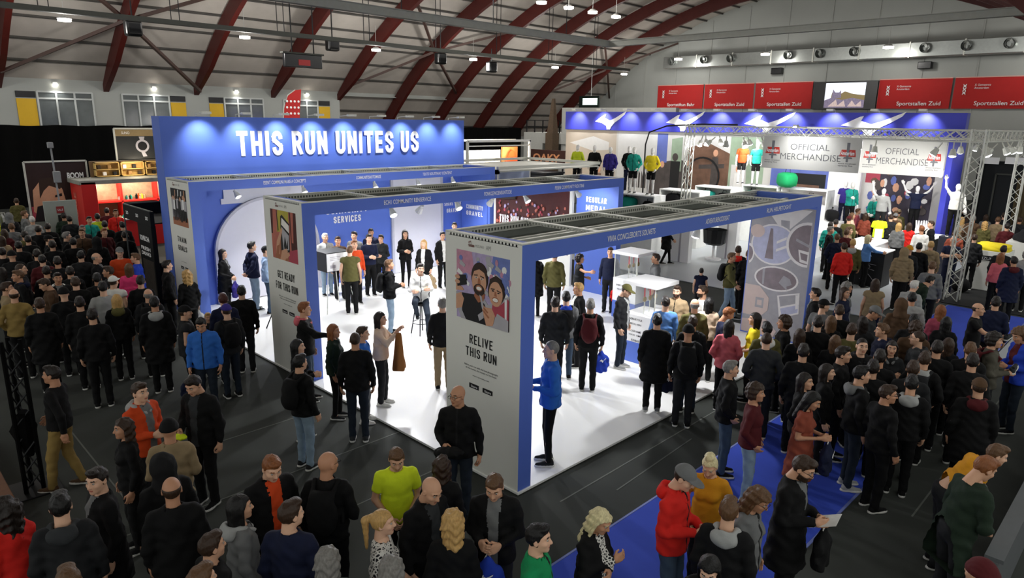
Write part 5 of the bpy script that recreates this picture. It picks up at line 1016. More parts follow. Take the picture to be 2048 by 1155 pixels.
S = [(mp([(ya, 0), (yM(18.4), 0), (yM(18.4), 4.5), (ya, 4.5)]), 0), (mp([(yM(18.3), 0), (yM(12.2), 0), (yM(12.2), 4.5), (yM(18.3), 4.5)]), 1), (mp([(ya - .3, 3.8), (ya - 2, 4.2), (yM(18.8), 3.9), (yM(18.8), 3.5), (ya - 2, 3.4)]), 1), (mp([(yM(16.6), 1.0), (yM(14.2), 1.0), (yM(14.2), 2.9), (yM(15.2), 3.2), (yM(16.6), 2.9)]), 5), (mp([(yM(16.3), 3.0), (yM(15.8), 3.0), (yM(15.8), 4.45), (yM(16.3), 4.45)]), 3), (mp([(yM(15.6), 2.6), (yM(15.1), 2.6), (yM(15.1), 4.3), (yM(15.6), 4.2)]), 6), (mp([(yM(15.6), 1.2), (yM(15.2), 1.2), (yM(15.15), 3.1), (yM(15.6), 3.1)]), 4), (mp(circ(yM(15.4), 3.3, .17, .2)), 5),
     (mp([(yM(14.8), .6), (yM(13.0), .6), (yM(13.0), 3.6), (yM(14.0), 4.1), (yM(14.8), 3.8)]), 2), (mp([(yM(14.3), 3.0), (yM(13.2), 3.1), (yM(13.2), 2.9), (yM(14.3), 2.8)]), 5), (mp([(yM(13.0), .5), (yM(11.6), .5), (yM(11.6), 4.4), (yM(13.0), 4.4)]), 6), (mp([(yM(12.9), 1.0), (yM(12.2), 1.0), (yM(12.3), 3.1), (yM(12.9), 3.1)]), 1), (mp([(yM(11.3), 0), (yM(8.8), 0), (yM(8.8), 4.5), (yM(11.3), 4.5)]), 3), (mp([(yM(10.8), 1.8), (yM(9.3), 1.8), (yM(9.3), 2.9), (yM(10.8), 2.9)]), 4), (mp([(yM(10.6), 2.3), (yM(9.5), 2.3), (yM(9.5), 2.42), (yM(10.6), 2.42)]), 2), (mp([(yM(8.8), 0), (yM(8.0), 0), (yM(8.0), 4.5), (yM(8.8), 4.5)]), 11), (mp([(yM(8.0), 0), (yM(5.95), 0), (yM(5.95), 4.4), (yM(8.0), 4.4)]), 10), (mp([(yM(8.0), 2.7), (yM(7.55), 2.7), (yM(7.55), 3.4), (yM(8.0), 3.4)]), 9), (mp([(yM(8.0), 1.4), (yM(7.6), 1.4), (yM(7.6), 2.7), (yM(8.0), 2.7)]), 11)]
for yy in np.linspace(yM(17.6), yM(16.7), 7): S.append((mp([(yy, 1.6), (yy - .1, 1.6), (yy - .1, 2.5 + .3 * math.sin(yy * 5)), (yy, 2.5)]), 5))
for yy, zc, c in ((yM(16.0), 2.2, 5), (yM(14.75), 2.3, 2), (yM(13.6), 2.9, 5), (yM(12.6), 2.2, 11), (yM(20.4), 1.9, 5), (yM(19.3), 1.7, 2)): S += [(mp([(yy + .2, zc - .9), (yy - .2, zc - .9), (yy - .16, zc + .5), (yy + .16, zc + .5)]), c), (mp(circ(yy, zc + .7, .13, .17, n=10)), 8), (mp([(yy + .15, zc - 1.6), (yy + .02, zc - 1.6), (yy, zc - .9), (yy + .17, zc - .9)]), 4), (mp([(yy - .04, zc - 1.6), (yy - .16, zc - 1.6), (yy - .17, zc - .9), (yy, zc - .9)]), 4)]
for yy in np.linspace(yM(13.0), yM(12.25), 5): S.append((mp([(yy, 1.2), (yy - .08, 1.2), (yy - .08, 2.0), (yy, 2.1)]), 7))
rg = random.Random(9)
for i in range(60):
    yy = yM(6.05 + rg.random() * 1.8); z = .9 + rg.random() * 3.2; S.append((mp(circ(yy, z, .08 + .08 * rg.random(), .1 + .1 * rg.random(), n=7)), rg.choice([8, 5, 3, 11, 9, 2, 5])))
flat(S, 'x', XM - .05, -1, MU, 'mural_print', ST6, .0004)
wh = MB()     # the bicycle wheel of the mural
for i in range(28): a0, a1 = 2 * math.pi * i / 28, 2 * math.pi * (i + 1) / 28; wh.prism([(yM(14.1) + .95 * math.cos(a0), 2.45 + .95 * math.sin(a0)), (yM(14.1) + .95 * math.cos(a1), 2.45 + .95 * math.sin(a1)), (yM(14.1) + .86 * math.cos(a1), 2.45 + .86 * math.sin(a1)), (yM(14.1) + .86 * math.cos(a0), 2.45 + .86 * math.sin(a0))], 'x', XM - .10, XM - .09)
P('wheel_print', wh, INK)
WING = [(-1.0, .02), (-.42, .52), (-.30, .56), (-.38, .30), (-.05, .10), (.30, .30), (.62, .55), (.95, .80), (.85, .55), (.55, .22), (.25, -.05), (.05, -.35), (-.02, -.55), (-.22, -.55), (-.25, -.30), (-.55, -.08)]
def wing(parent, X, yc, zc, s, sz, nrm=-1, name='wing_logo'): return under(parent, ob(name, MB().prism([(yc - a * s, zc + b * sz) for a, b in WING], 'x', X, X + .03 * nrm), PURE))
for yc, s in ((18.7, .95), (15.0, .98), (11.5, 1.1), (7.98, 1.12)): wing(ST6, XM - .152, yM(yc), 4.98, s * kM * .9, .72)
lettering('OKTOBER', INK, ST6, (XM - .17, yM(7.9), 4.62), (0, -1, 0), 1.3, .18)
for y in np.linspace(ya - 1.0, yb + 1.4, 11):
    P('arm_lamp', MB().bar((XM, y, 5.52), (XM, y, 5.62), .03).bar((XM, y, 5.62), (XM - .55, y, 5.64), .03).cbox((XM - .66, y - .14, 5.57), (XM - .5, y + .14, 5.66), .01), ALU); lamp('SPOT', (XM - .75, y, 5.55), WASH_E * 1.6, (XM - .15, y, 4.9), (.93, .95, 1), .04, 95, .9, name='header_lamp_light')
P('end_return', MB().cbox((29.3, yb - .1, 0), (XM, yb + .1, 4.54), .01), HB); wing(ST6, XM - .07, yM(5.75), 3.3, .45, .45)
gf = tag(ob('stand_floor', MB().cbox((19.3, 5.6, .005), (31.2, 22.5, .03), .004), GREYF), 'light grey glossy floor of the sports stand', 'stage'); gf2 = tag(ob('stand_floor', MB().cbox((16.8, -2, .004), (22.6, 2.55, .03), .004), GREYF), 'light grey floor patch beyond the blue carpet', 'stage'); tag(ob('black_mat', MB().cbox((22.7, 2.6, .003), (28.5, 5.5, .02), .004), mat('mat_black', '141516', .9, var=.2)), 'black floor mat under the tall white bin', 'mat')
# truss frame with lamps and two banners
TF = tag(empty('lighting_rig', (23.2, 9, 0)), 'tall aluminium truss frame carrying many lamps over the stand', 'truss'); TF.location = (0, 0, 0)
truss((23.2, 4.6, .03), (23.2, 4.6, 4.95), .34, TF); truss((23.2, 13.75, .03), (23.2, 13.75, 4.95), .24, TF); truss((23.2, 4.5, 4.75), (23.2, 13.9, 4.75), .30, TF); truss((23.2, 4.6, 4.75), (30.2, 4.6, 4.75), .30, TF); truss((30.2, 4.5, 4.75), (30.2, 13.9, 4.75), .30, TF); truss((23.2, 13.75, 4.75), (30.2, 13.75, 4.75), .24, TF); truss((26.4, 4.6, 4.75), (26.4, 13.75, 4.75), .28, TF); truss((30.2, 4.6, .03), (30.2, 4.6, 4.6), .3, TF)
TL = MB().tube([(0, 0, 0), (0, 0, -.2)], [.06, .11], 10).bar((0, 0, 0), (0, 0, .2), .03).mesh('lamp_can', [ALU]); TG = MB().ball((0, 0, -.19), (.1, .1, .05), 6).mesh('bulb', [mat('truss_glow', 'ffffff', .5, emit='ffffff', estr=16.)])
rg = random.Random(11); tl = [(23.25, y) for y in (5.2, 5.6, 7.3, 8.2, 9.6, 10.9, 11.6, 12.3, 12.9, 13.3)] + [(26.4, y) for y in (5.0, 5.7, 6.4, 7.0, 7.9, 8.8, 9.5, 10.4, 11.2, 11.8, 12.4, 13.0)] + [(30.2, y) for y in (5.0, 6.0, 7.0, 8.0, 9.0, 10.2, 11.3, 12.4)] + [(x, 4.6) for x in (24.2, 25.1, 26.9, 27.8, 28.8, 29.6)] + [(x, 13.7) for x in (24.3, 25.4, 27.4, 28.6)]
for i, (x, y) in enumerate(tl):
    r = tag(empty('truss_lamp', (x, y, 4.38)), 'silver can lamp clamped under the truss frame', 'lamp', 'lamps on the truss frame'); r.rotation_euler = (rg.uniform(-.6, .6), rg.uniform(-.5, .7), 0)
    for n, m_ in (('lamp_can', TL), ('bulb', TG)): o = bpy.data.objects.new(n, m_); COL.objects.link(o); o.parent = r
for x, y, ax, ay in ((23.25, 13.3, 22.7, 17.2), (26.4, 13.6, 30.9, 20.0), (26.4, 10.5, 30.9, 16.0), (23.4, 6.2, 26.5, 7.5), (23.4, 9.8, 26.5, 9.5), (23.4, 12.6, 25.5, 13.6), (26.4, 6.5, 29, 7.0), (26.4, 9.5, 29.5, 10.0), (26.4, 12.0, 29.5, 13.5), (24.5, 4.7, 25, 7.5), (27.8, 4.7, 28, 7.5), (25.0, 13.5, 24.5, 16.5), (28, 13.5, 29.5, 17)): lamp('SPOT', (x, y, 4.35), TRUSS_E, (ax, ay, 1.0), (1, .98, .95), .1, 120, .7, name='truss_lamp_light')
for k, (X, y0, y1, z0, z1, lab) in enumerate([(23.0, 7.62, 10.78, 3.55, 4.62, 'white official merchandise banner hung from the front truss'), (26.2, 6.05, 8.65, 3.38, 4.52, 'white official merchandise banner hung from the inner truss')]):
    B = tag(ob('merchandise_banner', MB().cbox((X, y0, z0), (X + .015, y1, z1), .003), mat('banner_cloth', 'c9c9c4', .6, var=.02)), lab, 'banner', 'merchandise banners'); H = z1 - z0; W = y1 - y0; GT = mat('grey_ink', '55565a', .6)
    lettering('OFFICIAL', GT, B, (X, y1 - W * .30, z0 + H * .60), (0, -1, 0), W * .40, H * .18, bold=-.01); lettering('MERCHANDISE', GT, B, (X, y1 - W * .20, z0 + H * .30), (0, -1, 0), W * .62, H * .19, bold=-.01)
    for yy in (y1 - W * .03, y1 - W * .80): 
        flat([([(yy, z0 + H * .46), (yy - W * .16, z0 + H * .46), (yy - W * .15, z0 + H * .66), (yy - W * .02, z0 + H * .66)], 0), ([(yy - W * .07, z0 + H * .3), (yy - W * .09, z0 + H * .3), (yy - W * .095, z0 + H * .86), (yy - W * .065, z0 + H * .86)], 1), ([(yy - W * .04, z0 + H * .40), (yy - W * .13, z0 + H * .40), (yy - W * .12, z0 + H * .45), (yy - W * .05, z0 + H * .45)], 1)], 'x', X, -1, [mat('crest_red', 'c0392f', .6), mat('crest_grey', '6d6f74', .6)], 'crest', B, .002)
        lettering('Amsterdam', PURE, B, (X - .008, yy - W * .015, z0 + H * .50), (0, -1, 0), W * .13, H * .12, bold=.02, name='crest_lettering'); lettering('since nineteen\nseventy five', GT, B, (X, yy, z0 + H * .16), (0, -1, 0), W * .17, H * .12, name='small_lettering')
lamp('SPOT', (22.0, 9.4, 4.9), 130, (23.0, 9.3, 4.15), (1, 1, 1), .03, 110, 1., name='banner_lamp_light')
ob('banner_lamp', MB().bar((22.2, 9.4, 4.95), (23.2, 9.4, 4.9), .03).cbox((22.12, 9.33, 4.9), (22.28, 9.47, 5.0), .01), ALU, TF)
# crooked lamp arm in front of the header
tag(ob('arched_lamp', MB().tube([(27.5, 18.6, 4.0), (27.45, 18.4, 4.55), (27.3, 17.4, 4.85), (27.2, 15.6, 4.95), (27.1, 13.9, 4.95)], .035, 7).bar((27.5, 18.6, 0), (27.5, 18.6, 4.0), .05), DARKMET), 'thin black curved lamp arm reaching along the blue header', 'lamp arm')
# white box shelves
def box_shelf(x, y, w, d, z0, h, lab, rz=0):
    E = tag(empty('box_shelf', (x, y, .03), rz), lab, 'shelf', 'white box shelves of the sports stand'); t = .05
    for n, a, b in (('plinth', (-d / 2, -w / 2, 0), (d / 2, w / 2, z0)), ('board', (-d / 2, -w / 2, z0 + h), (d / 2, w / 2, z0 + h + t)), ('board', (-d / 2, -w / 2, z0), (d / 2, w / 2, z0 + t)), ('side', (-d / 2, -w / 2, z0 + t), (d / 2, -w / 2 + t, z0 + h)), ('side', (-d / 2, w / 2 - t, z0 + t), (d / 2, w / 2, z0 + h)), ('back', (d / 2 - .03, -w / 2 + t, z0 + t), (d / 2, w / 2 - t, z0 + h))): ob(n, MB().cbox(a, b, .008), mat('shelf_white', 'dedfdc', .5), E)
    return E
shv = [(22.9, 15.55, 1.75, 1.55, 'white box shelf holding teal bags under the yellow-topped dummy'), (22.7, 17.6, 2.0, 1.55, 'white box shelf under the row of sweater dummies'), (25.2, 15.0, 1.9, 1.62, 'white box shelf holding a black holdall, before the bicycle picture'), (27.2, 14.6, 1.7, 1.68, 'white box shelf holding teal and black bags behind the truss post'), (28.6, 13.2, 1.6, 1.75, 'white box shelf holding teal and yellow bags'), (28.8, 11.4, 1.9, 1.75, 'white box shelf with shoes and a pink bag')]
for (x, y, w_, z, lab) in shv: box_shelf(x, y, w_, .8, z, .62, lab)
tag(ob('shoe_wall', MB().cbox((30.3, 9.9, 0), (30.5, 11.2, 3.4), .01), PURE), 'white board of small shoe boxes beneath the banner', 'display board')
def bag(x, y, z, s, c, lab, rz=0):
    V, F = uvball((0, 0, 0), 1, 10); V = np.sign(V) * np.abs(V) ** .62 * np.array([.32, .22, .2]) * s; V += .012 * np.sin(V[:, [1, 2, 0]] * 40); V[:, 2] -= V[:, 2].min()
    r = tag(empty('duffel_bag', (x, y, z), rz), lab, 'bag', 'bags of the sports stand'); put('bag_body', np_mesh('bag_body', V, F), r, [cloth(c)]); ob('handle', MB().tube([(-.14 * s, 0, .36 * s), (-.1 * s, 0, .5 * s), (.1 * s, 0, .5 * s), (.14 * s, 0, .36 * s)], .014, 6), cloth('black'), r)
for (x, y, z, s, c, lab, rz) in [(22.85, 16.1, 1.63, 1.15, 'teal', 'teal holdall in the white box under the yellow-topped dummy', 1.4), (22.85, 15.2, 1.63, .9, 'black', 'black shoe bag in the white box under the yellow-topped dummy', .6), (25.1, 15.4, 1.70, 1.1, 'black', 'black holdall in the white box before the bicycle picture', 1.5), (27.1, 15.0, 1.76, 1.05, 'teal', 'teal holdall in the white box behind the truss post', 1.5), (27.1, 14.2, 1.76, .95, 'black', 'black and white bag in the white box behind the truss post', 1.2), (28.5, 13.6, 1.83, .95, 'teal', 'teal bag beside the yellow bag', 1.5), (28.5, 12.9, 1.83, .8, 'neon', 'small neon yellow bag between teal bags', 1.2), (28.3, 12.1, 2.48, 1.5, 'green', 'big green holdall lying on top of the white shelf', .9), (28.7, 11.2, 1.83, .9, 'pink', 'salmon pink bag in the white shelf', 1.4), (28.2, 10.1, 1.3, 1.1, 'black', 'black bag below the white board of boxes', .5)]: bag(x, y, z, s, c, lab, rz)
tag(ob('bag_block', MB().cbox((27.8, 9.7, .03), (28.6, 10.5, 1.3), .01), PURE), 'white block with a black bag on top', 'block')
# white partition columns and black hanging baskets below the shelves
for i, (x, y, z, lab) in enumerate([(22.0, 13.15, 1.9, 'white double column board standing on the light grey floor'), (23.9, 12.3, 2.2, 'white column board behind the black baskets')]):
    E = tag(empty('column_board', (x, y, .03)), lab, 'column', 'white column boards'); 
    for dy in (-.3, .12): ob('column', MB().cbox((-.12, dy - .17, 0), (.12, dy + .17, z), .01), PURE, E)
    ob('groove', MB().box((-.10, -.13, 0), (.05, -.05, z)), GR, E)
def basket(x, y, z, lab):
    E = tag(empty('wire_basket', (x, y, z)), lab, 'basket', 'black baskets'); ob('bowl', MB().tube([(0, 0, 0), (0, 0, .05), (0, 0, .55)], [.32, .4, .45], 14, caps=False), SCREENB, E); ob('bottom', MB().tube([(0, 0, -.01), (0, 0, 0)], .32, 14), SCREENB, E); ob('post', MB().tube([(0, 0, .03 - z), (0, 0, 0)], .05, 8), PURE, E); ob('foot', MB().tube([(0, 0, .0 - z + .03), (0, 0, .05 - z + .03)], .3, 14), PURE, E)
basket(23.3, 12.45, .62, 'round black basket on a white post between column boards'); basket(24.6, 11.0, .55, 'round black basket beside the dark display rack')
DR = tag(empty('dark_rack', (21.3, 9.3, .03)), 'dark display rack of small goods near the medal picture', 'rack'); 
for z in (.1, .5, .9, 1.3): ob('shelf', MB().cbox((-.3, -.7, z), (.3, .7, z + .03), .005), SCREENB, DR)
ob('rack_side', MB().box((-.3, -.72, 0), (.3, -.69, 1.75)).box((-.3, .69, 0), (.3, .72, 1.75)).box((.27, -.7, 0), (.3, .7, 1.75)), SCREENB, DR)
rg = random.Random(4)
for i in range(22):
    z = [.13, .53, .93, 1.33][i % 4]; y = -.6 + .055 * i; h = .1 + .15 * rg.random(); c = rg.choice(['white', 'black', 'red', 'light_grey', 'navy', 'silver']); tag(ob('boxed_item', MB().cbox((20.95 + .2 * rg.random(), 9.3 + y, z + .031), (21.3, 9.3 + y + .09, z + .031 + h), .004), mat('box_' + c, CLOTH[c], .5)), '%s small boxed item on the dark display rack' % c.replace('_', ' '), 'box', 'items on the dark rack')
# low white counters of the merchandise area
def counter(x, y, sx, sy, h, m_, lab, top=PURE, legs=False):
    E = tag(empty('sales_counter', (x, y, .03)), lab, 'counter', 'counters of the merchandise area'); ob('body', MB().cbox((-sx / 2, -sy / 2, 0), (sx / 2, sy / 2, h - .04), .01), m_, E); ob('top', MB().cbox((-sx / 2 - .03, -sy / 2 - .03, h - .04), (sx / 2 + .03, sy / 2 + .03, h), .008), top, E); return E
counter(26.6, 10.4, 1.0, 1.0, 1.0, PURE, 'white counter with small white chair standing behind the blue arch'); counter(25.7, 8.0, 2.6, 1.0, .98, PURE, 'white counter carrying the yellow shirt display'); counter(28.2, 7.0, 1.5, 1.4, 1.12, INK, 'black counter with white top beside the raised white hands'); cb = counter(23.5, 6.95, .85, .85, 1.15, INK, 'black box counter with white sketched figure')
lettering('A', PURE, cb, (23.07, 7.0, 1.0), (0, -1, 0), .1, .1); fg_ = MB()
for a, b in (((.1, .82), (-.05, .62)), ((-.05, .62), (.1, .4)), ((.18, .72), (-.22, .70)), ((.15, .60), (-.18, .52)), ((.1, .4), (.22, .18)), ((.05, .45), (-.1, .3)), ((-.1, .3), (-.22, .16))): fg_.bar((23.06, 6.95 + a[0], a[1] + .05), (23.06, 6.95 + b[0], b[1] + .05), .03, 0, .006)
o = ob('figure_sketch', fg_, GR, cb); o.matrix_parent_inverse = Matrix.Translation((-23.5, -6.95, -.03))
wb = tag(empty('white_bin', (25.9, 4.25, .02)), 'tall white bin heaped with pale yellow garments', 'bin'); ob('body', MB().cbox((-.5, -.5, 0), (.5, .5, 1.25), .01), WHITE, wb); ob('label_strip', MB().box((-.51, -.30, .95), (-.502, .30, 1.10)), INK, wb); lettering('MIZUNO', PURE, wb, (25.385, 4.5, .99), (0, -1, 0), .5, .09)
V, F = uvball((0, 0, 0), 1, 12); V = np.sign(V) * np.abs(V) ** .5 * np.array([.47, .47, .15]) + np.array([0, 0, 1.27]) + .035 * np.sin(V[:, [1, 2, 0]] * 9); V[:, 2] = np.maximum(V[:, 2], 1.252); put('garment_heap', np_mesh('garment_heap', V, F), wb, [cloth('yellow')])['kind'] = 'stuff'
wb2 = tag(ob('white_counter', MB().cbox((27.5, 2.6, .02), (29.2, 4.2, 1.35), .01), WHITE), 'wide white counter block behind the tall white bin', 'counter'); gh = MB(); 
V, F = uvball((0, 0, 0), 1, 12); V = V * np.array([.8, .75, .3]) + np.array([28.3, 3.4, 1.42]) + .06 * np.sin(V[:, [1, 2, 0]] * 11); V[:, 2] = np.maximum(V[:, 2], 1.352); tag(put('dark_heap', np_mesh('dark_heap', V, F), None, [cloth('charcoal')]), 'heap of dark folded garments on the wide white block', 'garments'); bpy.data.objects['dark_heap']['kind'] = 'stuff'
tag(ob('backpack_on_floor', MB().ball((24.6, 4.7, .24), (.2, .26, .24), 8), cloth('black'), smooth=True), 'black backpack lying by the foot of the truss post', 'backpack')
for i, (x, y, h) in enumerate([(30.4, 11.0, .9), (27.9, 6.9, .55), (28.5, 6.8, .5)]):
    E = tag(empty('white_hand_form', (x if i else 26.6, y if i else 10.4, 1.03 if i == 0 else 1.15)), ['white folded chair form on the counter behind the blue arch', 'white glove form on the black counter, taller one', 'white glove form on the black counter, shorter one'][i], 'display form')
    ob('palm', MB().tube([(0, 0, 0), (0, 0, h * .5)], [.12, .13], 10), PURE, E)
    for k in range(4): ob('finger', MB().tube([(0, -.1 + k * .06, h * .45), (0, -.13 + k * .085, h)], [.035, .025], 7), PURE, E)
tag(ob('right_barrier', MB().cbox((7.5, .72, .0), (16, .80, .9), .01).box((7.5, .68, .9), (16, .84, .94)), mat('barrier_grey', '55585a', .6, var=.1)), 'low dark grey barrier board along the side of the hall', 'barrier')
# shop dummies
MQ = mat('dummy_white', 'e6e4df', .4, var=.02)
def dummy(x, y, z, yaw, pose, top, topc, legs, legc, lab, h=1.8, sex='M', shirt='white'):
    root = tag(empty('shop_dummy', (x, y, z), yaw), lab, 'mannequin', 'shop dummies of the sports stand'); s = h / 1.76; root.scale = (s, s, s); V, F, M, c, R = body_arrays(sex, pose, 'D')
    put('body', mesh_for(('dummy_body', sex, pose), (V, F, M)), root, [MQ]); put(top if top != 'jacket' else 'jacket', mesh_for((top, sex, pose), top_arrays(sex, pose, top)), root, [cloth(topc), cloth(shirt), cloth('zip')])
    if legs: put(legs, mesh_for((legs, sex, pose), legs_arrays(sex, pose, legs)), root, [cloth(legc)])
    for pre in 'rl': put('shoe', mesh_for(('shoe',), shoe_arrays()), root, [cloth('charcoal'), M_SOLE], pose_of(pose, sex)[pre + 'a'] + v3(0, 0, -.08), np.eye(3))
FW = math.pi / 2 + .35
for a in [(22.75, 18.75, 2.25, FW, 'dummy', 'sweater', 'lime', 'trousers', 'black', 'white shop dummy in a lime green sweater'), (22.75, 17.85, 2.25, FW, 'dummy', 'sweater', 'black', 'trousers', 'black', 'white shop dummy in a black long-sleeved top with white mark'), (22.7, 17.0, 2.22, FW, 'dummy', 'jacket', 'purple', 'trousers', 'black', 'white shop dummy in a dark purple jacket'), (23.35, 16.55, 2.25, FW, 'pocket', 'jacket', 'black', 'trousers', 'navy', 'white shop dummy in a black jacket behind the purple one'), (22.8, 15.92, 2.25, FW, 'pocket', 'jacket', 'teal', 'shorts', 'black', 'white shop dummy in a teal jacket and black shorts'), (22.8, 15.08, 2.25, FW, 'pocket', 'sweater', 'yellow', 'shorts', 'black', 'white shop dummy in a bright yellow top and black shorts'), (28.5, 14.25, 2.45, FW, 'down', 'tee', 'orange', 'shorts', 'black', 'white shop dummy in an orange vest and black shorts'), (28.3, 13.5, 2.45, FW, 'dummy', 'tee', 'teal', 'shorts', 'black', 'white shop dummy in a pale teal tee and black shorts'), (29.6, 10.2, 1.0, FW, 'down', 'tee', 'purple', 'trousers', 'navy', 'white shop dummy in purple under the official banner'), (29.4, 8.9, .6, FW - .6, 'bow', 'jacket', 'teal', 'trousers', 'black', 'teal-jacketed shop dummy leaning by the blue wall'), (28.6, 9.6, 1.05, FW + .4, 'reach', 'jacket', 'teal', 'trousers', 'black', 'teal and white shop dummy reaching forward'), (28.6, 8.45, .9, FW, 'one_up', 'sweater', 'light_grey', 'trousers', 'charcoal', 'grey-sweatered shop dummy with one arm raised'), (29.7, 7.6, 1.0, FW, 'vee', 'sweater', 'navy', 'trousers', 'black', 'navy shop dummy with both arms raised in a v'), (27.2, 5.75, 1.35, FW, 'one_up', 'sweater', 'white', 'trousers', 'black', 'white-sweatered shop dummy with one arm raised behind the truss')]: dummy(*a)
for i, a in enumerate([(28.5, 14.25, 2.45), (28.3, 13.5, 2.45)]): pass
pd_ = [(29.6, 10.2, 1.0), (29.4, 8.9, .6), (28.6, 9.6, 1.05), (28.6, 8.45, .9), (29.7, 7.6, 1.0), (27.2, 5.75, 1.35)]
for x, y, z in pd_: tag(ob('dummy_plinth', MB().cbox((x - .22, y - .22, .03), (x + .22, y + .28, z), .01), mat('plinth_dark', '1d1f2a', .5)), 'dark square plinth under a shop dummy', 'plinth', 'plinths of the shop dummies')
YT = tag(empty('shirt_display', (26.6, 7.85, .98)), 'bright yellow shirt on a white torso form on the counter', 'shirt display'); s_ = 1.15
put('shirt', mesh_for(('tee', 'M', 'down'), top_arrays('M', 'down', 'tee')), YT, [cloth('neon'), cloth('neon'), cloth('neon')], (0, 0, -.75)); ob('form_stand', MB().cbox((-.12, -.16, .0), (.12, .0, .45), .01).cbox((-.12, .05, 0), (.12, .2, .45), .01), PURE, YT); YT.rotation_euler = (0, 0, FW)
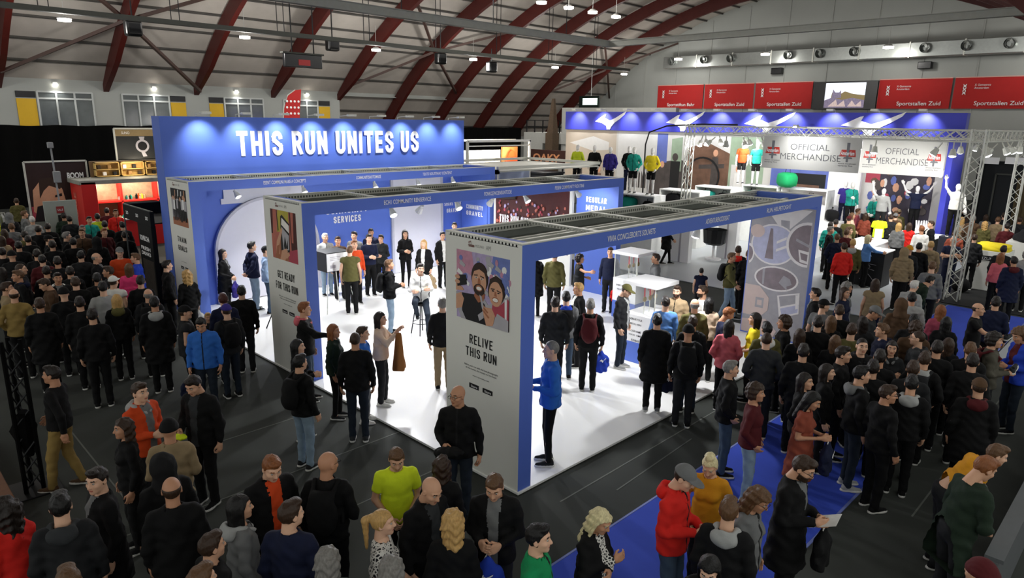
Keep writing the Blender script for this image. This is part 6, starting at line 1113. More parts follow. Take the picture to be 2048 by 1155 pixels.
# ------------------------------------------------------------------ the visitors: x, y, floor, heading, height, looks
CROWD = [
(1.78, 10.25, 0, 0.96, 1.77, dict(pose='walk', top='sweater', legc='khaki', hairc='dark', skin=2, shoes='brown', label='person in black sweater and khaki trousers, walking, outside the booth, on dark floor')),
(2.39, 8.81, 0, -2.72, 1.79, dict(pose='hold', top='open', topc='orange', legc='charcoal', hairc='brown', skin=1, hood='light_grey', label='person in orange open jacket over grey with light grey hood, on the open dark floor')),
(3, 8.56, 0, 2.12, 1.84, dict(pose='carry', top='open', shirt='dark_grey', hairc='dark', look=(0.42, 0.0), item='neon', label='person in black open jacket, next to the orange open jacket, on the open dark floor')),
(2.01, 8.12, 0, 1.49, 1.66, dict(hair='wavy', hairc='brown', sex='F', skin=2, label='person in black jacket, next to the tan jacket, on the open dark floor')),
(2.29, 7.52, 0, -0.46, 1.76, dict(pose='hold', topc='tan', legc='charcoal', hair='beanie', hairc='black', skin=2, label='person in tan jacket and black beanie, on the open dark floor')),
(1.43, 6.88, 0, 1.6, 1.76, dict(top='coat', hairc='dark', skin=1, look=(0.05, -0.55), label='person in black coat, next to the charcoal hoodie, on the open dark floor')),
(1.93, 6.66, 0, 0.09, 1.79, dict(top='coat', hair='hood', hairc='soft_black', skin=1, label='person in black coat with hood up, on the open dark floor')),
(1.83, 6.13, 0, -0.38, 1.8, dict(top='coat', hair='fringe', hairc='brown', skin=2, label='person in black coat, facing the booth, on the open dark floor')),
(1.04, 6.5, 0, -0.33, 1.8, dict(top='hoodie', topc='charcoal', hairc='black', skin=1, hood='dark_grey', label='person in charcoal hoodie with dark grey hood, on the open dark floor')),
(0.71, 6.93, 0, 0.5, 1.7, dict(pose='low', topc='red', legc='charcoal', hair='mane', hairc='dark', sex='F', skin=1, label='person in red jacket, hands together at the waist, on the open dark floor')),
(1.53, 4.71, 0, -1.37, 1.77, dict(hairc='light_brown', label='person in black jacket, next to the navy jacket, on the open dark floor')),
(0.83, 5.33, 0, -0.15, 1.78, dict(topc='olive', hairc='light_brown', skin=1, label='person in olive jacket, on the open dark floor')),
(2.67, 5.94, 0, 3.07, 1.84, dict(top='open', shirt='orange', hairc='ginger', skin=1, look=(0.42, 0.0), label='person in black open jacket over orange, on the open dark floor')),
(3.1, 5.6, 0, -0.85, 1.8, dict(pose='carry', hair='bald', hairc='brown', skin=2, glasses=True, pack='black', look=(0.05, 0.55), label='person in black jacket, carrying something on one arm, on the open dark floor')),
(2.19, 5.55, 0, -1.77, 1.72, dict(top='hoodie', topc='grey', legc='charcoal', hair='long', hairc='black', sex='F', hood='light_grey', label='person in grey hoodie with light grey hood, on the open dark floor')),
(2.39, 5, 0, -0.97, 1.82, dict(topc='navy', hairc='brown', skin=1, look=(0.05, 0.55), label='person in navy jacket, facing the booth, on the open dark floor')),
(1.79, 5.18, 0, -1.55, 1.7, dict(hairc='brown', label='person in black jacket, next to the grey hoodie, on the open dark floor')),
(2.38, 4.37, 0.012, -0.71, 1.66, dict(topc='dark_green', hair='mane', hairc='grey', sex='F', skin=1, label='person in dark green jacket, next to the navy jacket, on the blue carpet')),
(5.17, 6.01, 0, 2.26, 1.82, dict(pose='carry', legs='jeans', legc='dark_denim', hair='bald', hairc='brown', skin=2, glasses=True, look=(0.05, 0.55), item='black', label='person in black jacket and dark blue jeans, on the open dark floor')),
(3.8, 5.42, 0, 2.61, 1.72, dict(pose='low', top='tee', topc='neon', hairc='light_brown', look=(0.42, 0.0), label='person in neon t-shirt, hands together at the waist, on the open dark floor')),
(4, 4.92, 0, -0.93, 1.69, dict(topc='soft_black', hair='wavy', hairc='brown', sex='F', skin=2, label='person in soft black jacket, facing the booth, on the open dark floor')),
(3.54, 4.58, 0, -3.11, 1.82, dict(top='open', shirt='dark_grey', hair='bald', hairc='brown', look=(0.42, 0.0), label='person in black open jacket, next to the black coat, on the open dark floor')),
(4.07, 4.2, 0.012, 2.2, 1.8, dict(pose='hold', top='open', legc='charcoal', hairc='light_brown', look=(0.42, 0.0), bag='royal', label='person in black open jacket over grey, on the blue carpet')),
(3, 4.52, 0, -2.34, 1.69, dict(pose='low', top='tee', topc='leopard', hair='pony', hairc='blond', sex='F', skin=1, label='person in leopard t-shirt, hands together at the waist, on the open dark floor')),
(3.42, 4.06, 0.012, -0.79, 1.69, dict(top='coat', hair='mane', hairc='blond', sex='F', skin=1, label='person in black coat, facing the booth, on the blue carpet')),
(3.73, 3.35, 0.012, -2.58, 1.76, dict(pose='low', topc='green', hairc='black', skin=1, label='person in green jacket, hands together at the waist, on the blue carpet')),
(4.44, 3.31, 0.012, -3.02, 1.66, dict(pose='cross', top='open', shirt='leopard', hair='wavy', hairc='pale', sex='F', skin=2, look=(0.42, 0.0), label='person in black open jacket over leopard, arms crossed, on the blue carpet')),
(2.66, 3.9, 0.012, -0.64, 1.68, dict(topc='dark_green', hair='mane', hairc='grey', sex='F', skin=1, label='person in dark green jacket, next to the leopard t-shirt, on the blue carpet')),
(6.09, 3.07, 0.012, 1.86, 1.69, dict(pose='pocket', top='tee', topc='mustard', hair='bun', hairc='pale', sex='F', look=(0.42, 0.0), label='person in mustard t-shirt, hands in pockets, on the blue carpet')),
(5.42, 3.07, 0.012, -2.99, 1.82, dict(pose='hold', topc='red', legs='jeans', legc='denim', hair='cap', hairc='grey', skin=1, look=(0.42, 0.0), hood='red', label='person in red jacket with red hood and grey cap, on the blue carpet')),
(5.25, 2.44, 0, -1.3, 1.77, dict(top='hoodie', topc='soft_black', legc='charcoal', hairc='light_brown', skin=1, hood='light_grey', label='person in soft black hoodie with light grey hood, beside the blue carpet')),
(5.78, 2.48, 0, -3.07, 1.69, dict(top='hoodie', topc='grey', legc='charcoal', hair='mane', hairc='light_brown', sex='F', skin=2, look=(0.42, 0.0), glasses=True, label='person in grey hoodie, turned from the booth, beside the blue carpet')),
(6.44, 2.35, 0, -3.05, 1.84, dict(pose='hold', top='coat', hairc='brown', beard=True, glasses=True, look=(0.42, 0.0), item='white', bag='black', label='person in black coat, holding something up in both hands, beside the blue carpet')),
(4.61, 2.25, 0, 1.93, 1.66, dict(pose='hold', hair='long', hairc='black', sex='F', skin=1, look=(0.42, 0.0), label='person in black jacket, holding something up in both hands, beside the blue carpet')),
(10.42, 1.58, 0, -1.25, 1.78, dict(top='coat', hair='cap', hairc='brown', hood='maroon', label='person in black coat with maroon hood and brown cap, beside the blue carpet')),
(9.29, 2.37, 0, -2.18, 1.77, dict(hairc='brown', skin=2, glasses=True, look=(0.05, 0.55), label='person in black jacket, next to the black hoodie, beside the blue carpet')),
(8.55, 1.43, 0, -2.67, 1.75, dict(pose='bend', top='puffer', topc='mustard', legc='charcoal', hairc='light_brown', skin=1, label='person in mustard puffer jacket, bending forward, turned from the booth, beside the blue carpet')),
(7.66, 1.14, 0, -2.31, 1.84, dict(pose='bow', top='coat', topc='dark_green', legc='charcoal', hairc='ginger', look=(0.42, 0.0), label='person in dark green coat, leaning over, beside the blue carpet')),
(5.82, 0.64, 0, -0.41, 1.79, dict(hair='beanie', hairc='maroon', label='person in black jacket and maroon beanie, facing the booth, beside the blue carpet')),
(9.75, 6.14, 0.05, -0.92, 1.77, dict(top='coat', hairc='black', shoes='grey', bag='navy', label='person in black coat, facing the booth, on the white floor near the display cases')),
(9.69, 5.5, 0, -0.97, 1.79, dict(top='hoodie', legc='charcoal', hair='beanie', hairc='black', skin=2, pack='black', label='person in black hoodie and black beanie, between booth and blue carpet')),
(10.27, 5.76, 0, -0.9, 1.77, dict(topc='soft_black', legs='jeans', legc='dark_denim', hairc='brown', skin=2, hood='black', label='person in soft black jacket with black hood and dark blue jeans, in the booth')),
(11.33, 5.73, 0, -2.5, 1.76, dict(pose='low', top='sweater', topc='navy', hairc='ginger', skin=2, look=(0.42, 0.0), side_bag='black', label='person in navy sweater, hands together at the waist, between booth and blue carpet')),
(10.79, 5.35, 0, -1.22, 1.69, dict(pose='pocket', topc='pink', hair='long', hairc='dark', sex='F', skin=1, label='person in pink jacket, hands in pockets, between booth and blue carpet')),
(11.54, 5.23, 0, 0.43, 1.7, dict(pose='low', top='tee', topc='yellow', hair='bob', hairc='dark', sex='F', skin=1, label='person in yellow t-shirt, hands together at the waist, between booth and blue carpet')),
(10.83, 4.69, 0, -0.81, 1.78, dict(topc='olive', legc='tan', hairc='black', hood='white', label='person in olive jacket with white hood and tan trousers, between booth and blue carpet')),
(11.52, 4.69, 0, 0.47, 1.76, dict(hair='curly', hairc='brown', skin=2, label='person in black jacket, facing the booth, between booth and blue carpet')),
(10.23, 4.42, 0.012, -1.1, 1.78, dict(pose='pocket', topc='dark_grey', legc='charcoal', hair='buzz', hairc='brown', skin=1, label='person in dark grey jacket, hands in pockets, on the blue carpet')),
(11.17, 4.27, 0.012, -1.12, 1.68, dict(top='hoodie', hair='long', hairc='brown', sex='F', skin=1, label='person in black hoodie, on the blue carpet')),
(8.66, 4.22, 0.012, -2.51, 1.75, dict(pose='pocket', legs='jeans', legc='denim', hairc='grey', label='person in black jacket and blue jeans, hands in pockets, on the blue carpet')),
(8.11, 3.58, 0.012, -2.74, 1.74, dict(pose='pocket', top='sweater', topc='maroon', legs='jeans', legc='light_denim', hair='curly', hairc='brown', sex='F', skin=2, label='person in maroon sweater and light blue jeans, hands in pockets, on the blue carpet')),
(8.54, 3.08, 0.012, -2.96, 1.69, dict(pose='hold', top='dress', topc='rust', legs='leggings', legc='rust', hair='long', hairc='black', sex='F', skin=2, look=(0.42, 0.0), bag='navy', label='person in rust dress and rust leggings, on the blue carpet')),
(9.14, 3.36, 0.012, -2.98, 1.68, dict(pose='pocket', hair='long', hairc='dark', sex='F', label='person in black jacket, hands in pockets, turned from the booth, on the blue carpet')),
(11.74, 6.27, 0.05, -0.99, 1.7, dict(top='sweater', topc='cream', hair='long', hairc='black', sex='F', skin=1, label='person in cream sweater, on the white floor near the display cases')),
(11.11, 6.22, 0.05, -0.89, 1.79, dict(topc='olive', legc='charcoal', hair='fringe', hairc='grey', label='person in olive jacket, next to the navy sweater, on white floor')),
(10.95, 6.74, 0.05, -0.87, 1.76, dict(top='sweater', topc='sky', legc='charcoal', hairc='dark', skin=1, label='person in sky sweater, on the white floor near the display cases')),
(14.11, 5.17, 0, 0.35, 1.75, dict(top='coat', hairc='dark', label='person in black coat, facing the booth, between booth and blue carpet')),
(13.26, 4.7, 0, -1.76, 1.75, dict(top='tee', topc='grey', hair='cap', hairc='black', skin=1, look=(0.05, 0.55), label='person in grey t-shirt and black cap, between booth and blue carpet')),
(15.47, 5.04, 0, -2.65, 1.68, dict(topc='grey', hair='curly', hairc='grey', sex='F', skin=2, label='person in grey jacket, turned from the booth, between booth and blue carpet')),
(14.95, 4.9, 0, 2.93, 1.68, dict(top='sweater', topc='navy', hair='bob', hairc='brown', sex='F', label='person in navy sweater, turned from the booth, between booth and blue carpet')),
(12.37, 4.21, 0.012, -1.25, 1.69, dict(hair='long', hairc='light_brown', sex='F', label='person in black jacket, next to the charcoal jacket, on the blue carpet')),
(11.32, 3.75, 0.012, -1.33, 1.66, dict(top='coat', hair='long', hairc='light_brown', sex='F', skin=1, label='person in black coat, next to the olive hoodie, on the blue carpet')),
(13.38, 3.89, 0.012, -3.03, 1.78, dict(pose='low', top='hoodie', topc='dark_grey', hair='cap', hairc='grey', skin=2, look=(0.42, 0.0), hood='dark_grey', label='person in dark grey hoodie with dark grey hood and grey cap, on the blue carpet')),
(12.24, 3.32, 0.012, 0.44, 1.77, dict(top='hoodie', topc='navy', hairc='light_brown', hood='navy', label='person in navy hoodie with navy hood, facing the booth, on the blue carpet')),
(16.28, 4.71, 0, -1.22, 1.69, dict(top='vest', topc='tan', legc='navy', hair='long', hairc='brown', sex='F', label='person in tan vest and navy trousers, between booth and blue carpet')),
(16.39, 4.06, 0.012, -1.84, 1.75, dict(pose='bow', topc='light_grey', hairc='white', skin=1, label='person in light grey jacket, leaning over, turned from the booth, on the blue carpet')),
(15.13, 3.67, 0.012, -1.33, 1.75, dict(top='puffer', topc='light_grey', hairc='black', skin=2, label='person in light grey puffer jacket, on the blue carpet')),
(17.71, 4.37, 0.012, -2.39, 1.75, dict(pose='bend', topc='dark_green', hairc='black', label='person in dark green jacket, bending forward, turned from the booth, on the blue carpet')),
(20.74, 5.39, 0, -1.4, 1.76, dict(top='puffer', topc='tan', hair='hood', hairc='tan', skin=1, label='person in tan puffer jacket with hood up, between booth and blue carpet')),
(21.28, 5.42, 0, -0.97, 1.76, dict(topc='charcoal', hair='beanie', hairc='mustard', label='person in charcoal jacket and mustard beanie, between booth and blue carpet')),
(21.82, 5.32, 0, -1.33, 1.79, dict(top='coat', hairc='black', label='person in black coat, between booth and blue carpet')),
(22.59, 5.21, 0, -1.34, 1.76, dict(top='hoodie', topc='tan', legc='grey', hairc='blond', hood='tan', bag='light_grey', label='person in tan hoodie with tan hood and grey trousers, between booth and blue carpet')),
(23.96, 4.96, 0.02, 1.78, 1.77, dict(pose='cross', top='tee', topc='navy', legc='navy', hair='bald', hairc='brown', label='person in navy t-shirt and navy trousers, arms crossed, by the tall white bin')),
(15.26, 2.57, 0, 3.14, 1.75, dict(pose='reach', top='tee', topc='soft_black', hair='fringe', hairc='brown', item='grey', label='person in soft black t-shirt, reaching forward, turned from the booth, beside the blue carpet')),
(14.84, 3.08, 0.012, -1.03, 1.67, dict(topc='rose', hair='long', hairc='ginger', sex='F', skin=1, label='person in rose jacket, on the blue carpet')),
(13.22, 3.12, 0.012, -1.34, 1.78, dict(topc='soft_black', hairc='black', label='person in soft black jacket, on the blue carpet')),
(12.71, 2.96, 0.012, -1.18, 1.79, dict(topc='brown', hair='curly', hairc='brown', label='person in brown jacket, on the blue carpet')),
(12.2, 2.78, 0.012, 0.22, 1.77, dict(top='hoodie', topc='dark_grey', hair='buzz', hairc='brown', skin=1, glasses=True, hood='dark_grey', label='person in dark grey hoodie with dark grey hood, facing the booth, on the blue carpet')),
(12.2, 2.05, 0, -1.39, 1.76, dict(topc='soft_black', hairc='light_brown', skin=1, label='person in soft black jacket, next to the black jacket, beside the blue carpet')),
(13, 1.9, 0, -2.81, 1.79, dict(pose='hold', topc='camo', legc='charcoal', hair='curly', hairc='dark', item='grey', pack='maroon', label='person in camo jacket, holding something up in both hands, beside the blue carpet')),
(13.58, 1.59, 0, 0.83, 1.84, dict(pose='hold', top='open', topc='royal', shirt='maroon', legs='jeans', legc='dark_denim', hair='curly', hairc='light_brown', sex='F', skin=2, look=(0.42, 0.0), label='person in royal open jacket over maroon and dark blue jeans, beside the blue carpet')),
(11.07, 3.27, 0.012, 2.21, 1.78, dict(top='hoodie', hair='buzz', hairc='dark', skin=1, hood='charcoal', label='person in black hoodie with charcoal hood, on the blue carpet')),
(10.36, 3.31, 0.012, -2.83, 1.8, dict(hairc='dark', label='person in black jacket, next to the black coat, on the blue carpet')),
(9.8, 3.31, 0.012, -2.81, 1.66, dict(hair='long', hairc='dark', sex='F', skin=1, label='person in black jacket, next to the black hoodie, on the blue carpet')),
(11.66, 3, 0.012, 1.91, 1.67, dict(pose='cross', topc='charcoal', hair='long', hairc='dark', sex='F', hood='grey', label='person in charcoal jacket with grey hood, arms crossed, on the blue carpet')),
(9.61, 2.8, 0.012, -2.51, 1.82, dict(top='hoodie', legs='jeans', legc='dark_denim', hairc='black', hood='grey', shoes='light_grey', label='person in black hoodie with grey hood and dark blue jeans, on the blue carpet')),
(9.96, 2.26, 0, -1.33, 1.75, dict(top='hoodie', hairc='black', hood='light_grey', label='person in black hoodie with light grey hood, beside the blue carpet')),
(11.14, 2.41, 0, -1.53, 1.77, dict(pose='pocket', hairc='brown', hood='light_grey', pack='charcoal', label='person in black jacket with light grey hood, hands in pockets, beside the blue carpet')),
(22.59, 3.5, 0, -1.07, 1.66, dict(top='sweater', topc='pink', hair='long', hairc='ginger', sex='F', skin=2, label='person in pink sweater, between booth and blue carpet')),
(21.51, 3.03, 0.012, -1.08, 1.76, dict(top='coat', topc='navy', hairc='dark', skin=2, hood='maroon', label='person in navy coat with maroon hood, on the blue carpet')),
(23.13, 3.55, 0.02, -1.6, 1.78, dict(topc='charcoal', hairc='dark', label='person in charcoal jacket, next to the pink sweater, by the tall white bin')),
(23.18, 3.01, 0.02, -1.44, 1.7, dict(topc='light_grey', hair='curly', hairc='grey', sex='F', label='person in light grey jacket, by the tall white bin')),
(14, 2.79, 0.012, -1.46, 1.66, dict(hair='long', hairc='black', sex='F', skin=1, label='person in black jacket, next to the soft black jacket, on the blue carpet')),
(14.32, 3.64, 0.012, -1.15, 1.77, dict(topc='brown', hair='hood', hairc='brown', skin=1, label='person in brown jacket with hood up, on the blue carpet')),
(11.8, 2.41, 0, -1.37, 1.79, dict(hairc='dark', label='person in black jacket, next to the soft black jacket, beside the blue carpet')),
(12.6, 2.43, 0, -1.49, 1.66, dict(hair='long', hairc='brown', sex='F', skin=1, label='person in black jacket, next to the dark grey hoodie, beside the blue carpet')),
(10.69, 2.89, 0.012, -1.31, 1.77, dict(hairc='dark', skin=2, label='person in black jacket, on the blue carpet')),
(18.9, 4.26, 0.012, -1.44, 1.79, dict(top='hoodie', topc='grey', hairc='light_brown', skin=1, label='person in grey hoodie, on the blue carpet')),
(11.85, 3.69, 0.012, -1.36, 1.76, dict(top='hoodie', topc='olive', hairc='brown', skin=1, label='person in olive hoodie, on the blue carpet')),
(11.8, 4.23, 0.012, -1.22, 1.78, dict(hairc='dark', skin=1, label='person in black jacket, next to the olive hoodie, on the blue carpet')),
(33.27, 11.94, 0, -1.22, 1.75, dict(topc='charcoal', hairc='grey', skin=1, label='person in charcoal jacket, next to the black jacket, on the light grey stand floor')),
(34.81, 12.42, 0, -2.62, 1.75, dict(pose='low', hairc='light_brown', label='person in black jacket, hands together at the waist, on the light grey stand floor')),
(35.26, 11.34, 0, 1.88, 1.76, dict(hairc='pale', skin=2, label='person in black jacket, facing the booth, on the light grey stand floor')),
(30.43, 9.41, 0.03, 2.04, 1.75, dict(topc='brown', hairc='brown', label='person in brown jacket, facing the booth, on the light grey stand floor')),
(29.74, 9.66, 0.03, -2.83, 1.69, dict(top='sweater', topc='pink', hairc='light_brown', sex='F', label='person in pink sweater, on the light grey stand floor')),
(28, 9.28, 0.03, -2.65, 1.7, dict(pose='low', top='sweater', topc='cream', hair='bob', hairc='light_brown', sex='F', label='person in cream sweater, hands together at the waist, on the light grey stand floor')),
(26.34, 8.82, 0.03, -1.26, 1.76, dict(top='sweater', topc='olive', hair='cap', hairc='maroon', skin=1, label='person in olive sweater and maroon cap, on the light grey stand floor')),
(28.4, 8.92, 0.03, -1.45, 1.69, dict(topc='rust', hair='long', hairc='brown', sex='F', skin=2, label='person in rust jacket, turned from the booth, on the light grey stand floor')),
(29.07, 8.61, 0.03, -1.19, 1.75, dict(top='coat', hairc='dark', pack='black', label='person in black coat, turned from the booth, on the light grey stand floor')),
(33.27, 9.32, 0, 2.2, 1.78, dict(hairc='black', skin=2, label='person in black jacket, next to the olive jacket, on the light grey stand floor')),
(27.13, 6.35, 0.03, 0.59, 1.79, dict(pose='reach', top='open', shirt='white', hairc='brown', skin=1, label='person in black open jacket over white, reaching forward, on the light grey stand floor')),
(28.23, 7.97, 0.03, -0.97, 1.75, dict(topc='charcoal', hairc='brown', skin=1, label='person in charcoal jacket, on the light grey stand floor')),
(26.94, 6.98, 0.03, -1.32, 1.67, dict(topc='red', hair='long', hairc='brown', sex='F', skin=1, label='person in red jacket, turned from the booth, on the light grey stand floor')),
(34.18, 7.82, 0, -1.26, 1.75, dict(hair='cap', hairc='maroon', skin=2, label='person in black jacket and maroon cap, on the light grey stand floor')),
(25.61, 5.27, 0.02, -1.19, 1.77, dict(topc='rust', hairc='brown', label='person in rust jacket, by the tall white bin')),
(37.9, 7.09, 0, -1.47, 1.79, dict(topc='light_grey', hairc='white', skin=2, label='person in light grey jacket, turned from the booth, on the light grey stand floor')),
(36.28, 6.47, 0, -1.39, 1.76, dict(topc='sky', hairc='grey', skin=1, label='person in sky jacket, turned from the booth, on the light grey stand floor')),
(34.27, 5.72, 0, 1.91, 1.75, dict(topc='charcoal', hair='bald', hairc='brown', label='person in charcoal jacket, facing the booth, on the light grey stand floor')),
(35.82, 5.83, 0, -1.23, 1.78, dict(topc='brown', hairc='light_brown', label='person in brown jacket, next to the sky jacket, on the light grey stand floor')),
(38.99, 5.81, 0, -1.34, 1.77, dict(top='coat', topc='beige', hair='hood', hairc='beige', skin=1, label='person in beige coat with hood up, on the light grey stand floor')),
(29.8, 5.27, 0, -1.39, 1.67, dict(topc='olive', hair='mane', hairc='blond', sex='F', skin=1, label='person in olive jacket, turned from the booth, between booth and blue carpet')),
(25.13, 4.65, 0.02, -1.39, 1.75, dict(topc='charcoal', hairc='brown', skin=1, label='person in charcoal jacket, next to the rust jacket, by the tall white bin')),
(23.03, 8.24, 0.03, -2.8, 1.77, dict(hairc='grey', label='person in black jacket, next to the tan jacket, on the light grey stand floor')),
(23.29, 7.76, 0.03, -2.99, 1.79, dict(topc='tan', hairc='light_brown', skin=1, label='person in tan jacket, on the light grey stand floor')),
(21.63, 7.51, 0.03, -1.15, 1.76, dict(pose='pocket', topc='navy', hairc='light_brown', label='person in navy jacket, hands in pockets, on the light grey stand floor')),
(20.05, 6.74, 0.03, -0.9, 1.77, dict(topc='red', hairc='brown', label='person in red jacket, on the light grey stand floor')),
(21.02, 6.84, 0.03, -1.26, 1.75, dict(top='hoodie', topc='olive', hairc='blond', skin=2, hood='light_grey', label='person in olive hoodie with light grey hood, on the light grey stand floor')),
(22.76, 6.98, 0.03, -2.49, 1.68, dict(pose='reach', top='sweater', topc='sky', hair='bob', hairc='pale', sex='F', skin=2, label='person in sky sweater, reaching forward, turned from the booth, on the light grey stand floor')),
(30.13, 8.25, 0.03, -1.48, 1.76, dict(topc='olive', hair='cap', hairc='tan', label='person in olive jacket and tan cap, on the light grey stand floor')),
(33.77, 8.36, 0, -1.33, 1.67, dict(topc='navy', hair='curly', hairc='dark', sex='F', skin=2, label='person in navy jacket, turned from the booth, on the light grey stand floor')),
(28.77, 7.97, 0.03, -1.23, 1.75, dict(topc='brown', hair='cap', hairc='grey', skin=1, label='person in brown jacket and grey cap, on the light grey stand floor')),
(37.08, 8.68, 0, -1.17, 1.76, dict(topc='purple', hairc='brown', skin=1, label='person in purple jacket, turned from the booth, on the light grey stand floor')),
(31.66, 6.23, 0, -1.36, 1.7, dict(topc='charcoal', hair='long', hairc='brown', sex='F', skin=1, label='person in charcoal jacket, next to the grey jacket, on the light grey stand floor')),
(34.27, 5.13, 0, -1.51, 1.79, dict(topc='soft_black', hairc='dark', label='person in soft black jacket, turned from the booth, between booth and blue carpet')),
(31.53, 4.51, 0, -1.6, 1.77, dict(topc='charcoal', hairc='brown', skin=2, label='person in charcoal jacket, next to the tan jacket, between booth and blue carpet')),
(33.58, 6.77, 0, -1.38, 1.77, dict(hairc='light_brown', skin=1, label='person in black jacket, next to the rust jacket, on the light grey stand floor')),
(25.09, 8.82, 0.03, -1.33, 1.75, dict(hairc='dark', skin=2, label='person in black jacket, next to the teal jacket, on the light grey stand floor')),
(30.47, 6.14, 0.03, -1.28, 1.66, dict(topc='beige', hair='long', hairc='blond', sex='F', label='person in beige jacket, turned from the booth, on the light grey stand floor')),
(12.58, 11.63, 0.05, -0.83, 1.74, dict(top='coat', legs='leggings', hairc='dark', sex='F', skin=1, label='person in black coat, next to the olive jacket, on white floor')),
(12.76, 11.13, 0.05, -1.02, 1.79, dict(topc='olive', hairc='brown', skin=1, label='person in olive jacket, next to the black coat, on white floor')),
(13.34, 10.8, 0.05, -2.46, 1.67, dict(pose='point', top='vest', topc='charcoal', shirt='navy', hair='curly', hairc='dark', sex='F', skin=2, label='person in charcoal vest, pointing, on the white floor near the display cases')),
(14.39, 10.62, 0.05, 2.03, 1.75, dict(top='sweater', topc='navy', legc='charcoal', hairc='brown', side_bag='red', label='person in navy sweater, on the white floor near the display cases')),
(14.49, 9.28, 0.05, 0.66, 1.77, dict(topc='grey', legc='charcoal', hairc='brown', skin=2, label='person in grey jacket, facing the booth, on the white floor near the display cases')),
(9.81, 8.23, 0.05, -0.79, 1.76, dict(top='hoodie', topc='grey', legs='jeans', legc='denim', hairc='black', skin=1, hood='royal', pack='black', label='person in grey hoodie with royal hood and blue jeans, in the booth')),
(10.53, 8.51, 0.05, 1.03, 1.78, dict(top='open', shirt='white', hairc='blond', skin=2, label='person in black open jacket over white, on the white floor near the display cases')),
(9.26, 8.03, 0.05, -0.94, 1.79, dict(topc='charcoal', hairc='dark', skin=1, beard=True, shoes='white', label='person in charcoal jacket, facing the booth, on the white floor near the display cases')),
(9.66, 7.52, 0.05, -0.91, 1.78, dict(hairc='grey', pack='maroon', bag='royal', label='person in black jacket, facing the booth, on the white floor near the display cases')),
(11.14, 7.86, 0.05, -2.88, 1.79, dict(top='open', topc='charcoal', shirt='light_grey', legs='jeans', legc='dark_denim', hair='cap', hairc='olive', skin=1, look=(0.42, 0.0), shoes='light_grey', label='person in charcoal open jacket over light grey and olive cap, in the booth')),
(11.9, 7.08, 0.05, 1.86, 1.76, dict(topc='beige', legc='charcoal', hairc='brown', skin=1, beard=True, label='person in beige jacket, on the white floor near the display cases')),
(12.3, 6.72, 0.05, 0.7, 1.76, dict(top='sweater', topc='white', legc='charcoal', hairc='brown', beard=True, label='person in white sweater, facing the booth, on the white floor near the display cases')),
(7.03, 6.13, 0.05, 0.89, 1.9, dict(pose='hold', topc='blue', legs='leggings', hair='buzz', hairc='grey', skin=1, shoes='charcoal', label='person in blue jacket, on the white floor near the display cases')),
(16.23, 8.97, 0, -1.07, 1.25, dict(top='vest', topc='navy', shirt='light_grey', hairc='black', skin=1, label='person in navy vest, between booth and sports stand')),
(16.33, 8.21, 0, -2.85, 1.77, dict(pose='walk', topc='olive', legs='jeans', legc='light_denim', hairc='light_brown', skin=2, pack='soft_black', label='person in olive jacket and light blue jeans, walking, between booth and sports stand')),
(17.37, 8.55, 0, -1.11, 1.77, dict(hairc='brown', hood='red', label='person in black jacket with red hood, between booth and sports stand')),
(17.08, 8.1, 0, -1.13, 1.76, dict(hairc='light_brown', label='person in black jacket, between booth and sports stand')),
(21.15, 13.16, 0.03, -2.5, 1.69, dict(pose='walk', top='coat', legs='leggings', hairc='dark', sex='F', label='person in black coat, walking, on the light grey stand floor')),
(9.8, 17.11, 0.05, 2.97, 1.79, dict(topc='light_grey', legs='jeans', legc='light_denim', hairc='white', label='person in light grey jacket and light blue jeans, in the booth')),
(9.85, 16.52, 0.05, 2.78, 1.77, dict(topc='brown', legc='charcoal', hairc='brown', label='person in brown jacket, facing the booth, on the white floor by the header wall')),
(9.92, 15.81, 0.05, 2.94, 1.76, dict(top='sweater', topc='orange', hairc='ginger', skin=1, label='person in orange sweater, facing the booth, on the white floor by the header wall')),
(10.66, 16.96, 0.05, 2.06, 1.77, dict(top='open', topc='grey', shirt='orange', legs='jeans', legc='dark_denim', hairc='dark', skin=1, label='person in grey open jacket over orange and dark blue jeans, in the booth')),
(9.26, 14.98, 0.05, -0.64, 1.79, dict(top='vest', topc='olive', shirt='charcoal', hairc='light_brown', skin=1, label='person in olive vest, on the white floor by the header wall')),
(11.4, 17.23, 0.05, 2.64, 1.75, dict(topc='navy', hairc='dark', skin=2, label='person in navy jacket, facing the booth, on the white floor by the header wall')),
(10.71, 16.3, 0.05, 2.91, 1.77, dict(pose='hold', top='sweater', topc='navy', hairc='dark', skin=1, label='person in navy sweater, on the white floor by the header wall')),
(11.31, 16.58, 0.05, 2.2, 1.66, dict(pose='hold', topc='charcoal', hairc='dark', sex='F', label='person in charcoal jacket, on the white floor by the header wall')),
(12.05, 16.42, 0.05, 2.77, 1.74, dict(pose='hold', legs='leggings', hair='bob', hairc='dark', sex='F', label='person in black jacket, on the white floor by the header wall')),
(11.62, 14.97, 0.05, 2.22, 1.69, dict(top='open', shirt='white', hair='long', hairc='blond', sex='F', skin=1, shoes='white', side_bag='beige', label='person in black open jacket, next to the black jacket, on white floor')),
(12.85, 15.65, 0.05, 2.8, 1.7, dict(top='open', shirt='white', hairc='dark', sex='F', label='person in black open jacket, next to the charcoal jacket, on white floor')),
(13.97, 16.42, 0.05, 2.52, 1.79, dict(topc='charcoal', hairc='dark', skin=1, label='person in charcoal jacket, facing the booth, on the white floor by the header wall')),
(9.01, 12.94, 0.05, -2.09, 1.78, dict(pose='hold', legs='jeans', legc='light_denim', hairc='light_brown', skin=2, pack='black', label='person in black jacket and light blue jeans, on the white floor by the header wall')),
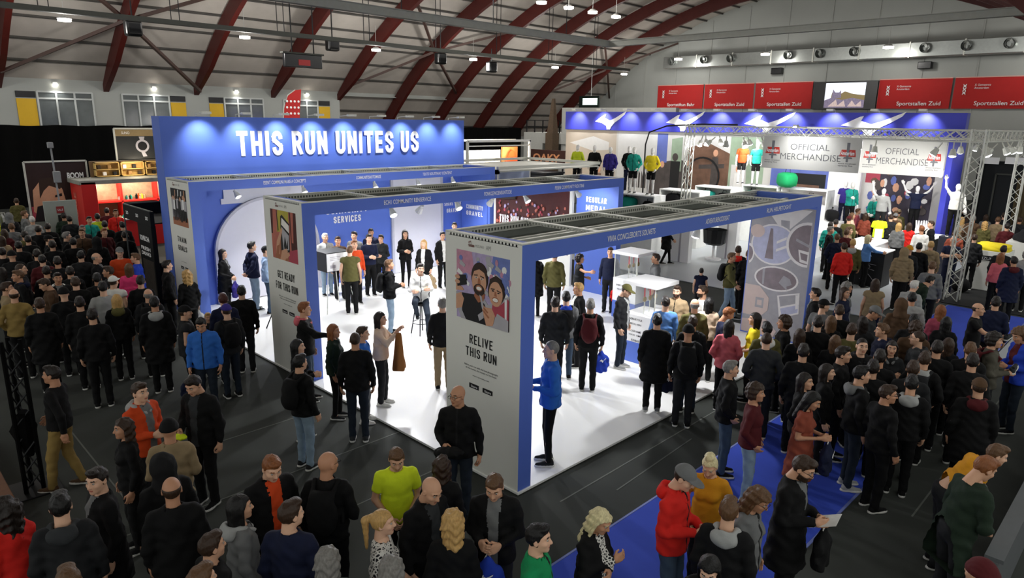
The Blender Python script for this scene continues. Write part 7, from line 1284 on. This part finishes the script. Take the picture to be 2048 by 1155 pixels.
(7.72, 9.42, 0.05, -0.6, 1.77, dict(topc='soft_black', legc='tan', hairc='grey', skin=1, label='person in soft black jacket and tan trousers, on the white floor near the display cases')),
(6.93, 17.17, 0.05, -2.3, 1.67, dict(pose='low', top='coat', legc='charcoal', hair='bob', hairc='dark', sex='F', skin=1, bag='purple', label='person in black coat, next to the navy jacket, on white floor')),
(7.59, 16.94, 0.05, -1.65, 1.82, dict(pose='behind', topc='navy', legs='jeans', legc='light_denim', hairc='black', skin=1, label='person in navy jacket and light blue jeans, on the white floor by the header wall')),
(7.72, 16.42, 0.05, -2.01, 1.76, dict(topc='light_blue', legs='jeans', legc='denim', hair='cap', hairc='charcoal', skin=1, label='person in light blue jacket and charcoal cap, on the white floor by the header wall')),
(5.51, 12.89, 0, -0.49, 1.77, dict(legc='charcoal', hairc='black', skin=1, label='person in black jacket, next to the navy jacket, outside the booth, on dark floor')),
(5.02, 12.58, 0, -0.29, 1.76, dict(topc='navy', hairc='dark_red', skin=1, label='person in navy jacket, outside the booth, on dark floor')),
(4.76, 11.83, 0, -0.03, 1.75, dict(top='hoodie', topc='charcoal', legs='jeans', legc='dark_denim', hair='cap', hairc='purple', skin=1, pack='black', label='person in charcoal hoodie and purple cap, outside the booth, on dark floor')),
(4.17, 12.18, 0, -1.9, 1.76, dict(pose='hold', top='vest', topc='charcoal', hair='cap', hairc='black', label='person in charcoal vest and black cap, outside the booth, on dark floor')),
(4.14, 11.35, 0, 2.62, 1.77, dict(topc='blue', legs='jeans', legc='dark_denim', hairc='black', skin=2, look=(0.42, 0.0), bag='navy', label='person in blue jacket and dark blue jeans, outside the booth, on dark floor')),
(4.91, 13.11, 0, 2.96, 1.3, dict(topc='charcoal', hairc='blond', label='person in charcoal jacket, next to the navy jacket, outside the booth, on dark floor')),
(5.68, 10.76, 0, -2.23, 1.84, dict(pose='reach', top='hoodie', legs='jeans', legc='denim', hairc='ginger', hood='pink', label='person in black hoodie with pink hood and blue jeans, outside the booth, on dark floor')),
(4.83, 9.43, 0, -2.22, 1.66, dict(pose='hold', hair='long', hairc='black', sex='F', skin=1, label='person in black jacket, holding something up in both hands, on the open dark floor')),
(4.4, 8.55, 0, -1.35, 1.74, dict(legs='jeans', legc='light_denim', hairc='black', pack='black', shoes='charcoal', label='person in black jacket and light blue jeans, facing the booth, on the open dark floor')),
(5.66, 9.77, 0, -2.45, 1.66, dict(topc='dark_green', legs='leggings', hair='long', hairc='ginger', sex='F', skin=2, shoes='charcoal', label='person in dark green jacket, outside the booth, on dark floor')),
(5.44, 8.75, 0, -0.64, 1.8, dict(legs='jeans', legc='dark_denim', hair='buzz', hairc='brown', skin=2, shoes='dark_grey', label='person in black jacket and dark blue jeans, facing the booth, on the open dark floor')),
(5.91, 9.29, 0, -2.31, 1.68, dict(top='hoodie', topc='blue', legs='jeans', legc='grey', hairc='brown', shoes='white', label='person in blue hoodie and grey jeans, on the open dark floor')),
(6.48, 9.61, 0.05, -2.43, 1.7, dict(pose='photo', top='sweater', topc='cream', legc='charcoal', hair='long', hairc='dark', sex='F', shoes='white', coat_over=True, label='person in cream sweater, taking a photo, on the white floor near the display cases')),
(5.63, 26.73, 0, -0.21, 1.75, dict(topc='dark_green', hairc='dark', skin=2, label='person in dark green jacket, turned from the booth, before the red stand')),
(5.54, 25.62, 0, -0.13, 1.78, dict(topc='charcoal', hairc='black', label='person in charcoal jacket, turned from the booth, before the red stand')),
(4.68, 24.38, 0, -0.19, 1.76, dict(top='coat', hairc='dark', label='person in black coat, turned from the booth, before the red stand')),
(5.35, 23.38, 0, 3.09, 1.76, dict(topc='charcoal', hairc='grey', skin=2, label='person in charcoal jacket, facing the booth, before the red stand')),
(5.11, 22.41, 0, 2.74, 1.79, dict(topc='brown', hairc='light_brown', label='person in brown jacket, before the red stand')),
(5.65, 22.33, 0, -3.03, 1.76, dict(topc='maroon', hairc='ginger', skin=1, label='person in maroon jacket, facing the booth, before the red stand')),
(6.02, 23.62, 0, -0.25, 1.79, dict(top='coat', legc='grey', hairc='dark', skin=1, label='person in black coat and grey trousers, turned from the booth, before the red stand')),
(6.4, 23.23, 0, 0.08, 1.78, dict(hairc='black', skin=1, label='person in black jacket, next to the black coat, on the open dark floor')),
(4.65, 22.12, 0, -1.61, 1.78, dict(top='coat', hairc='grey', skin=1, label='person in black coat, next to the brown jacket, before the red stand')),
(4.53, 20.88, 0, -0.39, 1.78, dict(hairc='black', label='person in black jacket, next to the black coat, near the black stand')),
(4.15, 21.75, 0, -1.76, 1.79, dict(hair='cap', hairc='black', skin=1, label='person in black jacket and black cap, before the red stand')),
(3.84, 22.99, 0, -0.16, 1.78, dict(top='hoodie', hairc='dark', hood='olive', label='person in black hoodie with olive hood, before the red stand')),
(3.59, 24.36, 0, -0.32, 1.69, dict(top='coat', topc='maroon', hair='long', hairc='brown', sex='F', label='person in maroon coat, before the red stand')),
(4.39, 18.28, 0, -1.98, 1.78, dict(top='coat', hair='fringe', hairc='grey', label='person in black coat, facing the booth, near the black stand')),
(5, 18.63, 0, 2.97, 1.79, dict(top='sweater', topc='orange', legc='charcoal', hair='cap', hairc='grey', skin=1, label='person in orange sweater and grey cap, near the black stand')),
(5.12, 17.82, 0, 1.12, 1.75, dict(pose='low', topc='royal', legc='navy', hairc='light_brown', label='person in royal jacket and navy trousers, hands together at the waist, near the black stand')),
(4.71, 17, 0, -0.36, 1.68, dict(top='sweater', topc='hot_pink', hair='long', hairc='light_brown', sex='F', label='person in hot pink sweater, near the black stand')),
(2.82, 17.89, 0, -1.9, 1.79, dict(topc='charcoal', hair='buzz', hairc='brown', skin=1, label='person in charcoal jacket, facing the booth, near the black stand')),
(2.68, 17.34, 0, 1.58, 1.76, dict(hairc='light_brown', skin=2, hood='navy', label='person in black jacket with navy hood, turned from the booth, near the black stand')),
(2.97, 16.09, 0, 1.39, 1.78, dict(pose='low', topc='brown', hairc='brown', look=(0.42, 0.0), label='person in brown jacket, hands together at the waist, near the black stand')),
(3.23, 16.61, 0, 3.12, 1.75, dict(top='coat', hairc='dark', skin=2, hood='white', label='person in black coat with white hood, near the black stand')),
(4.15, 16.42, 0, 1.15, 1.79, dict(topc='charcoal', hairc='brown', skin=2, label='person in charcoal jacket, turned from the booth, near the black stand')),
(3.81, 16, 0, -0.32, 1.75, dict(top='coat', topc='soft_black', hairc='black', skin=2, label='person in soft black coat, near the black stand')),
(3.97, 15.49, 0, -0.77, 1.75, dict(top='vest', topc='white', shirt='black', hair='cap', hairc='white', skin=1, label='person in white vest and white cap, near the black stand')),
(3.63, 14.92, 0, -0.24, 1.79, dict(pose='pocket', top='sweater', topc='light_grey', hairc='black', skin=1, label='person in light grey sweater, hands in pockets, near the black stand')),
(3.63, 14.08, 0, -0.25, 1.69, dict(top='hoodie', hair='long', hairc='blond', sex='F', hood='olive', label='person in black hoodie with olive hood, near the black stand')),
(2.27, 15.44, 0, -0.32, 1.77, dict(pose='pocket', topc='khaki', hair='fringe', hairc='brown', label='person in khaki jacket, hands in pockets, near the black stand')),
(2.28, 16.24, 0, -1.71, 1.76, dict(pose='low', topc='tan', hairc='brown', label='person in tan jacket, hands together at the waist, facing the booth, near the black stand')),
(3.01, 14.02, 0, -0.21, 1.76, dict(top='coat', hairc='dark', label='person in black coat, next to the black hoodie, near the black stand')),
(4.12, 13.86, 0, -0.46, 1.76, dict(topc='charcoal', hair='fringe', hairc='grey', pack='black', label='person in charcoal jacket, next to the black hoodie, outside the booth, on dark floor')),
(3.93, 12.93, 0, -0.3, 1.82, dict(top='coat', hairc='black', skin=2, hood='light_grey', label='person in black coat with light grey hood, outside the booth, on dark floor')),
(5.32, 16.37, 0, -1.71, 1.77, dict(hairc='dark', skin=1, label='person in black jacket, facing the booth, near the black stand')),
(5.41, 15.43, 0, 0.01, 1.67, dict(top='open', hair='mane', hairc='blond', sex='F', skin=1, bag='light_grey', label='person in black open jacket over grey, near the black stand')),
(2.98, 15, 0, -0.2, 1.76, dict(hair='beanie', hairc='black', skin=1, label='person in black jacket and black beanie, near the black stand')),
(3.43, 18.92, 0, -0.18, 1.75, dict(top='coat', topc='maroon', hairc='black', skin=1, label='person in maroon coat, near the black stand')),
(5.02, 20.65, 0, -0.23, 1.78, dict(top='coat', hair='hood', hairc='soft_black', label='person in black coat with hood up, near the black stand')),
(4.02, 20.71, 0, -0.2, 1.79, dict(top='coat', hairc='dark', label='person in black coat, next to the black jacket, near the black stand')),
(3.46, 19.59, 0, -0.26, 1.79, dict(topc='soft_black', hairc='dark', label='person in soft black jacket, next to the maroon coat, near the black stand')),
(3.01, 19.89, 0, -0.15, 1.77, dict(topc='soft_black', hair='beanie', hairc='black', label='person in soft black jacket and black beanie, near the black stand')),
(4.26, 27.57, 0, -0.15, 1.77, dict(topc='charcoal', hair='hood', hairc='grey', label='person in charcoal jacket with hood up, turned from the booth, before the red stand')),
(4.77, 28.1, 0, -1.56, 1.75, dict(topc='grey', hairc='light_brown', label='person in grey jacket, before the red stand')),
(5.31, 32.33, 0, -0.16, 1.76, dict(topc='olive', hairc='brown', label='person in olive jacket, turned from the booth, before the red stand')),
(4.66, 26.31, 0, -0, 1.76, dict(topc='light_grey', hairc='white', label='person in light grey jacket, turned from the booth, before the red stand')),
(6.64, 34.03, 0, -0.19, 1.75, dict(top='coat', hairc='dark', skin=1, label='person in black coat, next to the olive jacket, on the open dark floor')),
(5.97, 25.09, 0, 3.08, 1.78, dict(topc='teal', hairc='dark', label='person in teal jacket, facing the booth, before the red stand')),
(6.34, 25.6, 0, -0.24, 1.79, dict(topc='lime', hairc='black', label='person in lime jacket, turned from the booth, on the open dark floor')),
(6.99, 26.96, 0, -0.34, 1.79, dict(topc='maroon', hairc='black', label='person in maroon jacket, turned from the booth, on the open dark floor')),
(7.12, 26.44, 0, 2.97, 1.78, dict(topc='red', hairc='brown', skin=2, label='person in red jacket, facing the booth, on the open dark floor')),
(2.91, 20.42, 0, -0.23, 1.78, dict(hairc='dark', skin=1, label='person in black jacket, next to the soft black jacket, near the black stand')),
(3.78, 22.25, 0, -0.17, 1.75, dict(top='coat', hairc='dark', label='person in black coat, next to the black jacket, before the red stand')),
(4.2, 18.81, 0, -0.39, 1.77, dict(topc='charcoal', hairc='black', skin=1, label='person in charcoal jacket, next to the black coat, near the black stand')),
(3.6, 18.28, 0, -0.19, 1.79, dict(topc='soft_black', hairc='dark', skin=2, label='person in soft black jacket, next to the black coat, near the black stand')),
(2.55, 18.36, 0, -0.32, 1.67, dict(topc='charcoal', hair='long', hairc='dark', sex='F', skin=1, label='person in charcoal jacket, next to the black jacket, near the black stand')),
(4.37, 15.09, 0, -0.37, 1.77, dict(hairc='dark', label='person in black jacket, next to the white vest, near the black stand')),
(2.46, 14.34, 0, -0.17, 1.77, dict(top='coat', hairc='brown', skin=2, label='person in black coat, next to the khaki jacket, near the black stand')),
(2.94, 12.95, 0, -0.22, 1.77, dict(hairc='dark', label='person in black jacket, next to the black coat, outside the booth, on dark floor')),
(32.43, 5.16, 0, -1.41, 1.79, dict(topc='charcoal', hairc='brown', skin=1, label='person in charcoal jacket, next to the grey jacket, between booth and blue carpet')),
(30.78, 5.06, 0, -1.5, 1.78, dict(topc='tan', hairc='light_brown', skin=1, label='person in tan jacket, turned from the booth, between booth and blue carpet')),
(32.43, 5.74, 0, -1.31, 1.66, dict(topc='grey', hair='long', hairc='brown', sex='F', skin=1, label='person in grey jacket, next to the charcoal jacket, on the light grey stand floor')),
(29.01, 4.47, 0, -1.25, 1.77, dict(topc='maroon', hairc='dark', label='person in maroon jacket, turned from the booth, between booth and blue carpet')),
(30.1, 5.71, 0.03, -1.39, 1.79, dict(topc='brown', hairc='grey', skin=2, label='person in brown jacket, next to the olive jacket, on the light grey stand floor')),
(33.27, 7.64, 0, 1.98, 1.69, dict(topc='rust', hair='bob', hairc='brown', sex='F', skin=1, label='person in rust jacket, facing the booth, on the light grey stand floor')),
(32.2, 6.23, 0, -1.26, 1.75, dict(topc='charcoal', hairc='dark', skin=1, label='person in charcoal jacket, next to the beige jacket, on the light grey stand floor')),
(29.29, 8.12, 0.03, -1.3, 1.78, dict(topc='tan', hairc='light_brown', skin=2, label='person in tan jacket, turned from the booth, on the light grey stand floor')),
(26.44, 7.18, 0.03, -1.38, 1.69, dict(topc='grey', hair='long', hairc='blond', sex='F', label='person in grey jacket, next to the red jacket, on the light grey stand floor')),
(24.11, 8.64, 0.03, -1.23, 1.77, dict(topc='teal', hairc='dark', skin=1, label='person in teal jacket, turned from the booth, on the light grey stand floor')),
(22.76, 7.64, 0.03, -1.42, 1.78, dict(topc='maroon', hairc='light_brown', skin=1, label='person in maroon jacket, turned from the booth, on the light grey stand floor')),
(25.53, 6.23, 0.03, -0.98, 1.79, dict(top='sweater', topc='white', hairc='ginger', skin=2, label='person in white sweater, on the light grey stand floor')),
(34.13, 9.24, 0, -1.31, 1.67, dict(topc='olive', hair='curly', hairc='brown', sex='F', label='person in olive jacket, turned from the booth, on the light grey stand floor')),
(12.93, 4.28, 0.012, -1.25, 1.77, dict(hairc='brown', skin=1, label='person in black jacket, next to the grey t-shirt, on the blue carpet')),
(12.71, 3.79, 0.012, -1.18, 1.7, dict(topc='charcoal', hair='long', hairc='dark', sex='F', skin=1, label='person in charcoal jacket, on the blue carpet')),
(15.9, 2.4, 0, -1.42, 1.79, dict(topc='navy', hairc='dark', label='person in navy jacket, beside the blue carpet')),
(11.56, 1.89, 0, -1.4, 1.77, dict(topc='soft_black', hairc='dark', label='person in soft black jacket, next to the dark grey hoodie, beside the blue carpet')),
(10.48, 2.39, 0, -1.43, 1.79, dict(topc='charcoal', hairc='brown', label='person in charcoal jacket, beside the blue carpet')),
(10.07, 3.77, 0.012, -1.21, 1.78, dict(hairc='dark', label='person in black jacket, next to the dark grey jacket, on the blue carpet')),
(10.15, 2.81, 0.012, -1.3, 1.76, dict(top='coat', hairc='dark', label='person in black coat, next to the charcoal jacket, on the blue carpet')),
(3.9, 25.09, 0, -0.15, 1.75, dict(topc='grey', hairc='light_brown', label='person in grey jacket, turned from the booth, before the red stand')),
(4.34, 23.89, 0, -0.35, 1.77, dict(top='coat', hairc='dark', skin=2, label='person in black coat, next to the maroon coat, before the red stand')),
(3.37, 21.13, 0, -0.16, 1.79, dict(top='coat', topc='soft_black', hairc='black', label='person in soft black coat, before the red stand')),
(3.56, 17.04, 0, -0.2, 1.76, dict(topc='soft_black', hairc='dark', label='person in soft black jacket, next to the black jacket, near the black stand')),
(3.35, 15.71, 0, -0.13, 1.79, dict(top='coat', hairc='brown', skin=1, label='person in black coat, next to the brown jacket, near the black stand')),
(3.21, 17.46, 0, -0.26, 1.75, dict(hairc='dark', label='person in black jacket, next to the charcoal jacket, near the black stand')),
(3.34, 23.19, 0, -0.15, 1.67, dict(topc='beige', hair='long', hairc='brown', sex='F', skin=1, label='person in beige jacket, before the red stand')),
(5.89, 21.27, 0, -0.27, 1.77, dict(top='coat', hairc='dark', label='person in black coat, next to the maroon jacket, before the red stand')),
]
# ------------------------------------------------------------------ placing the visitors, their bags and backpacks
def pack_mesh():
    if 'pk' not in _me:
        def f(P):
            d = ell(P, (0, -.205, 1.22), (.155, .085, .235)); d = smin(d, ell(P, (0, -.265, 1.14), (.115, .05, .12)), .03); d = smin(d, cap(P, (-.07, -.17, 1.40), (.07, -.17, 1.40), .05, .05), .04)
            for s in (-1, 1): d = smin(d, smin(cap(P, (s * .10, -.15, 1.42), (s * .115, -.02, 1.485), .024, .022), smin(cap(P, (s * .115, -.02, 1.485), (s * .115, .12, 1.38), .022, .02), cap(P, (s * .115, .12, 1.38), (s * .17, -.12, 1.10), .018, .018), .01), .01), .008)
            return d + wr(P, .003)
        _me['pk'] = np_mesh('backpack', *surfnet(f, (-.24, -.36, .94), (.24, .18, 1.55), .0155))
    return _me['pk']
def tote_mesh():
    if 'tote' not in _me:
        def f(P):
            z = P[..., 2]; w = np.clip(1 - (z + .10) * -.0 , .3, 1); t = np.clip((-.06 - z) / .14, 0, 1)
            q = np.sqrt((P[..., 0] / (.03 + .13 * t)) ** 2 + (P[..., 1] / (.025 + .045 * t)) ** 2); d = (q - 1) * .06
            d = smax(d, z + .05, .01); d = smax(d, -.47 - z, .03); return d + .006 * np.sin(P[..., 0] * 50 + z * 14) + wr(P, .004)
        V, F = surfnet(f, (-.2, -.1, -.52), (.2, .1, .0), .014); _me['tote'] = np_mesh('shopping_bag', V, F)
    return _me['tote']
HANDLE = MB().tube([(-.03, 0, -.07), (0, 0, .0), (.03, 0, -.07)], .008, 6).mesh('handle', [cloth('white')])
def cloth_roll():
    if 'roll' not in _me:
        f = lambda P: smin(ell(P, (0, 0, 0), (.20, .13, .06)), ell(P, (.10, .02, -.10), (.09, .07, .12)), .05) + wr(P * 1.6, .008); _me['roll'] = np_mesh('folded_coat', *surfnet(f, (-.25, -.2, -.26), (.25, .2, .12), .015))
    return _me['roll']
def hang_coat():
    if 'hc' not in _me:
        def f(P):
            z = P[..., 2]; t = np.clip(-z / .62, 0, 1); q = np.sqrt(((P[..., 0]) / (.05 + .13 * t)) ** 2 + (P[..., 1] / (.05 + .05 * t)) ** 2); d = smax((q - 1) * .08, z, .02); return smax(d, -.66 - z, .02) + .012 * np.sin(P[..., 0] * 38 + z * 6) * t
        _me['hc'] = np_mesh('held_coat', *surfnet(f, (-.26, -.2, -.72), (.26, .2, .06), .017))
    return _me['hc']
CLN = lambda c: c.replace("_", " ")
cnt = {}
for c in CROWD: cnt[c[5]['label']] = cnt.get(c[5]['label'], 0) + 1
words = lambda s: ' '.join(s.replace(',', '').split()[2:8])
for (x, y, z, yaw, h, d) in CROWD:
    d = dict(d); ex = {k: d.pop(k, None) for k in ('pack', 'bag', 'side_bag', 'item', 'coat_over')}
    lab = d.pop('label'); d.setdefault('pose', 'down'); d.setdefault('sex', 'M'); p = person(x, y, z, yaw, h, label=lab, group='visitors of the fair', **d); s = h / 1.76; o = pose_of(d['pose'], d['sex'])
    Rz = rot('z', yaw); W = lambda q: Rz @ (np.asarray(q) * s) + v3(x, y, z)
    of = words(lab); rw_ = o['rw'] + (o['rw'] - o['re']) / np.linalg.norm(o['rw'] - o['re']) * .085
    if ex['pack']:
        b = put('backpack', pack_mesh(), None, [cloth(ex['pack'])]); b.location = (x, y, z); b.rotation_euler = (0, 0, yaw); b.scale = (s, s, s); tag(b, '%s backpack worn by the person in %s' % (CLN(ex['pack']), ' '.join(lab.replace(',', '').split()[2:7])), 'backpack', 'backpacks of visitors')
    for key in ('bag', 'side_bag'):
        if ex[key]:
            q = (o['rw'] + o['lw']) / 2 + v3(0, .09, -.02) if key == 'bag' and d['pose'] in ('low', 'hold') and ex['bag'] == 'royal' else rw_ if key == 'bag' else o['lw'] + (o['lw'] - o['le']) / np.linalg.norm(o['lw'] - o['le']) * .085; c = W(q)
            b = put('shopping_bag', tote_mesh(), None, [cloth(ex[key])]); b.location = c; b.rotation_euler = (0, 0, yaw + (0 if d['pose'] in ('low', 'hold') else .5)); tag(b, '%s carrier bag in the hand of the person in %s' % (CLN(ex[key]), ' '.join(lab.replace(',', '').split()[2:6])), 'bag', 'carrier bags of visitors'); hd = bpy.data.objects.new('handle', HANDLE); COL.objects.link(hd); hd.parent = b
            if ex[key] in ('royal', 'navy'):
                mk = MB(); 
                for sd in (-1, 1): mk.prism([(a * .07 * -sd, -.22 + b_ * .06) for a, b_ in WING], 'y', sd * .075, sd * .078)
                ob('bag_logo', mk, PURE, b)
                if ex[key] == 'royal': bpy.context.view_layer.update(); lt = lettering('Mizuno', PURE, None, (.10, .076, -.36), (-1, 0, 0), .20, .07, bold=.02, name='bag_lettering'); lt.parent = b
    if ex['item']:
        c = (o['rw'] + o['lw']) / 2 + v3(0, .07, .02) if d['pose'] in ('hold', 'low') else rw_ + v3(-.04, .05, .0); c = W(c)
        if ex['item'] == 'white': b = ob('paper_sheet', MB().cbox((-.10, -.14, -.002), (.10, .14, .002), .001), cloth('white')); b.rotation_euler = (.5, .2, yaw); tag(b, 'white paper sheet held by the person in %s' % ' '.join(lab.replace(',', '').split()[2:6]), 'paper')
        elif ex['item'] == 'grey': b = put('running_shoe', mesh_for(('shoe',), shoe_arrays()), None, [cloth('dark_grey'), M_SOLE]); b.rotation_euler = (.4, 0, yaw + 1.2); tag(b, 'dark running shoe held by the person in %s' % ' '.join(lab.replace(',', '').split()[2:6]), 'shoe')
        else: b = put('folded_garment', cloth_roll(), None, [cloth(ex['item'])]); b.rotation_euler = (0, 0, yaw); b.scale = (.55,) * 3 if ex['item'] == 'neon' else (.9,) * 3; tag(b, '%s folded garment over the arm of the person in %s' % (CLN(ex['item']), ' '.join(lab.replace(',', '').split()[2:6])), 'garment')
        b.location = c
    if ex['coat_over']: b = put('held_coat', hang_coat(), None, [cloth('caramel')]); b.location = W(o['rw'] + v3(.02, .03, -.03)); b.rotation_euler = (0, 0, yaw); tag(b, 'caramel brown coat hanging over the arm of the photographing person', 'coat')
SITY = 2.55
person(9.55, 12.45, .0, SITY, 1.74, 'M', 'sit', (.0, -.3), 'hoodie', 'white', legs='jeans', legc='dark_denim', hair='short', hairc='dark', skin=1, shoes='charcoal', hood='white', label='person in white hoodie and dark jeans sitting on the bar stool, arms crossed', group='visitors of the fair')
